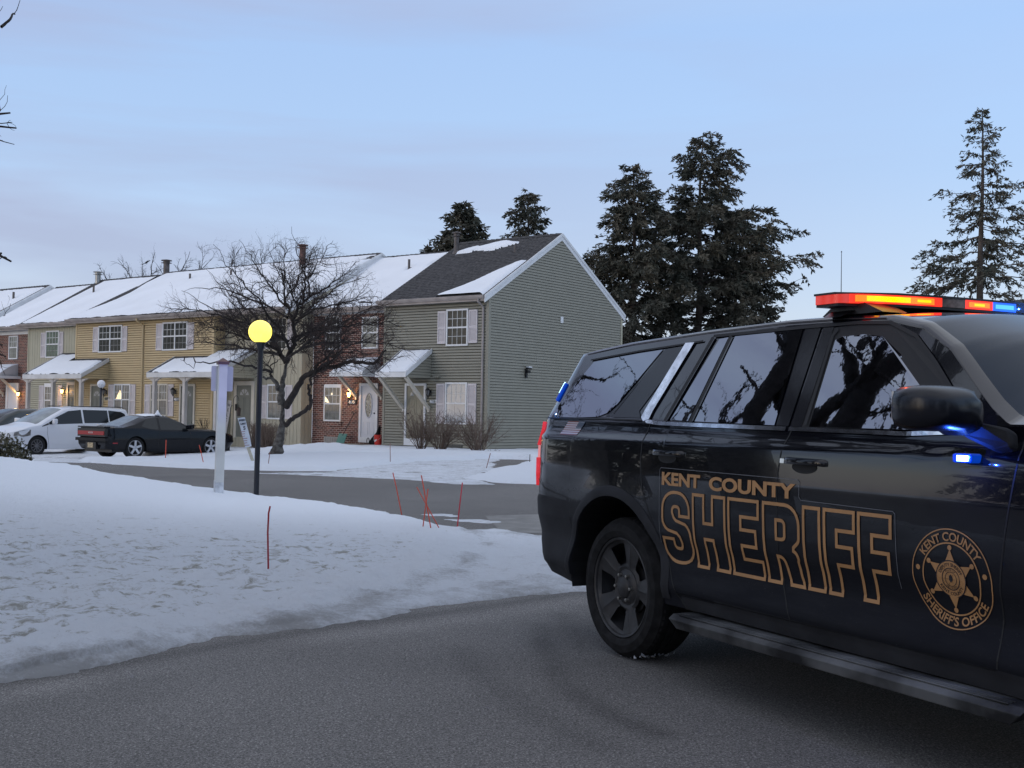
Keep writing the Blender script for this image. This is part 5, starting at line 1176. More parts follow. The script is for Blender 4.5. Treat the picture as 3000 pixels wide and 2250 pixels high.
s0, s1, s2, s3 = [LP(at(a, c, PY + 0.09)) for a, c in ((618, 1145.5), (681.5, 1147), (684, 1074), (620, 1071.5))]
mb = MB(); c0 = (s0 + s1 + s2 + s3) / 4; n_ = (s1 - s0).cross(s3 - s0).normalized(); P = []
for a, nb_, pv in ((s0, s1, s3), (s1, s2, s0), (s2, s3, s1), (s3, s0, s2)):
    for k_ in range(5): th = k_ / 4 * math.pi / 2; r = 0.022; da = (nb_ - a).normalized(); db = (pv - a).normalized(); P.append(a + (da + db) * r - (da * math.cos(th) + db * math.sin(th)) * r)
mb.prism(P, n_ * 0.004); mb.build('sign_panel', M('sign_back', (0.55, 0.56, 0.60), 0.4, noise=(2, 0.06)), e)
mb = MB(); 
for i in range(5): mb.lathe([(0.0, 0), (0.006, 0.0)], 6, (0, 0, 0))
mb = MB(); q = LP(at(636, 1425, PY - 0.07)); mb.box((-0.060, -0.060, -0.05), (0.060, 0.060, 0.16)); mb.build('ice_collar', M('refrozen_ice', (0.62, 0.64, 0.68), 0.3, noise=(9, 0.25), bump=(12, 1.0, 0.02)), e)
# leaning speed sign
SY = 30.3
b = at(739, 1347, SY); q0 = at(720, 1310, SY)
e = empty('speed_sign', (b.x, b.y, b.z)); tag(e, 'narrow bent white speed limit sign leaning on a stake in the far snow', 'sign')
L = lambda px, py, d=0.0: at(px, py, SY + d) - b
mb = MB(); mb.bar(L(741, 1352), L(712, 1270), 0.075, 0.03, (0, 1, 0)); mb.build('stake', M('weathered_stake', (0.46, 0.44, 0.36), 0.8, noise=(6, 0.2)), e)
pts_l = [(696, 1225), (703, 1248), (711, 1278), (719, 1312)]; pts_r = [(717.5, 1222), (725, 1252), (731, 1275), (737, 1307)]
bow = [-0.03, 0.05, -0.01, -0.04]
mb = MB(); V = []
for i in range(4): V += [L(*pts_l[i], -0.05 + bow[i]), L(*pts_r[i], -0.05 + bow[i] * 0.4)]
mb.add(V, [(2 * i, 2 * i + 2, 2 * i + 3, 2 * i + 1) for i in range(3)]); sp = mb.build('panel', M('sign_white', (0.60, 0.66, 0.74), 0.4), e)
sp.modifiers.new('thickness', 'SOLIDIFY').thickness = 0.004
INK = M('sign_ink', (0.02, 0.03, 0.05), 0.6); INKR = M('faded_red_print', (0.30, 0.20, 0.24), 0.6)
def signtext(txt, px, py, size, ang=0.0, mat=INK, d=-0.14, bold=0.004):
    V, F = glyphs(txt, size, bold, 'CENTER'); c = L(px, py, d); ca, sa = math.cos(ang), math.sin(ang)
    q = MB(); q.add([c + Vector((x * ca - y * sa, 0, x * sa + y * ca)) for x, y in V], F); return q.build('lettering', mat, sp)
signtext('SPEED', 709.5, 1233.5, 0.062, R(6)); signtext('LIMIT', 712.5, 1244, 0.058, R(6)); signtext('5', 716.5, 1259, 0.125, R(8))
mb = MB()
for i in range(7):
    y = 1265 + i * 6.6; c = L(711 + i * 2.15, y, -0.13); mb.bar(c + Vector((-0.06, 0, -0.004)), c + Vector((0.06 - 0.02 * (i % 3), 0, 0.008)), 0.012, 0.018, (0, 0, 1))
mb.build('small_print', INKR, sp)
# red and orange snow stakes
RED = M('stake_red', (0.30, 0.012, 0.02), 0.45); ORG = M('stake_orange', (0.55, 0.06, 0.025), 0.5)
def stake(label, pts, Y, r=0.0045, mat=ORG, grp='snow stakes along the road edges'):
    P = [at(a, c, Y) for a, c in pts]; b0 = P[-1]; e = None
    mb = MB(); mb.tube([p - b0 for p in P] + [(P[-1] - b0) + (P[-1] - P[-2]).normalized() * 0.06], r, 8)
    o = mb.build('snow_stake', mat, None, True); o.location = b0; tag(o, label, 'stake', grp); return o
stake('bent dark red snow stake alone in the near snow', [(791.5, 1483), (787, 1503), (784.5, 1560), (786, 1662)], 9.75, 0.0075, RED)
stake('tall thin red stake leaning left beside the three crossed ones', [(1151, 1384.7), (1162, 1432), (1174.8, 1497.3)], 15.2, 0.0065)
stake('longest of three crossed orange stakes, leaning left at its top', [(1234.5, 1392.4), (1250, 1478), (1261.6, 1545)], 13.4, 0.0065)
stake('crossed orange stake lying over farthest, top at the left', [(1221, 1427), (1250, 1480), (1284, 1543)], 13.45, 0.0055)
stake('crossed orange stake that leans slightly right', [(1254, 1432), (1246, 1490), (1239, 1544.5)], 13.5, 0.006)
stake('bright red stake nearest to the back of the black vehicle', [(1354.7, 1413.7), (1347, 1478), (1340.3, 1539)], 13.6, 0.007, M('stake_bright_red', (0.48, 0.02, 0.04), 0.45))
stake('thin red stake in front of the black coupe door', [(486.6, 1289), (485, 1334)], 29.5, 0.011)
stake('thin red stake in the snow by the coupe front wheel', [(583.6, 1303.7), (589, 1325), (595, 1352)], 29.0, 0.010)
stake('thin pale stake at the foot of the bare tree', [(790.8, 1324.6), (786, 1361)], 28.5, 0.009, M('stake_faded', (0.25, 0.12, 0.11), 0.6))
stake('thin stake below the red bucket', [(1143, 1298), (1143.4, 1346)], 30.5, 0.009, M('stake_faded', (0.25, 0.12, 0.11), 0.6))
stake('thin stake by the gable corner', [(1437, 1327.5), (1427, 1364)], 27.5, 0.009, M('stake_faded', (0.25, 0.12, 0.11), 0.6))
stake('short dark stake on the right snow mound', [(1552.7, 1331), (1552, 1345)], 27.0, 0.008, BLACKM)
# ---- doorstep things, placed in the terrace's own coordinates
def HP(u, v, z): w = BR @ Vector((-u, v, 0)); return Vector((BO.x + w.x, BO.y + w.y, z))
def local(u, v, z, name): p = HP(u, v, z); return empty(name, p, AZ)
# bucket
e = local(5.18, 0.1, 0.17, 'bucket'); tag(e, 'orange red plastic bucket on the step by the olive corner', 'bucket')
BU = M('bucket_red', (0.62, 0.035, 0.02), 0.4)
mb = MB(); mb.lathe([(0.0, 0.0), (0.125, 0.0), (0.128, 0.01), (0.150, 0.30), (0.158, 0.30), (0.160, 0.325), (0.152, 0.33), (0.158, 0.335), (0.160, 0.37), (0.148, 0.37), (0.122, 0.02), (0, 0.02)], 24); autosmooth(mb.build('pail', BU, e))
mb = MB(); mb.tube([(-0.155, 0, 0.34), (-0.17, -0.06, 0.25), (-0.08, -0.155, 0.17), (0.08, -0.155, 0.17), (0.17, -0.06, 0.25), (0.155, 0, 0.34)], 0.004, 6); mb.build('handle', WHITE, e)
mb = MB(); mb.prism([(-0.05, -0.141, 0.10), (0.05, -0.141, 0.16), (0.06, -0.146, 0.22), (-0.06, -0.146, 0.17)], (0, 0.002, 0)); mb.build('label', WHITE, e)
# shovel
e = local(7.2, 0.25, 0.17, 'snow_shovel'); tag(e, 'green snow shovel leaning against the brick wall', 'shovel')
mb = MB(); mb.add([(-0.24 + 0.03, -0.12, 0.0), (0.22, -0.12, 0.0), (0.27, 0.0, 0.36), (-0.16, 0.0, 0.38), (-0.24 + 0.03, -0.10, 0.0), (0.22, -0.10, 0.0), (0.27, 0.015, 0.35), (-0.16, 0.015, 0.37), (0.03, -0.03, 0.2)], [(0, 1, 8), (1, 2, 8), (2, 3, 8), (3, 0, 8), (7, 6, 5, 4), (0, 4, 5, 1), (1, 5, 6, 2), (2, 6, 7, 3), (3, 7, 4, 0)]); mb.build('blade', M('shovel_green', (0.06, 0.20, 0.16), 0.4), e)
mb = MB(); mb.tube([(0.05, -0.02, 0.30), (0.20, 0.12, 0.70), (0.36, 0.26, 1.15)], 0.014, 8); mb.tube([(0.29, 0.24, 1.2), (0.36, 0.26, 1.15), (0.47, 0.26, 1.2), (0.40, 0.28, 1.27), (0.29, 0.24, 1.22)], 0.013, 6); mb.build('handle', BLACKM, e)
# black bag with a coiled hose end
e = local(5.65, 0.15, 0.17, 'black_bag'); tag(e, 'black folded bag slumped behind the red bucket', 'bag')
mb = MB(); mb.prism([(-0.05, 0, 0.0), (0.40, 0, 0.0), (0.42, 0, 0.70), (0.30, 0, 0.45), (0.06, 0, 0.24), (-0.04, 0, 0.12)], (0, 0.16, 0)); o = mb.build('sack', M('black_cloth', (0.008, 0.008, 0.008), 0.9), e); bv = o.modifiers.new('b', 'BEVEL'); bv.width = 0.03; bv.segments = 2
mb = MB()
for r in (0.09, 0.12): mb.tube([(-0.06 + r * math.cos(a) * 0.6, -0.03, 0.13 + r * math.sin(a)) for a in np.linspace(0, 2 * math.pi, 16)], 0.008, 6, False)
mb.build('strap', BLACKM, e)
# welcome board leaning in the porch recess
e = local(13.45, -0.16, 0.22, 'welcome_board'); tag(e, 'tall white board leaning by the beige door reading WELC ME', 'sign')
mb = MB(); A, B = Vector((-0.16, 0.0, -0.02)), Vector((0.03, 0.14, 1.55)); d = (B - A).normalized(); sx = Vector((1, 0, 0)); sx = (sx - d * sx.dot(d)).normalized()
V = [p + sx * k_ for p in (A, B) for k_ in (-0.125, 0.125)]; nn = d.cross(sx).normalized()
mb.prism([V[0], V[1], V[3], V[2]], nn * 0.02); pn = mb.build('board', M('board_white', (0.66, 0.64, 0.64), 0.6, noise=(5, 0.08)), e)
ink = MB()
fw = -nn if nn.y > 0 else nn
for i, ch in enumerate('WELC ME'):
    if ch == ' ': continue
    Vg, Fg = glyphs(ch, 0.17, 0.002, 'CENTER'); c = A + d * (1.33 - i * 0.205) + fw * 0.006
    ink.add([c + sx * x + d * y for x, y in Vg], Fg)
ink.build('lettering', INK, pn)
# shepherd's hook with a lantern
e = local(12.0, -0.75, 0.2, 'garden_hook'); tag(e, 'black garden hook beside the beige house window', 'hook')
mb = MB(); P = [(-0.32, 0, -0.1), (-0.32, 0, 1.55)] + [(-0.16 - 0.16 * math.cos(a), 0, 1.55 + 0.20 * math.sin(a)) for a in np.linspace(0.2, math.pi, 9)]; mb.tube(P, 0.012, 6); mb.tube([(-0.50, 0, -0.1), (-0.50, 0, 1.25), (-0.42, 0, 1.36), (-0.33, 0, 1.32)], 0.010, 6); mb.build('hook', BLACKM, e)
e2 = local(12.0, -0.75, 1.38, 'garden_lantern'); tag(e2, 'small dark lantern hanging from the black garden hook', 'lantern')
mb = MB(); mb.lathe([(0.0, 0.22), (0.01, 0.2), (0.015, 0.12), (0.10, 0.04), (0.085, 0.03), (0.07, -0.22), (0.09, -0.24), (0, -0.25)], 6); mb.build('housing', M('lantern_brown', (0.05, 0.035, 0.03), 0.6), e2)
mb = MB(); mb.lathe([(0.074, -0.02), (0.071, -0.18)], 6); mb.build('glass', PANEC, e2)
# black potted twigs by the yellow corner
e = local(13.62, -1.2, 0.1, 'potted_plant'); tag(e, 'dark dried plant in the shade by the yellow side wall', 'plant')
g = Grow(77)
for i in range(16): g.wander((0, 0, 0.3), (g.r.normal(0, 0.35), g.r.normal(0, 0.35), 1), 0.65, 0.012, 0.006, 6, 0.15)
tubes('stems', g.L, BLACKM, e); mb = MB(); mb.lathe([(0, 0), (0.13, 0), (0.17, 0.3), (0.15, 0.3), (0, 0.26)], 14); mb.build('pot', BLACKM, e)
# bird
bp = at(430, 768, 78)
mb = MB(); mb.lathe([(0.0, -0.17), (0.05, -0.12), (0.075, -0.02), (0.06, 0.08), (0.035, 0.12), (0.045, 0.17), (0.03, 0.21), (0.0, 0.24)], 10, axis='y')
mb.V = [Vector((v.y * 0.85 + 0, v.x, v.z + v.y * 0.5)) for v in mb.V]; mb.bar((-0.12, 0, -0.07), (-0.34, 0, -0.16), 0.07, 0.02); mb.bar((0.17, 0, 0.10), (0.24, 0, 0.12), 0.02, 0.02)
mb.tube([(0.0, 0.01, -0.05), (0.0, 0.01, -0.14)], 0.008, 4); o = mb.build('bird', BLACKM, None, True); o.location = bp; tag(o, 'small dark bird perched on the thin treetop at the left', 'bird')
# clump of weeds at the gable corner
wp = at(1446, 1333, 38.9); g = Grow(91)
for i in range(24): g.wander((0, 0, 0), (g.r.normal(0, 0.9), g.r.normal(0, 0.9), 0.5), g.r.uniform(0.1, 0.35), 0.008, 0.004, 4, 0.2)
o = tubes('dead_weeds', g.L, SHRUBT); o.location = wp; tag(o, 'tuft of dead weeds at the foot of the gable corner', 'plant')
# ================================================================= vehicles: a body loft shared by all of them
def lerp(x, P): return np.interp(x, [p[0] for p in P], [p[1] for p in P])
class Body:
    """s forward, y inward from the near flank, z up.  The whole shell is one regular grid of points,
    cut afterwards into panels that meet edge to edge and share their normals."""
    def __init__(b, s0, s1, width, wheels, R_arch, zc, rocker, belt, edge, top, prof, tumb, shear_r, shear_f, round_r, round_f, lr=0.5, lf=0.7, ds=0.03, nlow=26, ngh=14, nroof=16, crown=2.4, flare=0.0):
        b.w = width; b.belt = belt; b.prof = prof; b.tumb = tumb; b.s0, b.s1 = s0, s1; b.rr, b.rf = round_r, round_f; b.edge = edge; b.wheels = wheels; b.Ra = R_arch; b.flare = flare; b.zc = zc
        S = list(np.arange(s0, s1, ds)) + [s1]
        S += list(s0 + (np.linspace(0, 1, 9) ** 2) * 0.3) + list(s1 - (np.linspace(0, 1, 9) ** 2) * 0.3)
        for wc in wheels: S += [wc + R_arch * math.sin(t) for t in np.linspace(-math.pi / 2, math.pi / 2, 41)] + [wc - R_arch - 0.001, wc + R_arch + 0.001]
        S = np.array(sorted(set(np.round(S, 4)))); S = S[(S >= s0) & (S <= s1)]; keep = [S[0]]
        for x in S[1:]:
            if x - keep[-1] > 0.0009: keep.append(x)
        S = np.array(keep); b.S = S
        zlo = lerp(S, rocker)
        for wc in wheels:
            d = np.abs(S - wc); arch = zc + np.sqrt(np.clip(R_arch ** 2 - d ** 2, 0, None)); zlo = np.where(d < R_arch, np.maximum(zlo, arch), zlo)
        zb = lerp(S, belt); ze = np.maximum(lerp(S, edge), zb + 0.004); zt = np.maximum(lerp(S, top), ze + 0.002)
        rows = []
        for j in range(nlow): t = j / nlow; z = zlo + (zb - zlo) * t; rows.append((S, b.inset(S, z), z))
        for j in range(ngh): t = j / ngh; z = zb + (ze - zb) * t; rows.append((S, b.inset(S, z), z))
        ye = b.inset(S, ze)
        for j in range(nroof + 1):
            t = j / nroof; t2 = 1 - (1 - t) ** 1.6; y = ye + (width / 2 - ye) * t2; z = ze + (zt - ze) * (1 - (1 - t2) ** crown); rows.append((S, y, z))
        Sg = np.stack([r[0] for r in rows], 1).astype(float); Y = np.stack([r[1] for r in rows], 1); Z = np.stack([r[2] for r in rows], 1)
        wr = np.clip(1 - (Sg - s0) / lr, 0, 1) ** 1.5; wf = np.clip(1 - (s1 - Sg) / lf, 0, 1) ** 1.5
        X = Sg + wr * lerp(Z, shear_r) - wf * lerp(Z, shear_f)
        cr_ = (Y / (width / 2)); X = X - wr * 0.10 * (1 - (1 - cr_) ** 2) + wf * 0.16 * (1 - (1 - cr_) ** 2)
        # mirror to a full ring
        X = np.concatenate([X, X[:, -2::-1]], 1); Y2 = np.concatenate([Y, width - Y[:, -2::-1]], 1); Z = np.concatenate([Z, Z[:, -2::-1]], 1)
        b.X, b.Y, b.Z = X, Y2, Z; b.nlow, b.ngh, b.nroof = nlow, ngh, nroof; b.m = X.shape[1]; b.n = len(S); b.mid = Y.shape[1] - 1
        P = np.stack([X, Y2, Z], -1); b.P = P
        du = np.gradient(P, axis=0); dv = np.gradient(P, axis=1); N = np.cross(du, dv); N /= np.maximum(np.linalg.norm(N, axis=2, keepdims=True), 1e-9)
        c = P - np.array([0, width / 2, 0.9]); c[..., 0] = 0; flip = (N * c).sum(2) < 0
        if flip.mean() > 0.5: N = -N
        b.N = N
    def end_inset(b, s):
        s = np.asarray(s, float); r, lr_ = b.rr; f, lf_ = b.rf
        a = np.clip((b.s0 + lr_ - s) / lr_, 0, 1); c = np.clip((s - (b.s1 - lf_)) / lf_, 0, 1)
        return r * (1 - np.sqrt(1 - a ** 2 * 0.995)) + f * (1 - np.sqrt(1 - c ** 2 * 0.995))
    def inset(b, s, z):
        zb = lerp(s, b.belt); low = lerp(np.minimum(z, 9), b.prof); bel = lerp(zb, b.prof)
        y = np.where(z <= zb, low, bel + b.tumb * (z - zb))
        if b.flare:
            for wc in b.wheels: d = np.hypot(s - wc, z - b.zc); y = y - b.flare * np.exp(-((d - b.Ra) / 0.13) ** 2) * (z <= zb)
        return y + b.end_inset(s)
    def faces(b, name, test, mat, parent, smooth=True):
        """test(s, z, row) on face centres of the shell"""
        n, m = b.n, b.m; ii, jj = np.meshgrid(np.arange(n - 1), np.arange(m - 1), indexing='ij')
        sc_ = (b.S[ii] + b.S[ii + 1]) / 2; zz = (b.Z[ii, jj] + b.Z[ii + 1, jj + 1]) / 2; row = np.where(jj < b.mid, jj, m - 2 - jj); near = jj < b.mid
        k = test(sc_, zz, row, near); ii, jj = ii[k], jj[k]
        if not len(ii): return None
        Q = np.stack([ii * m + jj, (ii + 1) * m + jj, (ii + 1) * m + jj + 1, ii * m + jj + 1], -1)
        used = np.unique(Q); rem = -np.ones(n * m, int); rem[used] = np.arange(len(used)); Q = rem[Q]; V = b.P.reshape(-1, 3)[used]; N = b.N.reshape(-1, 3)[used]
        fn = np.cross(V[Q[:, 1]] - V[Q[:, 0]], V[Q[:, 3]] - V[Q[:, 0]])
        if (fn * N[Q[:, 0]]).sum() < 0: Q = Q[:, ::-1]
        o = npmesh(name, V, Q, mat, parent, True)
        try: o.data.normals_split_custom_set_from_vertices([tuple(x) for x in N])
        except Exception: pass
        return o
    def cap(b, name, end, mat, parent, j0=0):
        i = 0 if end == 'r' else b.n - 1; ring = b.P[i]; M_ = b.mid; mb = MB(); L = ring[:M_ + 1]; Rr = ring[M_:][::-1]
        V = [tuple(p) for p in L] + [tuple(p) for p in Rr]; k = len(L); F = [(j, j + 1, k + j + 1, k + j) for j in range(k - 1)]
        mb.add(V, F); return mb.build(name, mat, parent)
    def pt(b, s, z, out=0.0, far=False):
        """a point on the flank (below the roof edge), 'out' metres proud"""
        y = float(b.inset(s, z)); y = y - out
        return Vector((s, b.w - y if far else y, z))
    def plate(b, name, poly, mat, parent, out=0.004, far=False):
        mb = MB(); mb.add([b.pt(s, z, out, far) for s, z in poly], [tuple(range(len(poly)))]); return mb.build(name, mat, parent)
    def ribbon(b, mb, pts, w, out=0.002, closed=False, far=False, step=0.03):
        """a strip of width w following the surface along (s, z) points, mitred"""
        P = [Vector(p) for p in pts]
        if closed: P = P + [P[0]]
        D = []
        for i in range(len(P) - 1):
            n = max(1, int((P[i + 1] - P[i]).length / step))
            for k in range(n): D.append((P[i].lerp(P[i + 1], k / n)))
        D.append(P[-1]); m = len(D); V = []
        for i in range(m):
            if closed: a = D[i] - D[(i - 1) % (m - 1)] if i > 0 else D[0] - D[m - 2]; c = D[(i + 1) % (m - 1)] - D[i] if i < m - 1 else D[1] - D[0]
            else: a = D[i] - D[max(i - 1, 0)]; c = D[min(i + 1, m - 1)] - D[i]
            if a.length < 1e-9: a = c
            if c.length < 1e-9: c = a
            a = a.normalized(); c = c.normalized(); t = (a + c); t = t.normalized() if t.length > 1e-6 else a; nn = Vector((-t.y, t.x)); cs = max(0.35, nn.dot(Vector((-a.y, a.x)))); h = w / 2 / cs
            V += [b.pt(D[i].x + nn.x * h, D[i].y + nn.y * h, out, far), b.pt(D[i].x - nn.x * h, D[i].y - nn.y * h, out, far)]
        mb.add(V, [(2 * i, 2 * i + 1, 2 * i + 3, 2 * i + 2) for i in range(m - 1)])
TYRE = M('tyre_rubber', (0.016, 0.016, 0.017), 0.8, noise=(30, 0.25), spec=0.3)
def wheel(parent, s, y, r, rr, w, style, mat, zc=None, tyre=TYRE, back=BLACKM, out=-1, lugs=5):
    """y = outer face; out = -1 when the outside looks towards smaller y"""
    e = empty('wheel'); e.parent = parent; e.location = (s, y, zc if zc is not None else r); 
    if out > 0: e.rotation_euler = (0, 0, math.pi)
    mb = MB(); q = [(rr, 0.02), (rr + 0.006, 0.004), (rr + (r - rr) * 0.35, -0.010), (rr + (r - rr) * 0.7, -0.002), (r - 0.022, 0.018), (r - 0.006, 0.036), (r, 0.06), (r, w * 0.30), (r - 0.008, w * 0.305), (r - 0.008, w * 0.33), (r, w * 0.335), (r, w * 0.49), (r - 0.008, w * 0.495), (r - 0.008, w * 0.52), (r, w * 0.525), (r, w - 0.06), (r - 0.01, w - 0.03), (r - 0.03, w), (rr, w)]
    mb.lathe(q, 72, (0, 0, 0), 'y'); t = autosmooth(mb.build('tyre', tyre, e), 25)
    # shoulder lugs
    mb = MB(); n = 64
    for i in range(n):
        a = 2 * math.pi * i / n; c, s_ = math.cos(a), math.sin(a); tn = Vector((-s_, 0, c)); rad = Vector((c, 0, s_))
        for r0, y0, r1, y1 in ((r - 0.030, 0.010, r + 0.002, 0.055), (r + 0.002, 0.055, r + 0.002, w * 0.28)):
            h = 0.010; V = [rad * r0 + Vector((0, y0 - 0.003, 0)) - tn * h, rad * r0 + Vector((0, y0 - 0.003, 0)) + tn * h, rad * r1 + Vector((0, y1 - 0.003, 0)) + tn * h, rad * r1 + Vector((0, y1 - 0.003, 0)) - tn * h]
            mb.add(V, [(0, 1, 2, 3)])
    mb.build('tread_blocks', tyre, t)
    mb = MB(); mb.lathe([(rr + 0.004, 0.012), (rr - 0.004, 0.004), (rr - 0.014, 0.010), (rr - 0.022, 0.035), (rr - 0.030, w * 0.9)], 56, (0, 0, 0), 'y')
    if style == 'steel':
        # pressed disc with five openings between broad spokes
        nr, na = 16, 150; R0 = 0.0; Rr = np.linspace(0.02, rr - 0.018, nr); A = np.linspace(0, 2 * np.pi, na + 1)[:-1]
        def dish(x): return float(np.interp(x / rr, [0, 0.28, 0.34, 0.5, 0.75, 0.92, 1.0], [0.035, 0.035, 0.055, 0.040, 0.028, 0.018, 0.03]))
        V = []; F = []
        for x in Rr:
            for a in A:
                ph = (a * 5 / (2 * np.pi)) % 1; sp = abs(ph - 0.5) * 2; V.append((x * math.cos(a), dish(x) + (0.020 * (1 - sp) ** 0.7 if 0.42 < x / rr < 0.90 else 0.0), x * math.sin(a)))
        for i in range(nr - 1):
            for j in range(na):
                x = (Rr[i] + Rr[i + 1]) / 2 / rr; ph = ((j + 0.5) / na * 5) % 1; half = 0.23 * min(1, (x - 0.30) / 0.22) if x > 0.3 else 0
                if 0.50 < x < 0.86 and abs(ph - 0.5) < half: continue
                F.append((i * na + j, i * na + (j + 1) % na, (i + 1) * na + (j + 1) % na, (i + 1) * na + j))
        mb.add(V, F)
    else:
        n = {'alloy5': 5, 'alloy10': 10}[style]
        for i in range(n):
            a = 2 * math.pi * i / n + 0.3; c, s_ = math.cos(a), math.sin(a); w0, w1 = (0.055, 0.050) if n == 5 else (0.022, 0.016)
            mb.bar((c * 0.04, 0.02, s_ * 0.04), (c * (rr - 0.01), 0.008, s_ * (rr - 0.01)), w0 * 1.3 if n == 5 else w0, 0.03, (0, 1, 0))
    rim = autosmooth(mb.build('rim', mat, e), 30)
    mb = MB(); mb.lathe([(0.0, -0.004), (0.055, -0.002), (0.065, 0.012), (0.07, 0.05)], 20, (0, 0.022, 0), 'y'); mb.build('hub_cap', mat, rim, True)
    if lugs:
        mb = MB()
        for i in range(lugs): a = 2 * math.pi * i / lugs; mb.lathe([(0, -0.012), (0.010, -0.010), (0.011, 0.02)], 6, (0.078 * math.cos(a), 0.028, 0.078 * math.sin(a)), 'y')
        mb.build('wheel_nuts', M('nut_metal', (0.30, 0.29, 0.27), 0.35, metal=0.8), rim)
    mb = MB(); mb.lathe([(0, w * 0.55), (rr - 0.03, w * 0.55)], 24, (0, 0, 0), 'y'); mb.lathe([(0, w * 0.30), (rr * 0.55, w * 0.30), (rr * 0.55, w * 0.36)], 24, (0, 0, 0), 'y'); mb.build('brake_disc', back, rim)
    return e
def wheelhouse(parent, B, wc, R_, depth=0.30, mat=BLACKM):
    mb = MB()
    for far in (False, True):
        V = []; n = 20
        for k in range(n + 1):
            t = -0.25 + (math.pi + 0.5) * k / n; s = wc + R_ * math.cos(t); z = max(B.zc + R_ * math.sin(t), B.zc - 0.09); y0 = float(B.inset(s, max(z, 0.45))) + 0.004; y1 = y0 + depth
            V += [(s, B.w - y0 if far else y0, z), (s, B.w - y1 if far else y1, z)]
        mb.add(V, [(2 * i, 2 * i + 1, 2 * i + 3, 2 * i + 2) for i in range(n)]); c = [V[2 * i + 1] for i in range(n + 1)]; mb.poly(c)
    return mb.build('wheel_arch', mat, parent)
# ---- black coupe
def place(name, w, sdir, wheel_w, label, cat):
    """w = world spot of the rear axle at the near flank, sdir = heading (x, y)"""
    e = empty(name, w, math.atan2(sdir[1], sdir[0])); tag(e, label, cat); return e
BLK = M('black_car_paint', (0.004, 0.005, 0.008), 0.25, spec=0.2, coat=0.25, noise=(3, 0.2))
CGLASS = M('car_glass', (0.012, 0.015, 0.017), 0.05, spec=0.45)
WSCREEN = M('frosted_screen', (0.17, 0.21, 0.24), 0.25, spec=0.6, noise=(5, 0.15))
ALLOY = M('alloy_rim', (0.55, 0.56, 0.60), 0.3, metal=0.6)
h = R(50); cp0 = at(399.5, 1322, 38.6); cz = -0.25
# near flank is the right side of a car heading away to the right
C1 = place('parked_coupe', (cp0.x, cp0.y, cz), (math.cos(h), math.sin(h)), 0.25, 'black two door coupe with a full width red tail light and snow on its roof', 'car')
C1.scale = (1, -1, 1) if False else (1, 1, 1)
prof = [(0.15, 0.10), (0.25, 0.03), (0.45, 0.01), (0.62, 0.0), (0.78, 0.02), (0.95, 0.05), (1.2, 0.06)]
B1 = Body(-1.02, 3.98, 1.92, (0.0, 2.946), 0.385, 0.34, [(-1.02, 0.30), (-0.4, 0.22), (0.4, 0.18), (2.5, 0.18), (3.4, 0.2), (3.98, 0.28)],
    [(-1.02, 0.98), (-0.6, 0.97), (0.3, 0.97), (0.9, 0.90), (2.2, 0.88), (3.0, 0.86), (3.9, 0.74)], [(-1.02, 0.985), (-0.45, 1.0), (0.0, 1.10), (0.45, 1.28), (0.95, 1.36), (1.35, 1.34), (1.85, 1.14), (2.25, 0.94), (3.0, 0.88), (3.98, 0.76)],
    [(-1.02, 1.0), (-0.45, 1.04), (-0.1, 1.20), (0.35, 1.38), (0.95, 1.44), (1.4, 1.42), (1.9, 1.24), (2.4, 1.02), (3.1, 0.97), (3.98, 0.80)],
    prof, 0.55, [(0.2, 0.20), (0.45, 0.02), (0.62, 0.0), (0.66, 0.08), (0.95, 0.06), (1.1, 0.1)], [(0.2, 0.25), (0.5, 0.0), (0.7, 0.04), (0.9, 0.2)], (0.16, 0.3), (0.35, 0.6), ds=0.06, nlow=14, ngh=8, nroof=8, lr=0.4)
def scr(a, b_, r0, r1): return lambda s, z, row, near: (s > a) & (s < b_) & (row >= r0) & (row < r1)
rg = scr(-0.42, 0.38, 24, 99); wg = scr(1.42, 2.32, 24, 99)
B1.faces('body', lambda s, z, row, near: ~(rg(s, z, row, near) | wg(s, z, row, near)), BLK, C1)
B1.faces('rear_window', rg, WSCREEN, C1); B1.faces('windshield', wg, CGLASS, C1); rc = B1.cap('rear_panel', 'r', BLK, C1); B1.cap('front_panel', 'f', BLK, C1)
for far in (False, True):
    B1.plate('side_window', [(0.22, 1.04), (0.42, 1.24), (0.60, 1.30), (0.80, 1.32), (0.88, 1.32), (0.84, 0.93), (0.5, 0.96)], CGLASS, C1, 0.006, far)
    B1.plate('side_window', [(0.92, 0.93), (0.95, 1.325), (1.30, 1.31), (1.62, 1.20), (2.05, 0.97), (1.9, 0.92)], CGLASS, C1, 0.006, far)
mb = MB()
for far in (False, True):
    for l in ([(0.88, 0.9), (0.82, 0.5), (0.86, 0.22)], [(2.05, 0.9), (2.12, 0.6), (2.1, 0.22)], [(0.86, 0.22), (2.1, 0.22)]): B1.ribbon(mb, l, 0.010, 0.003, far=far)
mb.build('door_gap', BLACKM, C1)
mb = MB()
for far in (False, True): B1.ribbon(mb, [(-0.85, 0.50), (-0.68, 0.50)], 0.035, 0.006, far=far)
mb.build('side_marker', M('red_marker', (0.35, 0.02, 0.03), 0.3), C1)
mb = MB()
for a in (0.30, 1.0): pass
for yy, o in ((0.0, -1), (1.92, 1)): mb.prism([(1.86, yy + 0.02 * -o, 0.95), (2.06, yy + 0.02 * -o, 0.95), (2.08, yy + o * 0.20, 0.98), (1.96, yy + o * 0.22, 0.98)], (0, 0, 0.14))
o = mb.build('mirror', BLK, C1); bv = o.modifiers.new('b', 'BEVEL'); bv.width = 0.03; bv.segments = 2
xr = -1.02
mb = MB(); mb.box((xr - 0.06, 0.17, 0.99), (xr + 0.16, 1.75, 1.03)); mb.build('spoiler', BLK, C1)
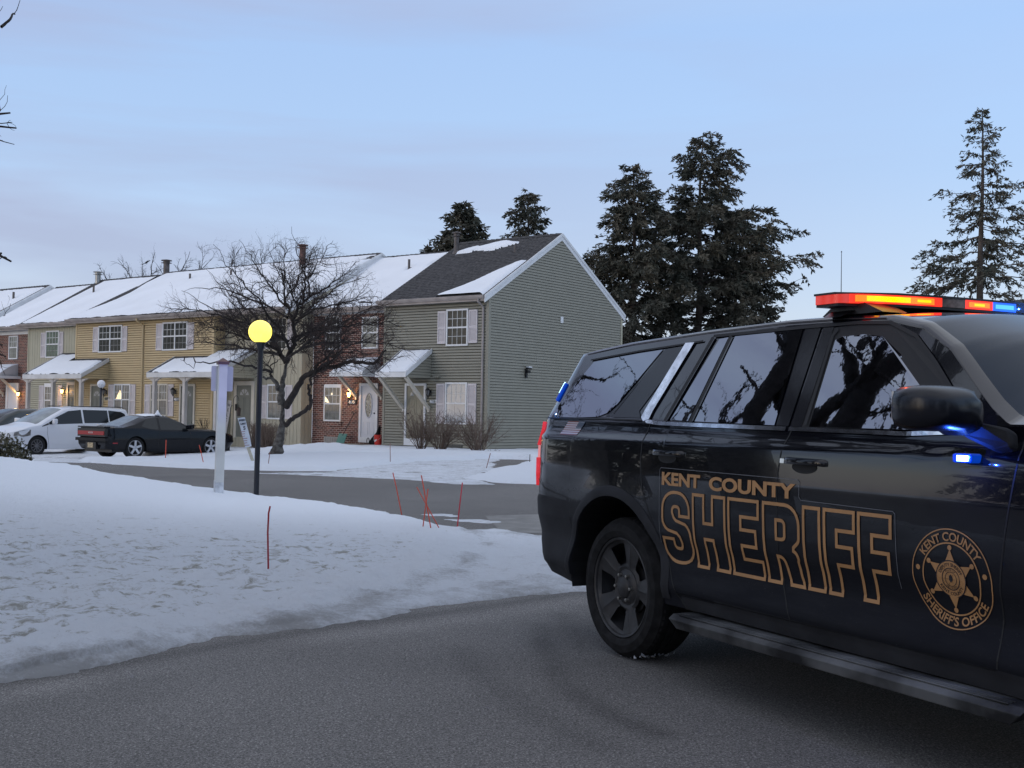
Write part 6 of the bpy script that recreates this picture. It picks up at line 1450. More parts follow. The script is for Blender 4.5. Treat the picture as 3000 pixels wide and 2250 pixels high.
mb = MB(); mb.box((xr - 0.045, 0.14, 0.70), (xr + 0.1, 1.78, 0.96)); tl = mb.build('tail_panel', BLACKM, C1)
RL = M('tail_light_red', (0.26, 0.015, 0.02), 0.25, spec=0.5, emit=(0.8, 0.03, 0.03), estr=0.04)
for a, b_ in ((0.18, 0.64), (0.645, 1.275), (1.28, 1.74)): mb = MB(); mb.box((xr - 0.065, a, 0.755), (xr - 0.046, b_, 0.88)); mb.build('tail_light', RL, tl)
V, F = glyphs('DODGE', 0.07, 0.002, 'CENTER'); mb = MB(); mb.add([(xr - 0.068, 0.96 - x * 1.1, 0.803 + y) for x, y in V], F); mb.build('lettering', M('chrome_letters', (0.6, 0.55, 0.55), 0.3, metal=0.5), tl)
mb = MB(); mb.box((xr - 0.075, 0.06, 0.56), (xr + 0.2, 1.86, 0.66)); mb.build('rear_bumper', BLK, C1)
mb = MB(); mb.box((xr - 0.05, 0.66, 0.30), (xr + 0.1, 1.26, 0.52)); pl_ = mb.build('plate_recess', BLACKM, C1)
mb = MB(); mb.box((xr - 0.065, 0.80, 0.34), (xr - 0.051, 1.12, 0.50)); mb.build('number_plate', M('plate', (0.45, 0.36, 0.22), 0.5, noise=(18, 0.5)), pl_)
for s in (0.0, 2.946): wheel(C1, s, 0.06, 0.36, 0.245, 0.25, 'alloy5', ALLOY, zc=0.345, lugs=0); wheel(C1, s, 1.86, 0.36, 0.245, 0.25, 'alloy5', ALLOY, zc=0.345, out=1, lugs=0); wheelhouse(C1, B1, s, 0.40)
mb = MB(); mb.box((-0.8, 0.15, 0.20), (3.8, 1.77, 0.5)); mb.build('underbody', BLACKM, C1)
mb = MB(); n = 14; V = []
k = np.random.default_rng(5)
for i in range(n + 1):
    for j in range(7):
        s = 0.55 + 0.85 * i / n; y = 0.42 + 1.05 * j / 6; e_ = math.sin(math.pi * i / n) * math.sin(math.pi * j / 6); V.append((s, y, 1.425 - abs(s - 0.95) * 0.06 - (abs(y - 0.96)) ** 2 * 0.09 + 0.035 * max(0, e_) ** 0.5 + k.normal(0, 0.004)))
mb.add(V, [(i * 7 + j, (i + 1) * 7 + j, (i + 1) * 7 + j + 1, i * 7 + j + 1) for i in range(n) for j in range(6)]); mb.build('roof_snow', ROOFSNOW, C1, True)
mb = MB(); mb.lathe([(0, -0.02), (0.12, 0.0), (0.07, 0.07), (0.02, 0.16), (0, 0.18)], 9, (1.05, 0.45, 1.41)); mb.build('snow_lump', ROOFSNOW, C1, True)
# ---- white minivan, nose towards the road: near flank is its left side -> mirrored frame
WHT = M('white_car_paint', (0.70, 0.72, 0.76), 0.3, spec=0.5, coat=0.5)
VANDIRT = M('van_lower_white', (0.62, 0.63, 0.65), 0.5, noise=(2, 0.08))
vw = at(111, 1311, 41.4); hv = R(55)
# heading (-cos, -sin); local x forward
V1 = empty('parked_minivan', (0, 0, 0), math.atan2(-math.sin(hv), -math.cos(hv))); tag(V1, 'white minivan parked nose out between the dark car and the black coupe', 'minivan')
# forward = (-c,-s); the near flank must lie on the camera's side: local +y points away from it
fwd = Vector((-math.cos(hv), -math.sin(hv), 0)); lft = Vector((-fwd.y, fwd.x, 0))      # local y of the empty
# near flank (seen) is on the vehicle's left = +y side, so we build with y inward then mirror: y' = -y
V1.location = Vector((vw.x, vw.y, -0.34)) - fwd * 3.078
class Mir(Body):
    """same shell, turned so that the first flank is the left one"""
    pass
profv = [(0.2, 0.06), (0.35, 0.02), (0.6, 0.0), (0.9, 0.01), (1.1, 0.05), (1.4, 0.06)]
B2 = Body(-1.05, 4.08, 1.99, (0.0, 3.078), 0.385, 0.35, [(-1.05, 0.35), (-0.4, 0.24), (0.4, 0.22), (2.6, 0.22), (3.5, 0.24), (4.08, 0.30)],
    [(-1.05, 1.13), (0.0, 1.13), (2.3, 1.07), (2.9, 1.03), (3.4, 0.98), (4.08, 0.80)], [(-1.05, 1.60), (-0.7, 1.66), (0.0, 1.69), (1.3, 1.69), (1.9, 1.63), (2.45, 1.36), (2.95, 1.08), (3.4, 1.0), (4.08, 0.81)],
    [(-1.05, 1.66), (-0.7, 1.72), (0.0, 1.75), (1.3, 1.75), (1.9, 1.71), (2.55, 1.42), (3.15, 1.12), (3.6, 1.02), (4.08, 0.83)],
    profv, 0.30, [(0.2, 0.15), (0.5, 0.0), (0.8, 0.04), (1.2, 0.12), (1.7, 0.38)], [(0.2, 0.22), (0.5, 0.0), (0.65, 0.02), (0.85, 0.15)], (0.16, 0.3), (0.45, 0.7), ds=0.06, nlow=14, ngh=8, nroof=8, lr=0.5)
B2.P[..., 1] *= -1; B2.N[..., 1] *= -1
_pt2 = B2.pt; B2.pt = lambda s, z, out=0.0, far=False: Vector((lambda v: (v.x, -v.y, v.z))(_pt2(s, z, out, far)))
wg2 = scr(1.95, 3.05, 23, 99)
B2.faces('body', lambda s, z, row, near: ~wg2(s, z, row, near), WHT, V1); B2.faces('windshield', wg2, M('van_windshield', (0.20, 0.23, 0.23), 0.12, spec=0.8, noise=(2.5, 0.25)), V1); B2.cap('rear_panel', 'r', WHT, V1); B2.cap('front_panel', 'f', WHT, V1)
for far in (False, True):
    for P in ([(-0.70, 1.17), (-0.60, 1.50), (-0.45, 1.57), (0.10, 1.62), (0.10, 1.16)], [(0.15, 1.16), (0.15, 1.62), (1.18, 1.63), (1.18, 1.15)], [(1.26, 1.14), (1.26, 1.63), (1.78, 1.58), (2.30, 1.36), (2.62, 1.17), (2.62, 1.10)]): B2.plate('side_window', P, CGLASS, V1, 0.006, far)
    B2.plate('mirror_triangle', [(2.64, 1.09), (2.64, 1.16), (2.92, 1.04), (2.9, 1.02)], BLACKM, V1, 0.005, far)
mb = MB()
for far in (False, True):
    for l in ([(1.22, 1.1), (1.22, 0.4), (1.24, 0.26)], [(2.70, 1.02), (2.72, 0.8), (2.62, 0.26)], [(0.12, 1.1), (0.12, 0.8), (0.36, 0.45)], [(0.15, 1.0), (1.2, 1.0)]): B2.ribbon(mb, l, 0.010, 0.003, far=far)
mb.build('door_gap', BLACKM, V1)
mb = MB()
for far in (False, True):
    for a in (1.36, 0.92): B2.ribbon(mb, [(a, 0.93), (a + 0.2, 0.935)], 0.04, 0.03, far=far)
mb.build('door_handles', WHT, V1)
mb = MB(); B2.ribbon(mb, [(0.45, 0.42), (2.6, 0.42)], 0.03, 0.012); mb.build('side_moulding', WHT, V1)
mb = MB()
for yy, o in ((0.0, 1), (-1.99, -1)): mb.prism([(2.42, yy + o * 0.04, 1.10), (2.58, yy + o * 0.04, 1.10), (2.62, yy + o * 0.24, 1.12), (2.48, yy + o * 0.26, 1.12)], (0, 0, 0.19))
o = mb.build('mirrors', WHT, V1); bv = o.modifiers.new('b', 'BEVEL'); bv.width = 0.045; bv.segments = 3
mb = MB(); mb.bar((1.6, -0.30, 1.755), (-0.6, -0.30, 1.745), 0.04, 0.03); mb.bar((1.6, -1.69, 1.755), (-0.6, -1.69, 1.745), 0.04, 0.03); mb.build('roof_rails', BLACKM, V1)
HL = M('headlight_glass', (0.16, 0.15, 0.14), 0.1, spec=0.9, noise=(9, 0.6))
for far in (False, True): B2.plate('headlight', [(3.38, 0.72), (3.36, 0.92), (3.62, 0.90), (3.90, 0.82), (3.92, 0.70), (3.62, 0.67)], HL, V1, 0.012, far)
mb = MB(); mb.box((4.02, -0.5, 0.45), (4.17, -1.49, 0.72)); mb.build('grille', BLACKM, V1)
for s in (0.0, 3.078): wheel(V1, s, -0.05, 0.355, 0.225, 0.22, 'alloy10', M('dark_alloy', (0.22, 0.22, 0.23), 0.35, metal=0.5), zc=0.35, out=1, lugs=0); wheel(V1, s, -1.94, 0.355, 0.225, 0.22, 'alloy10', ALLOY, zc=0.35, out=-1, lugs=0)
mb = MB()
for wc in (0.0, 3.078):
    for y0 in (-0.02, -1.97): 
        V = [(wc + 0.385 * math.cos(t), y, 0.35 + 0.385 * math.sin(t)) for t in np.linspace(-0.2, math.pi + 0.2, 18) for y in (y0, y0 + (-0.3 if y0 > -1 else 0.3))]
        mb.add(V, [(2 * i, 2 * i + 1, 2 * i + 3, 2 * i + 2) for i in range(17)]); mb.poly([V[2 * i + 1] for i in range(18)])
mb.build('wheel_arch', BLACKM, V1)
mb = MB(); mb.box((-0.85, -0.14, 0.22), (3.9, -1.85, 0.5)); mb.build('underbody', BLACKM, V1)
# ---- dark car behind the van at the left edge
dw = at(2, 1320, 45.6); V2 = empty('parked_car', (dw.x, dw.y, -0.42), math.atan2(-math.sin(hv), -math.cos(hv))); tag(V2, 'dark car at the left edge behind the white minivan', 'car')
V2.location = Vector((dw.x, dw.y, -0.42)) - fwd * 2.1
B3 = Body(-0.95, 3.75, 1.9, (0.0, 2.75), 0.39, 0.36, [(-0.95, 0.35), (0.4, 0.25), (2.4, 0.25), (3.75, 0.3)], [(-0.95, 1.06), (2.2, 1.0), (3.75, 0.8)], [(-0.95, 1.50), (-0.6, 1.60), (0.4, 1.66), (1.2, 1.64), (1.7, 1.45), (2.3, 1.04), (3.75, 0.82)], [(-0.95, 1.55), (-0.6, 1.66), (0.4, 1.72), (1.2, 1.70), (1.8, 1.5), (2.5, 1.10), (3.75, 0.86)],
    profv, 0.32, [(0.2, 0.15), (0.5, 0.0), (1.0, 0.05), (1.6, 0.4)], [(0.2, 0.2), (0.5, 0.0), (0.9, 0.15)], (0.16, 0.3), (0.4, 0.6), ds=0.08, nlow=12, ngh=6, nroof=6, lr=0.5)
B3.P[..., 1] *= -1; B3.N[..., 1] *= -1
_pt3 = B3.pt; B3.pt = lambda s, z, out=0.0, far=False: Vector((lambda v: (v.x, -v.y, v.z))(_pt3(s, z, out, far)))
DKG = M('dark_green_paint', (0.012, 0.020, 0.020), 0.3, coat=0.6, spec=0.5)
wg3 = scr(1.3, 2.3, 19, 99); B3.faces('body', lambda s, z, row, near: ~wg3(s, z, row, near), DKG, V2); B3.faces('windshield', wg3, CGLASS, V2); B3.cap('rear_panel', 'r', DKG, V2); B3.cap('front_panel', 'f', DKG, V2)
SG = M('tinted_car_glass', (0.035, 0.045, 0.05), 0.08, spec=0.8)
for far in (False, True):
    for P in ([(-0.75, 1.1), (-0.55, 1.48), (-0.1, 1.54), (-0.1, 1.1)], [(-0.04, 1.09), (-0.04, 1.54), (0.78, 1.58), (0.78, 1.06)], [(0.85, 1.06), (0.85, 1.58), (1.25, 1.54), (1.9, 1.12), (1.9, 1.03)]): B3.plate('side_window', P, SG, V2, 0.006, far)
for s in (0.0, 2.75): wheel(V2, s, -0.05, 0.36, 0.23, 0.22, 'alloy5', ALLOY, zc=0.36, out=1, lugs=0); wheel(V2, s, -1.85, 0.36, 0.23, 0.22, 'alloy5', ALLOY, zc=0.36, out=-1, lugs=0)
# ================================================================= the sheriff's vehicle
SA = R(27.4); SD = Vector((math.sin(SA), -math.cos(SA), 0)); SN = Vector((-math.cos(SA), -math.sin(SA), 0))
SW = Vector((0.661, 6.816, 0)) + SN * 0.03
SV = empty('patrol_vehicle', SW, math.atan2(SD.y, SD.x)); tag(SV, 'big black sheriff patrol vehicle with gold lettering and flashing lights, filling the right foreground', 'police car')
def paint_mat():
    m = bpy.data.materials.new('black_paint'); m.use_nodes = True; n, l = m.node_tree.nodes, m.node_tree.links; b = n['Principled BSDF']
    b.inputs['Specular IOR Level'].default_value = 0.5; b.inputs['Coat Weight'].default_value = 0.4; b.inputs['Coat Roughness'].default_value = 0.015
    t = n.new('ShaderNodeTexCoord'); s = n.new('ShaderNodeSeparateXYZ'); l.new(t.outputs['Object'], s.inputs[0])
    def nz(sc, det=6, st=(1, 1, 1), ro=0.6):
        mp = n.new('ShaderNodeMapping'); mp.inputs['Scale'].default_value = st; l.new(t.outputs['Object'], mp.inputs[0]); z = n.new('ShaderNodeTexNoise'); z.inputs['Scale'].default_value = sc; z.inputs['Detail'].default_value = det; z.inputs['Roughness'].default_value = ro; l.new(mp.outputs[0], z.inputs[0]); return z.outputs[0]
    def mr(x, a, c, lo=0., hi=1.): k = n.new('ShaderNodeMapRange'); k.inputs[1].default_value = a; k.inputs[2].default_value = c; k.inputs[3].default_value = lo; k.inputs[4].default_value = hi; l.new(x, k.inputs[0]); return k.outputs[0]
    def mt(op, x, y):
        k = n.new('ShaderNodeMath'); k.operation = op
        for i, v in enumerate((x, y)):
            if isinstance(v, (int, float)): k.inputs[i].default_value = v
            else: l.new(v, k.inputs[i])
        return k.outputs[0]
    # road film: thick low down, breaking up towards the handles; wipes and splashes in it
    zed = mt('ADD', s.outputs[2], mt('MULTIPLY', mt('SUBTRACT', nz(1.6, 7, (1, 1, 2.2)), 0.5), 0.55))
    film = mr(zed, 1.10, 0.72, 0, 1)
    streak = mr(nz(3.0, 8, (0.35, 1, 2.2), 0.75), 0.35, 0.75, 0.55, 1.0)
    film = mt('MULTIPLY', film, streak)
    spots = mr(nz(70, 3, (1, 1, 1), 0.8), 0.66, 0.72, 0, 0.5); spots = mt('MULTIPLY', spots, film)
    mx = n.new('ShaderNodeMixRGB'); l.new(film, mx.inputs[0]); mx.inputs[1].default_value = (0.0030, 0.0034, 0.006, 1); mx.inputs[2].default_value = (0.013, 0.014, 0.019, 1)
    m2 = n.new('ShaderNodeMixRGB'); l.new(spots, m2.inputs[0]); l.new(mx.outputs[0], m2.inputs[1]); m2.inputs[2].default_value = (0.10, 0.105, 0.12, 1)
    l.new(m2.outputs[0], b.inputs['Base Color'])
    l.new(mr(film, 0, 0.8, 0.10, 0.62), b.inputs['Roughness']); l.new(mr(film, 0.0, 0.6, 0.85, 0.0), b.inputs['Coat Weight'])
    l.new(mr(film, 0, 0.8, 0.38, 0.10), b.inputs['Specular IOR Level'])
    k = n.new('ShaderNodeBump'); k.inputs['Strength'].default_value = 0.10; k.inputs['Distance'].default_value = 0.02; l.new(nz(2.2, 2), k.inputs['Height']); l.new(k.outputs[0], b.inputs['Normal'])
    return m
PAINT = paint_mat()
PLAS = M('dusty_black_plastic', (0.026, 0.027, 0.031), 0.65, spec=0.15, noise=(4, 0.25), bump=(60, 0.15, 0.002))
TRIMB = M('gloss_black_trim', (0.006, 0.006, 0.008), 0.12, spec=0.5, bump=(3.5, 0.05, 0.02))
RUB = M('rubber_seal', (0.006, 0.006, 0.007), 0.6)
CHROME = M('chrome', (0.75, 0.75, 0.78), 0.10, metal=1.0, noise=(18, 0.25))
def tint_mat(name, col, wav):
    m = M(name, col, 0.015, metal=1.0, bump=(2.2, wav, 0.02)); return m
TINT = tint_mat('privacy_glass', (0.27, 0.285, 0.325), 0.05)
WINDS = M('windscreen', (0.010, 0.020, 0.036), 0.15, spec=0.16)
GOLD = M('gold_vinyl', (0.42, 0.225, 0.095), 0.42, spec=0.4, noise=(5, 0.10))
GOLDD = M('soiled_gold_vinyl', (0.20, 0.115, 0.06), 0.6, noise=(10, 0.4))
profS = [(0.34, 0.052), (0.40, 0.040), (0.452, 0.032), (0.458, 0.022), (0.50, 0.020), (0.56, 0.034), (0.64, 0.046), (0.70, 0.034), (0.76, 0.014), (0.84, 0.004), (0.95, 0.0), (1.08, 0.0), (1.20, 0.006), (1.262, 0.012), (1.275, 0.022), (1.30, 0.036), (1.345, 0.050), (1.40, 0.055)]
WF = 3.30
B = Body(-1.20, 4.30, 2.06, (-0.09, WF), 0.50, 0.435,
    [(-1.20, 0.40), (-0.95, 0.40), (-0.59, 0.37), (0.42, 0.385), (2.5, 0.375), (3.8, 0.36), (4.30, 0.42)],
    [(-1.20, 1.368), (0.2, 1.362), (1.35, 1.352), (2.1, 1.345), (2.45, 1.38), (2.75, 1.385), (3.8, 1.30), (4.30, 1.18)],
    [(-1.20, 1.780), (-0.95, 1.795), (-0.4, 1.842), (0.43, 1.880), (1.08, 1.896), (1.5, 1.890), (1.78, 1.876), (2.00, 1.825), (2.21, 1.708), (2.37, 1.575), (2.52, 1.455), (2.62, 1.392), (2.75, 1.392), (3.8, 1.31), (4.30, 1.19)],
    [(-1.20, 1.835), (-0.9, 1.870), (-0.3, 1.918), (0.3, 1.940), (1.05, 1.945), (1.6, 1.935), (1.95, 1.90), (2.3, 1.78), (2.6, 1.60), (2.85, 1.47), (3.0, 1.42), (3.7, 1.37), (4.30, 1.22)],
    profS, 0.46, [(0.36, 0.30), (0.45, 0.13), (0.58, 0.03), (0.70, 0.0), (0.86, 0.02), (0.89, 0.05), (1.0, 0.055), (1.2, 0.05), (1.36, 0.045), (1.75, 0.245), (1.95, 0.32)], [(0.36, 0.3), (0.6, 0.05), (0.9, 0.0), (1.2, 0.12)],
    (0.20, 0.30), (0.40, 0.70), lr=0.62, lf=0.7, ds=0.022, nlow=46, ngh=18, nroof=22, flare=0.012)
# cut lines, measured on the flank as (s, z)
cutR = [(0.215, 1.36), (0.198, 1.29), (0.194, 1.164), (0.221, 0.994), (0.293, 0.871), (0.40, 0.70), (0.48, 0.54), (0.53, 0.458), (0.60, 0.384)]
cutB = [(1.40, 1.35), (1.377, 1.278), (1.357, 1.139), (1.356, 0.878), (1.353, 0.712), (1.366, 0.605), (1.434, 0.461)]
cutF = [(2.705, 1.40), (2.698, 1.238), (2.656, 1.0), (2.623, 0.777), (2.604, 0.465)]
def cutx(P, z): P = sorted(P, key=lambda p: p[1]); return np.interp(z, [p[1] for p in P], [p[0] for p in P])
ROWB = B.nlow
wR = lambda s, z, row, near: (row >= B.nlow + B.ngh + 1) & (s > 1.93) & (s < 2.86)
lo = lambda z: z > 0.457
def lower(f): return lambda s, z, row, near: (row < ROWB) & f(s, z)
_bf = B.faces
def both(name, test, mat, par):
    _bf(name, lambda s, z, row, near: test(s, z, row, near) & near, mat, par); _bf(name, lambda s, z, row, near: test(s, z, row, near) & ~near, mat, par)
both('rear_quarter', lower(lambda s, z: (s <= cutx(cutR, z)) & (z > 0.88 - 0.0) ), PAINT, SV)
both('rear_bumper', lower(lambda s, z: (s <= cutx(cutR, z)) & (z <= 0.88) & (s < -0.2)), PLAS, SV)
both('rear_quarter', lower(lambda s, z: (s <= cutx(cutR, z)) & (z <= 0.88) & (s >= -0.2)), PAINT, SV)
both('rear_door', lower(lambda s, z: (s > cutx(cutR, z)) & (s <= cutx(cutB, z)) & lo(z)), PAINT, SV)
both('front_door', lower(lambda s, z: (s > cutx(cutB, z)) & (s <= cutx(cutF, z)) & lo(z)), PAINT, SV)
both('front_fender', lower(lambda s, z: (s > cutx(cutF, z)) & lo(z)), PAINT, SV)
both('rocker_panel', lower(lambda s, z: (s > cutx(cutR, z)) & (z <= 0.457)), PLAS, SV)
both('cabin_frame', lambda s, z, row, near: (row >= ROWB) & (row < B.nlow + B.ngh), PAINT, SV)
B.faces('roof', lambda s, z, row, near: (row >= B.nlow + B.ngh) & (s < 2.86) & ~wR(s, z, row, near), PAINT, SV)
B.faces('bonnet', lambda s, z, row, near: (row >= B.nlow + B.ngh) & (s >= 2.86), PAINT, SV)
B.faces('windscreen', wR, WINDS, SV)
B.cap('tailgate', 'r', PAINT, SV); B.cap('front_panel', 'f', PLAS, SV)
for far in (False, True):
    mb = MB()
    for P in (cutR, cutB, cutF): B.ribbon(mb, P, 0.0075, 0.0015, far=far)
    B.ribbon(mb, [(0.53, 0.457), (2.60, 0.457)], 0.007, 0.0015, far=far)
    B.ribbon(mb, [(-1.0, 0.985), (-0.90, 0.930), (-0.75, 0.905), (-0.56, 0.882)], 0.006, 0.0015, far=far)
    mb.build('panel_gaps', RUB, SV)
for wc in (-0.09, WF):
    for far in (False, True):
        mb = MB(); n = 44; V = []
        for k in range(n + 1):
            t = -0.03 + (math.pi * 1.02) * k / n
            for rr, o in ((0.499, -0.03), (0.500, 0.010), (0.535, 0.013), (0.560, 0.002)):
                s, z = wc + rr * math.cos(t), max(0.435 + rr * math.sin(t), 0.385); V.append(B.pt(s, z, o, far))
        mb.add(V, [(4 * i + j, 4 * i + j + 1, 4 * i + j + 5, 4 * i + j + 4) for i in range(n) for j in range(3)])
        autosmooth(mb.build('arch_lip', PLAS, SV), 50)
wheelhouse(SV, B, -0.09, 0.499, 0.42, RUB); wheelhouse(SV, B, WF, 0.499, 0.42, RUB)
STEEL = M('black_steel_wheel', (0.028, 0.028, 0.030), 0.48, spec=0.45, noise=(12, 0.35), bump=(40, 0.2, 0.002))
STYRE = M('snowy_tyre', (0.013, 0.013, 0.014), 0.85, spec=0.25, noise=(18, 0.4))
for s in (-0.09, WF):
    wheel(SV, s, 0.055, 0.405, 0.288, 0.29, 'steel', STEEL, zc=0.402, tyre=STYRE, lugs=6); wheel(SV, s, 2.005, 0.405, 0.288, 0.29, 'steel', STEEL, zc=0.402, tyre=STYRE, out=1, lugs=6)
# snow crumbs packed on the tread
k = np.random.default_rng(9); mb = MB()
for i in range(70):
    a = math.radians(k.uniform(258, 300)); r = 0.407; y = k.uniform(0.06, 0.32); sz = k.uniform(0.003, 0.011); c = Vector((-0.09 + r * math.cos(a), y, 0.402 + r * math.sin(a)))
    if c.z < 0.012: c.z = 0.012
    mb.add([c + Vector(k.normal(0, sz, 3)) for _ in range(4)], [(0, 1, 2), (0, 2, 3), (0, 3, 1), (1, 3, 2)])
mb.build('packed_snow', M('grey_snow', (0.5, 0.52, 0.56), 0.8), SV)
mb = MB(); mb.box((-0.95, 0.22, 0.33), (4.1, 1.84, 0.60)); mb.build('underbody', RUB, SV)
RB = M('salted_running_board', (0.030, 0.031, 0.034), 0.5, spec=0.2, noise=(3.5, 0.4, (0.12, 0.125, 0.13)), bump=(30, 0.3, 0.003))
for yy, o in ((0.0, -1), (2.06, 1)):
    mb = MB()
    P = [(0.62, yy - o * 0.10, 0.370), (0.60, yy + o * 0.05, 0.368), (0.605, yy + o * 0.085, 0.345), (0.66, yy + o * 0.075, 0.300), (0.74, yy + o * 0.02, 0.285), (0.74, yy - o * 0.12, 0.29)]
    n = len(P); E2 = [(2.80 - (p[0] - 0.6) * 0.9, p[1], p[2]) for p in P]; mb.add(P + E2, [tuple(range(n)), tuple(range(n, 2 * n))] + [(i, (i + 1) % n, n + (i + 1) % n, n + i) for i in range(n)])
    for i in range(3): y = yy + o * (0.012 + i * 0.022); mb.box((0.66, y - 0.004, 0.3655), (2.72, y + 0.004, 0.374))
    ob = mb.build('running_board', RB, SV); bv = ob.modifiers.new('b', 'BEVEL'); bv.width = 0.006; bv.segments = 2
# glazing
def gl(name, P, mat=TINT, out=0.006):
    for far in (False, True): B.plate(name, P, mat, SV, out, far)
FR = [(0.40, 1.374), (0.60, 1.835), (1.24, 1.842), (1.315, 1.842), (1.355, 1.362)]
gl('rear_quarter_glass', [(-0.965, 1.388), (-0.905, 1.44), (-0.79, 1.60), (-0.675, 1.738), (-0.45, 1.757), (-0.186, 1.775), (0.05, 1.788), (-0.08, 1.62), (-0.20, 1.47), (-0.265, 1.418), (-0.36, 1.392), (-0.60, 1.385)])
gl('pillar_panel', [(-0.06, 1.60), (0.075, 1.79), (0.24, 1.80), (0.20, 1.66), (0.06, 1.43), (0.10, 1.39), (-0.18, 1.39), (-0.25, 1.40), (-0.17, 1.455)], TRIMB, 0.0045)
gl('rear_door_quarter_glass', [(0.385, 1.385), (0.535, 1.80), (0.575, 1.83), (0.63, 1.835), (0.585, 1.378)][:0] or [(0.40, 1.383), (0.56, 1.826), (0.635, 1.832), (0.565, 1.378)])
gl('rear_door_glass', [(0.625, 1.377), (0.69, 1.834), (1.215, 1.842), (1.27, 1.367)])
gl('pillar_cover', [(1.285, 1.366), (1.235, 1.842), (1.345, 1.843), (1.372, 1.364)], TRIMB); gl('pillar_cover', [(1.392, 1.362), (1.362, 1.843), (1.435, 1.842), (1.465, 1.361)], TRIMB)
gl('door_opening', [(1.455, 1.360), (1.425, 1.838), (1.60, 1.846), (1.80, 1.835), (1.97, 1.765), (2.14, 1.64), (2.32, 1.49), (2.44, 1.392), (2.42, 1.362)], RUB, 0.0035)
gl('front_door_glass', [(1.515, 1.364), (1.478, 1.775), (1.52, 1.790), (1.66, 1.794), (1.78, 1.778), (1.93, 1.69), (2.10, 1.56), (2.28, 1.42), (2.34, 1.362)])
for far in (False, True):
    mb = MB()
    B.ribbon(mb, [(-0.20, 1.412), (-0.10, 1.55), (0.06, 1.79)], 0.006, 0.008, far=far)
    B.ribbon(mb, [(0.36, 1.375), (0.505, 1.838)], 0.030, 0.012, far=far); B.ribbon(mb, [(0.595, 1.372), (0.662, 1.838)], 0.026, 0.013, far=far)
    B.ribbon(mb, [(0.50, 1.845), (1.25, 1.853), (1.60, 1.853), (1.80, 1.842), (1.98, 1.772), (2.15, 1.645), (2.33, 1.495), (2.46, 1.39)], 0.016, 0.010, far=far)
    B.ribbon(mb, [(1.49, 1.37), (1.452, 1.80), (1.475, 1.83)], 0.020, 0.010, far=far)
    B.ribbon(mb, [(-0.98, 1.380), (-0.3, 1.381), (0.12, 1.377)], 0.008, 0.007, far=far)
    B.ribbon(mb, [(-0.72, 1.752), (-0.186, 1.790), (0.25, 1.812), (0.42, 1.822)], 0.010, 0.008, far=far)
    B.ribbon(mb, [(0.44, 1.870), (0.33, 1.70), (0.19, 1.45)][:0] or [(0.27, 1.80), (0.33, 1.81)], 0.01, 0.008, far=far)
    mb.build('window_seals', RUB, SV)
for far in (False, True):
    mb = MB()
    B.ribbon(mb, [(0.145, 1.395), (0.19, 1.372), (0.30, 1.363), (0.70, 1.358), (1.362, 1.352)], 0.020, 0.010, far=far); B.ribbon(mb, [(1.385, 1.352), (1.9, 1.348), (2.12, 1.345), (2.42, 1.36), (2.50, 1.39)], 0.018, 0.010, far=far)
    mb.build('chrome_belt', CHROME, SV)
for far in (False, True):
    mb = MB()
    P = [(0.155, 1.445), (0.115, 1.40), (0.15, 1.375), (0.215, 1.372), (0.20, 1.42), (0.345, 1.818), (0.262, 1.818)]
    for a in ([(0.262, 1.818), (0.345, 1.818), (0.205, 1.43), (0.125, 1.44)], [(0.125, 1.44), (0.205, 1.43), (0.20, 1.385), (0.15, 1.372), (0.115, 1.395)]): mb.add([B.pt(s, z, 0.012, far) for s, z in a], [tuple(range(len(a)))])
    mb.build('chrome_pillar_bar', CHROME, SV)
# roof rail groove, spoiler
for far in (False, True):
    mb = MB()
    B.ribbon(mb, [(-0.80, 1.792), (-0.3, 1.835), (0.43, 1.868), (1.08, 1.884), (1.5, 1.878), (1.76, 1.864)], 0.006, 0.003, far=far)
    mb.build('roof_groove', RUB, SV)
mb = MB(); r0_ = B.nlow + B.ngh - 1; ring_ = [Vector(p) for p in B.P[2, r0_:B.m - r0_]]; nr_ = len(ring_)
V = []
for j, p in enumerate(ring_):
    t = j / (nr_ - 1); e_ = math.sin(math.pi * min(1, max(0, t))) ** 0.35
    V += [p + Vector((0.20, 0, 0.006)), p + Vector((0.02, 0, 0.016)), p + Vector((-0.045 - 0.075 * e_, 0, 0.006)), p + Vector((-0.06 - 0.075 * e_, 0, -0.010)), p + Vector((-0.03 - 0.06 * e_, 0, -0.022)), p + Vector((0.03, 0, -0.03))]
mb.add(V, [(6 * j + k_, 6 * j + (k_ + 1) % 6, 6 * j + 6 + (k_ + 1) % 6, 6 * j + 6 + k_) for j in range(nr_ - 1) for k_ in range(6)] + [tuple(range(6)), tuple(6 * (nr_ - 1) + k_ for k_ in range(6))])
autosmooth(mb.build('spoiler', PAINT, SV), 50)
# D pillar bodywork strip in grey reflecting paint + blue flasher on it
BLUEL = M('blue_led', (0.4, 0.7, 1), 0.3, emit=(0.45, 0.80, 1.0), estr=3.0); BLUEH = M('blue_led_body', (0.005, 0.02, 0.16), 0.3, emit=(0.0, 0.06, 0.6), estr=0.5)
def shell(i, z):
    """point and outward normal on shell column i at height z"""
    row = B.P[i, :B.mid]; j = int(np.argmin(np.abs(row[:B.nlow + B.ngh, 2] - z))); return Vector(row[j]), Vector(B.N[i, j])
def dp(t, o=0.0):
    i = int(np.argmin(np.abs(B.S - (B.S[0] + 0.20)))); p, nr = shell(i, 1.40 + 0.34 * t); nr = Vector((nr.x, -abs(nr.y), nr.z)); nr.x = -abs(nr.x); return p + nr.normalized() * o
mb = MB(); mb.bar(dp(0.22, 0.004), dp(0.60, 0.004), 0.040, 0.022, (1, 0.6, 0)); fl_ = mb.build('pillar_flasher', BLUEH, SV); bv = fl_.modifiers.new('b', 'BEVEL'); bv.width = 0.01; bv.segments = 3
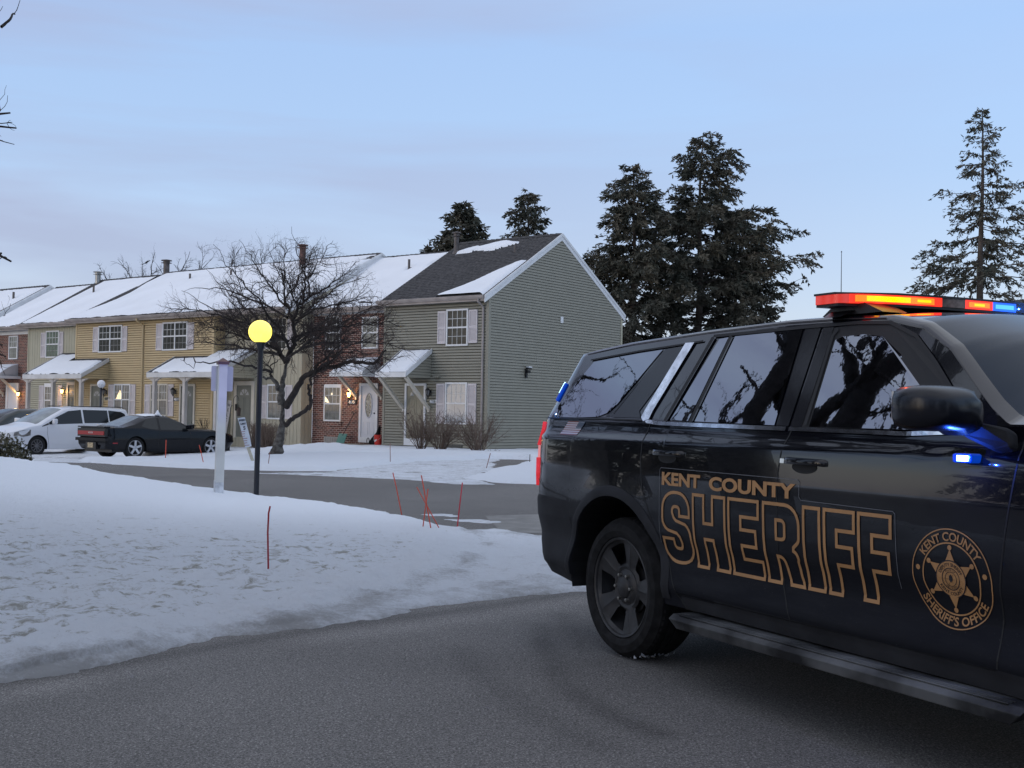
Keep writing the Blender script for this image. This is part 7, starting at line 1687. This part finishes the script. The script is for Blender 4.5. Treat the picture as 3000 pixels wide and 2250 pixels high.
mb = MB()
for i in range(6): t = 0.24 + 0.058 * i; mb.bar(dp(t, 0.015), dp(t + 0.045, 0.015), 0.016, 0.008, (1, 0.6, 0))
mb.build('led', BLUEL, fl_)
# tail lamp
TR = M('tail_lamp_red', (0.50, 0.02, 0.03), 0.15, spec=0.6, coat=0.5, emit=(1.0, 0.04, 0.06), estr=0.40, noise=(25, 0.3)); TP = M('tail_lamp_pale', (0.75, 0.35, 0.35), 0.15, spec=0.6, emit=(1.0, 0.30, 0.30), estr=0.35)
def lampface(P, mat, name, par, out=0.012, dx=0.0):
    mb = MB()
    for far in (False, True):
        pass
    V = []
    for s, z in P: v = B_tail(s, z, out); V.append(v)
    k_ = len(V); W_ = [v + Vector((0.05, 0.03, 0)) for v in V]
    mb.add(V + W_, [tuple(range(k_))] + [(i, (i + 1) % k_, k_ + (i + 1) % k_, k_ + i) for i in range(k_)]); return mb.build(name, mat, par)
def B_tail(s, z, out):
    """on the rounded rear corner of the shell"""
    i = int(np.argmin(np.abs(B.S - s))); row = B.P[i, :B.mid]; j = int(np.argmin(np.abs(row[:B.nlow + 2, 2] - z))); p = Vector(row[j]); nrm = Vector(B.N[i, j]); p.z = z; return p + nrm * out
tl_ = lampface([(-1.19, 1.345), (-1.06, 1.350), (-1.05, 1.30), (-1.10, 1.20), (-1.19, 1.19)], TR, 'tail_lamp', SV, 0.020)
lampface([(-1.19, 1.188), (-1.10, 1.198), (-1.085, 1.10), (-1.12, 1.045), (-1.19, 1.05)], TP, 'tail_lamp_middle', tl_, 0.012)
lampface([(-1.19, 1.048), (-1.12, 1.043), (-1.07, 1.12), (-1.08, 1.02), (-1.12, 0.935), (-1.19, 0.96)], TR, 'tail_lamp_lower', tl_, 0.022)
# handles
for s0 in (0.315, 1.40):
    for far in (False, True):
        mb = MB(); V = []; n = 14
        for i in range(n + 1):
            t = i / n; s = s0 + 0.29 * t; z = 1.205 - 0.004 * t; bow = 0.042 * math.sin(math.pi * min(1, max(0, t))) ** 0.45; h = 0.017 if 0 < i < n else 0.010
            for dz, dy in ((-h, -0.25), (-h * 0.8, 1.0), (0, 1.12), (h * 0.8, 1.0), (h, -0.25)): V.append(B.pt(s, z + dz, bow * max(dy, -0.1) + (0.001 if dy > 0 else -0.002), far))
        mb.add(V, [(5 * i + j, 5 * i + j + 1, 5 * i + j + 6, 5 * i + j + 5) for i in range(n) for j in range(4)])
        autosmooth(mb.build('door_handle', TRIMB, SV), 60)
for s0 in (0.36, 1.45):
    for far in (False, True): mb = MB(); mb.add([B.pt(s0 + 0.09 + 0.085 * math.cos(a), 1.178 + 0.030 * math.sin(a), 0.0018, far) for a in np.linspace(0, 2 * math.pi, 20)[:-1]], [tuple(range(19))]); mb.build('handle_cup', RUB, SV)
for s0 in (0.325, 1.41): mb = MB(); mb.add([B.pt(s, z, 0.047) for s, z in ((s0 + 0.012, 1.193), (s0 + 0.04, 1.193), (s0 + 0.04, 1.214), (s0 + 0.012, 1.214))], [(0, 1, 2, 3)]); mb.build('key_cover', CHROME, SV)
# mirror
mb = MB()
def mirror(side):
    y0 = 0.0 if side < 0 else 2.06; S_ = lambda y: y0 + side * y
    # rounded shell: superellipse rings along the car's length
    V = []; rings = [(2.440, 0.90), (2.455, 1.0), (2.515, 1.04), (2.575, 0.98), (2.62, 0.82), (2.65, 0.5)]; n = 28
    for s, f in rings:
        for k_ in range(n):
            a = 2 * math.pi * k_ / n; ca, sa = math.cos(a), math.sin(a); ex = 0.55; Y_ = 0.215 + 0.165 * f * math.copysign(abs(ca) ** ex, ca); Z_ = 1.448 + 0.084 * f * math.copysign(abs(sa) ** ex, sa); V.append((s, S_(Y_), Z_ - 0.02 * (Y_ < 0.12)))
    m_ = len(rings); F = [(i * n + k_, i * n + (k_ + 1) % n, (i + 1) * n + (k_ + 1) % n, (i + 1) * n + k_) for i in range(m_ - 1) for k_ in range(n)] + [tuple(range(n)), tuple((m_ - 1) * n + k_ for k_ in range(n))]
    return V, F
for side in (-1, 1):
    q = MB(); q.add(*mirror(side)); mm = autosmooth(q.build('mirror', M('mirror_shell', (0.007, 0.008, 0.013), 0.26, spec=0.4), SV), 50)
    y0 = 0.0 if side < 0 else 2.06
    q = MB(); q.prism([(2.47, y0 + side * 0.07, 1.375), (2.60, y0 + side * 0.07, 1.385), (2.69, y0 - side * 0.03, 1.36), (2.695, y0 - side * 0.03, 1.29), (2.62, y0 - side * 0.02, 1.275), (2.52, y0 + side * 0.02, 1.325)], (0, side * 0.05, 0.02)); 
    o = q.build('mirror_arm', PLAS, mm); bv = o.modifiers.new('b', 'BEVEL'); bv.width = 0.015; bv.segments = 2
    q = MB(); q.box((2.430, y0 + side * 0.09, 1.385), (2.441, y0 + side * 0.355, 1.51)); q.build('mirror_glass', TINT, mm)
# blue flasher below the mirror
q = MB(); q.box((2.440, -0.046, 1.240), (2.530, 0.02, 1.276)); bf = q.build('mirror_flasher', BLUEH, SV); bv = bf.modifiers.new('b', 'BEVEL'); bv.width = 0.008; bv.segments = 2
BLUEX = M('bright_blue_led', (0.6, 0.8, 1), 0.3, emit=(0.35, 0.72, 1.0), estr=7.0)
q = MB()
for i in range(3): q.box((2.468 + i * 0.019, -0.051, 1.247), (2.483 + i * 0.019, -0.047, 1.269))
q.build('led', BLUEX, bf)
def lamp(name, kind, loc, energy, col, size=0.03, rot=None, spot=None, blend=0.6, parent=SV):
    li = bpy.data.lights.new(name, kind); li.energy = energy; li.color = col; li.shadow_soft_size = size
    if spot: li.spot_size = spot; li.spot_blend = blend
    o = bpy.data.objects.new(name, li); COL.objects.link(o); o.parent = parent; o.location = loc
    if rot is not None: o.rotation_euler = rot
    return o
lamp('mirror_flasher_light', 'POINT', (2.52, -0.085, 1.262), 2.2, (0.02, 0.10, 1.0), 0.001)
lamp('pillar_flasher_light', 'POINT', (-1.15, -0.04, 1.50), 0.4, (0.05, 0.25, 1.0), 0.001)
# light bar across the roof
LBZ = 1.970
def lbx(y): u_ = (y - 1.03) / 0.80; return 1.53 - 0.10 * abs(u_) ** 2.6
def seg(name, y0, y1, mat, par, z0=-0.021, z1=0.021, d=0.13, grow=0.0):
    n = 6; V = []
    for i in range(n + 1):
        y = y0 + (y1 - y0) * i / n; e_ = min(1, max(0.25, (0.835 - abs(y - 1.03)) / 0.10)) ** 0.5; dd = d * e_ + grow; x = lbx(y)
        V += [(x + dd, y, LBZ + z0), (x + dd, y, LBZ + z1), (x - dd, y, LBZ + z1), (x - dd, y, LBZ + z0)]
    q = MB(); q.add(V, [(4 * i + j, 4 * i + (j + 1) % 4, 4 * i + 4 + (j + 1) % 4, 4 * i + 4 + j) for i in range(n) for j in range(4)] + [(0, 1, 2, 3), tuple(4 * n + j for j in range(4))]); o = q.build(name, mat, par); return autosmooth(o, 40)
LBB = M('light_bar_black', (0.012, 0.012, 0.014), 0.35, spec=0.5)
lb = seg('light_bar', 0.215, 1.845, LBB, SV, 0.021, 0.031, 0.133, 0.004)
seg('light_bar_base', 0.23, 1.83, LBB, lb, -0.034, -0.021, 0.125, 0.0)
RR = M('lens_red', (0.8, 0.03, 0.02), 0.15, emit=(1.0, 0.035, 0.015), estr=1.0); RO = M('lens_red_orange', (1, 0.2, 0.02), 0.15, emit=(1.0, 0.13, 0.01), estr=1.5); YO = M('lens_orange', (1, 0.4, 0.02), 0.15, emit=(1.0, 0.34, 0.0), estr=1.9); YE = M('lens_hot', (1, 0.7, 0), 0.15, emit=(1.0, 0.72, 0.0), estr=1.9)
RD = M('lens_red_end', (0.5, 0.06, 0.05), 0.15, emit=(1.0, 0.05, 0.03), estr=0.4)
BB = M('lens_blue', (0.02, 0.2, 0.9), 0.15, emit=(0.01, 0.12, 1.0), estr=0.9); BC = M('lens_blue_hot', (0.1, 0.5, 1), 0.15, emit=(0.06, 0.34, 1.0), estr=1.3)
CL = M('lens_clear', (0.16, 0.11, 0.10), 0.12, spec=0.5, noise=(40, 0.3)); DK = M('lens_smoked', (0.035, 0.036, 0.04), 0.12, spec=0.4, noise=(30, 0.3))
for a, c, mt_ in [(0.22, 0.262, RD), (0.262, 0.75, RR), (0.75, 0.90, CL), (0.90, 1.09, RR), (1.09, 1.26, BB), (1.26, 1.50, DK), (1.50, 1.80, BB), (1.80, 1.84, CL)]: seg('lens', a, c, mt_, lb)
for a, c, mt_, h_ in [(0.285, 0.70, RO, 0.015), (0.33, 0.56, YO, 0.012), (0.37, 0.52, YE, 0.009), (0.60, 0.68, YO, 0.006), (0.925, 1.065, RO, 0.012), (0.96, 1.03, YO, 0.006), (1.11, 1.24, BC, 0.010), (1.53, 1.76, BC, 0.011)]: seg('led', a, c, mt_, lb, -h_, h_, 0.1315 + 0.0012 * (0.02 - h_) * 100)
for yy, o in ((0.30, -1), (1.76, 1)):
    q = MB(); q.prism([(1.30, yy - 0.02 * o, 1.90), (1.70, yy - 0.02 * o, 1.90), (1.58, yy - 0.02 * o, 1.952), (1.38, yy - 0.02 * o, 1.952)], (0, -o * 0.16, 0.0)); q.prism([(1.38, yy + o * 0.05, 1.885), (1.50, yy + o * 0.05, 1.885), (1.52, yy - 0.02 * o, 1.92), (1.36, yy - 0.02 * o, 1.92)], (0, -o * 0.02, 0.008)); q.build('mounting_foot', LBB, lb)
lamp('light_bar_red_light', 'POINT', (1.43, 0.45, 2.075), 2.0, (1, 0.10, 0.02), 0.001); lamp('light_bar_red_light', 'POINT', (1.50, 0.52, 1.946), 0.5, (1, 0.06, 0.02), 0.001)
lamp('light_bar_blue_light', 'POINT', (1.70, 1.35, 1.975), 0.5, (0.03, 0.2, 1.0), 0.001)
# the beams of the rear facing blue modules fall on the sign post across the lawn
tgt = at(655, 1115, 16.9); src = SV.matrix_basis @ Vector((0, 0, 0)) if False else SW + SD * 1.0 + SN * -0.6 + Vector((0, 0, 2.01))
dirv = tgt - src
sp_ = bpy.data.lights.new('light_bar_beam', 'SPOT'); sp_.energy = 800; sp_.color = (0.16, 0.10, 1.0); sp_.spot_size = R(7.0); sp_.spot_blend = 0.9; sp_.shadow_soft_size = 0.05
so_ = bpy.data.objects.new('light_bar_beam', sp_); COL.objects.link(so_); so_.location = src; so_.rotation_euler = dirv.to_track_quat('-Z', 'Y').to_euler()
q = MB(); q.tube([(0.75, 0.95, 1.93), (0.75, 0.95, 2.33)], [0.003, 0.0015], 6); q.lathe([(0.0, 0.05), (0.012, 0.04), (0.022, 0.0)], 12, (0.75, 0.95, 1.935)); q.lathe([(0, 0.006), (0.004, 0.0), (0, -0.006)], 8, (0.75, 0.95, 2.333)); q.build('antenna', BLACKM, SV)
# ---- flag on the rear quarter
FW = M('flag_white', (0.50, 0.50, 0.53), 0.4); FRD = M('flag_red', (0.22, 0.075, 0.06), 0.4); FB = M('flag_blue', (0.05, 0.065, 0.085), 0.4)
x0, x1, za, zb2 = -0.755, -0.545, 1.277, 1.361; sk = 0.060
q1, q2, q3 = MB(), MB(), MB()
for i in range(13):
    a = zb2 - (zb2 - za) * i / 13; c = zb2 - (zb2 - za) * (i + 1) / 13; fa, fc = (a - za) / (zb2 - za) * sk, (c - za) / (zb2 - za) * sk; xe = x1 - (0.075 if i < 7 else 0)
    (q1 if i % 2 else q2).add([B.pt(x0 + fc, c, 0.003), B.pt(xe + fc, c, 0.003), B.pt(xe + fa, a, 0.003), B.pt(x0 + fa, a, 0.003)], [(0, 1, 2, 3)])
zc_ = zb2 - (zb2 - za) * 7 / 13; fc = (zc_ - za) / (zb2 - za) * sk; q3.add([B.pt(x1 - 0.075 + fc, zc_, 0.003), B.pt(x1 + fc, zc_, 0.003), B.pt(x1 + sk, zb2, 0.003), B.pt(x1 - 0.075 + sk, zb2, 0.003)], [(0, 1, 2, 3)])
f1 = q1.build('flag_sticker', FW, SV); q2.build('red_stripes', FRD, f1); cn = q3.build('canton', FB, f1)
q = MB()
for r_i in range(5):
    for c_i in range(6): z = zc_ + 0.005 + r_i * 0.009; s = x1 - 0.070 + c_i * 0.012 + (z - za) / (zb2 - za) * sk; q.add([B.pt(s - 0.002, z - 0.002, 0.004), B.pt(s + 0.002, z - 0.002, 0.004), B.pt(s + 0.002, z + 0.002, 0.004), B.pt(s - 0.002, z + 0.002, 0.004)], [(0, 1, 2, 3)])
q.build('stars', FW, cn)
# ---- lettering on the doors
def word(txt, s0, s1, z0, z1, mat, bold=0.0, name='lettering', par=SV, far=False):
    V, F = glyphs(txt, 1.0, bold); xs = [v[0] for v in V]; ys = [v[1] for v in V]; ax, bx, ay, by = min(xs), max(xs), min(ys), max(ys)
    q = MB(); q.add([B.pt(s0 + (x - ax) / (bx - ax) * (s1 - s0), z0 + (y - ay) / (by - ay) * (z1 - z0), 0.0035) for x, y in V], F); return q.build(name, mat, par)
word('KENT', 0.412, 0.757, 1.030, 1.100, GOLD, 0.04, 'county_lettering'); word('COUNTY', 0.832, 1.487, 1.026, 1.098, GOLD, 0.04, 'county_lettering')
# SHERIFF in open outline, drawn as closed loops: unit cell 0..1 wide, 0..1 high, leaning forward a little
def arc(cx, cy, rx, ry, a0, a1, n=8): return [(cx + rx * math.cos(math.radians(a0 + (a1 - a0) * i / n)), cy + ry * math.sin(math.radians(a0 + (a1 - a0) * i / n))) for i in range(n + 1)]
LET = {
 'H': [[(0, 0), (.34, 0), (.34, .40), (.62, .40), (.62, 0), (1, 0), (1, 1), (.62, 1), (.62, .62), (.34, .62), (.34, 1), (0, 1)]],
 'E': [[(0, 0), (1, 0), (1, .22), (.40, .22), (.40, .40), (.88, .40), (.88, .61), (.40, .61), (.40, .78), (.97, .78), (.97, 1), (0, 1)]],
 'I': [[(0, 0), (1, 0), (1, 1), (0, 1)]],
 'F': [[(0, 0), (.42, 0), (.42, .36), (.93, .36), (.93, .58), (.42, .58), (.42, .77), (1, .77), (1, 1), (0, 1)]],
 'R': [[(0, 0), (.36, 0), (.36, .34)] + arc(.42, .24, .14, .10, 90, 20, 4) + [(.60, .12), (.64, 0), (1.0, 0), (.94, .14), (.92, .30)] + arc(.78, .34, .16, .10, 0, 75, 4) + [(.83, .48)] + arc(.66, .60, .33, .12, -40, 0, 3) + arc(.60, .76, .39, .24, 0, 90, 6) + [(0, 1)], [(.36, .56), (.50, .56)] + arc(.50, .60, .10, .04, -90, 0, 3) + [(.60, .74)] + arc(.50, .74, .10, .06, 0, 90, 4) + [(.36, .80)]],
 'S': [arc(.44, .22, .44, .22, 180, 270, 6) + arc(.56, .22, .44, .22, 270, 360, 6) + [(1, .36)] + arc(.70, .38, .30, .20, 0, 65, 4) + [(.50, .60), (.42, .64)] + arc(.46, .73, .10, .07, 215, 90, 5) + [(.52, .80)] + arc(.54, .745, .09, .055, 90, 0, 4) + [(.63, .67), (.98, .67), (.98, .76)] + arc(.56, .76, .42, .24, 0, 90, 6) + arc(.44, .76, .44, .24, 90, 180, 6) + [(0, .64)] + arc(.28, .62, .28, .18, 180, 250, 4) + [(.50, .42), (.60, .37)] + arc(.54, .28, .10, .08, 30, -90, 5) + [(.48, .20)] + arc(.46, .255, .10, .055, 270, 180, 4) + [(.36, .33), (0, .33)]]}
cells = [('S', 0.412, 0.672), ('H', 0.688, 0.968), ('E', 0.985, 1.235), ('R', 1.252, 1.520), ('I', 1.535, 1.655), ('F', 1.672, 1.872), ('F', 1.886, 2.086)]
Z0, Z1 = 0.615, 1.004; skew = 0.0
g1 = MB(); g2 = MB()
for ch, a, c in cells:
    for lp in LET[ch]:
        P = [(a + 0.008 + x * (c - a - 0.016), Z0 + 0.008 + y * (Z1 - Z0 - 0.016)) for x, y in lp]
        B.ribbon(g1, P, 0.0165, 0.0035, closed=True, step=0.02)
g1.build('sheriff_lettering', GOLD, SV)
# clear film edge round the words
q = MB(); B.ribbon(q, [(0.392, 0.66), (0.390, 1.112), (0.40, 1.122), (1.50, 1.118), (1.512, 1.108), (1.512, 1.04), (1.525, 1.026), (2.092, 1.020), (2.104, 1.010), (2.110, 0.79), (2.112, 0.70)], 0.003, 0.003); q.build('film_edge', M('film_edge', (0.13, 0.135, 0.15), 0.5), SV)
# ---- round seal on the front door
SC_, SZ_ = 2.391, 0.778
def ring(q, r, w, n=64): B.ribbon(q, [(SC_ + r * math.cos(a), SZ_ + r * math.sin(a)) for a in np.linspace(0, 2 * math.pi, n)[:-1]], w, 0.0035, closed=True)
q = MB(); ring(q, 0.197, 0.005); ring(q, 0.142, 0.006); seal = q.build('county_seal', GOLD, SV)
def arctext(txt, rad, a_mid, size, bold, mat, inside=False, spread=1.0, out=0.0035, par=seal):
    V, F = glyphs(txt, size, bold); xs = [v[0] for v in V]; w0, w1 = min(xs), max(xs); c = (w0 + w1) / 2; q = MB(); P = []
    for x, y in V:
        t = (x - c) * spread / rad
        if inside: a = math.radians(a_mid) + t; r = rad - y + size * 0.36
        else: a = math.radians(a_mid) - t; r = rad + y - size * 0.36
        P.append(B.pt(SC_ + r * math.cos(a), SZ_ + r * math.sin(a), out))
    q.add(P, F); return q.build('seal_lettering', mat, par)
arctext('KENT COUNTY', 0.168, 90, 0.048, 0.0010, GOLD, False, 1.0); arctext("SHERIFF'S OFFICE", 0.168, 270, 0.048, 0.0010, GOLD, True, 1.0)
q = MB()
for a in (170, 10): q.add([B.pt(SC_ + 0.169 * math.cos(math.radians(a)) + 0.011 * math.cos(t), SZ_ + 0.169 * math.sin(math.radians(a)) + 0.011 * math.sin(t), 0.0035) for t in np.linspace(0, 2 * math.pi, 14)[:-1]], [tuple(range(13))])
for k_ in range(6):
    a = math.radians(90 + 60 * k_); ro, ri = 0.118, 0.062; P = [(SC_ + ri * math.cos(a - 0.50), SZ_ + ri * math.sin(a - 0.50)), (SC_ + ro * math.cos(a), SZ_ + ro * math.sin(a)), (SC_ + ri * math.cos(a + 0.50), SZ_ + ri * math.sin(a + 0.50)), (SC_, SZ_)]
    q.add([B.pt(s, z, 0.0032) for s, z in P], [(0, 1, 2, 3)]); q.add([B.pt(SC_ + 0.124 * math.cos(a) + 0.0105 * math.cos(t), SZ_ + 0.124 * math.sin(a) + 0.0105 * math.sin(t), 0.0036) for t in np.linspace(0, 2 * math.pi, 13)[:-1]], [tuple(range(12))])
q.build('seal_star', GOLD, seal)
INKD = M('seal_ink', (0.012, 0.012, 0.018), 0.5)
q = MB(); q.add([B.pt(SC_ + 0.074 * math.cos(t), SZ_ + 0.074 * math.sin(t), 0.0040) for t in np.linspace(0, 2 * math.pi, 41)[:-1]], [tuple(range(40))]); q.build('seal_disc', GOLD, seal)
q = MB()
def ring2(r, w, out): 
    V = []
    for t in np.linspace(0, 2 * math.pi, 49)[:-1]: V += [B.pt(SC_ + (r + w) * math.cos(t), SZ_ + (r + w) * math.sin(t), out), B.pt(SC_ + (r - w) * math.cos(t), SZ_ + (r - w) * math.sin(t), out)]
    q.add(V, [(2 * i, 2 * i + 1, (2 * i + 3) % 96, (2 * i + 2) % 96) for i in range(48)])
ring2(0.073, 0.0022, 0.0045); ring2(0.043, 0.0018, 0.0045); ring2(0.028, 0.0012, 0.0045)
q.add([B.pt(SC_ + s, SZ_ + z, 0.0045) for s, z in ((-0.008, 0.012), (0.008, 0.012), (0.009, -0.004), (0, -0.014), (-0.009, -0.004))], [(0, 1, 2, 3, 4)])
q.add([B.pt(SC_ + s, SZ_ + z, 0.0045) for s, z in ((-0.018, 0.018), (-0.004, 0.014), (0.0, 0.020), (0.004, 0.014), (0.018, 0.018), (0.004, 0.0125), (-0.004, 0.0125))], [(0, 1, 6), (1, 2, 3), (3, 4, 5), (1, 3, 5, 6)])
q.build('seal_lines', INKD, seal)
arctext('DEPUTY SHERIFF', 0.058, 90, 0.0185, 0.0003, INKD, False, 1.0, 0.0048); arctext('KENT COUNTY', 0.058, 270, 0.0185, 0.0003, INKD, True, 1.0, 0.0048); arctext('STATE OF', 0.0355, 90, 0.0115, 0.0, INKD, False, 1.0, 0.0048); arctext('MICHIGAN', 0.0355, 270, 0.0115, 0.0, INKD, True, 1.0, 0.0048)
# gold stripe end and fuel/fender badge out at the frame edge
word('A', 2.775, 2.83, 1.19, 1.25, GOLD, 0.03, 'county_lettering') if False else None
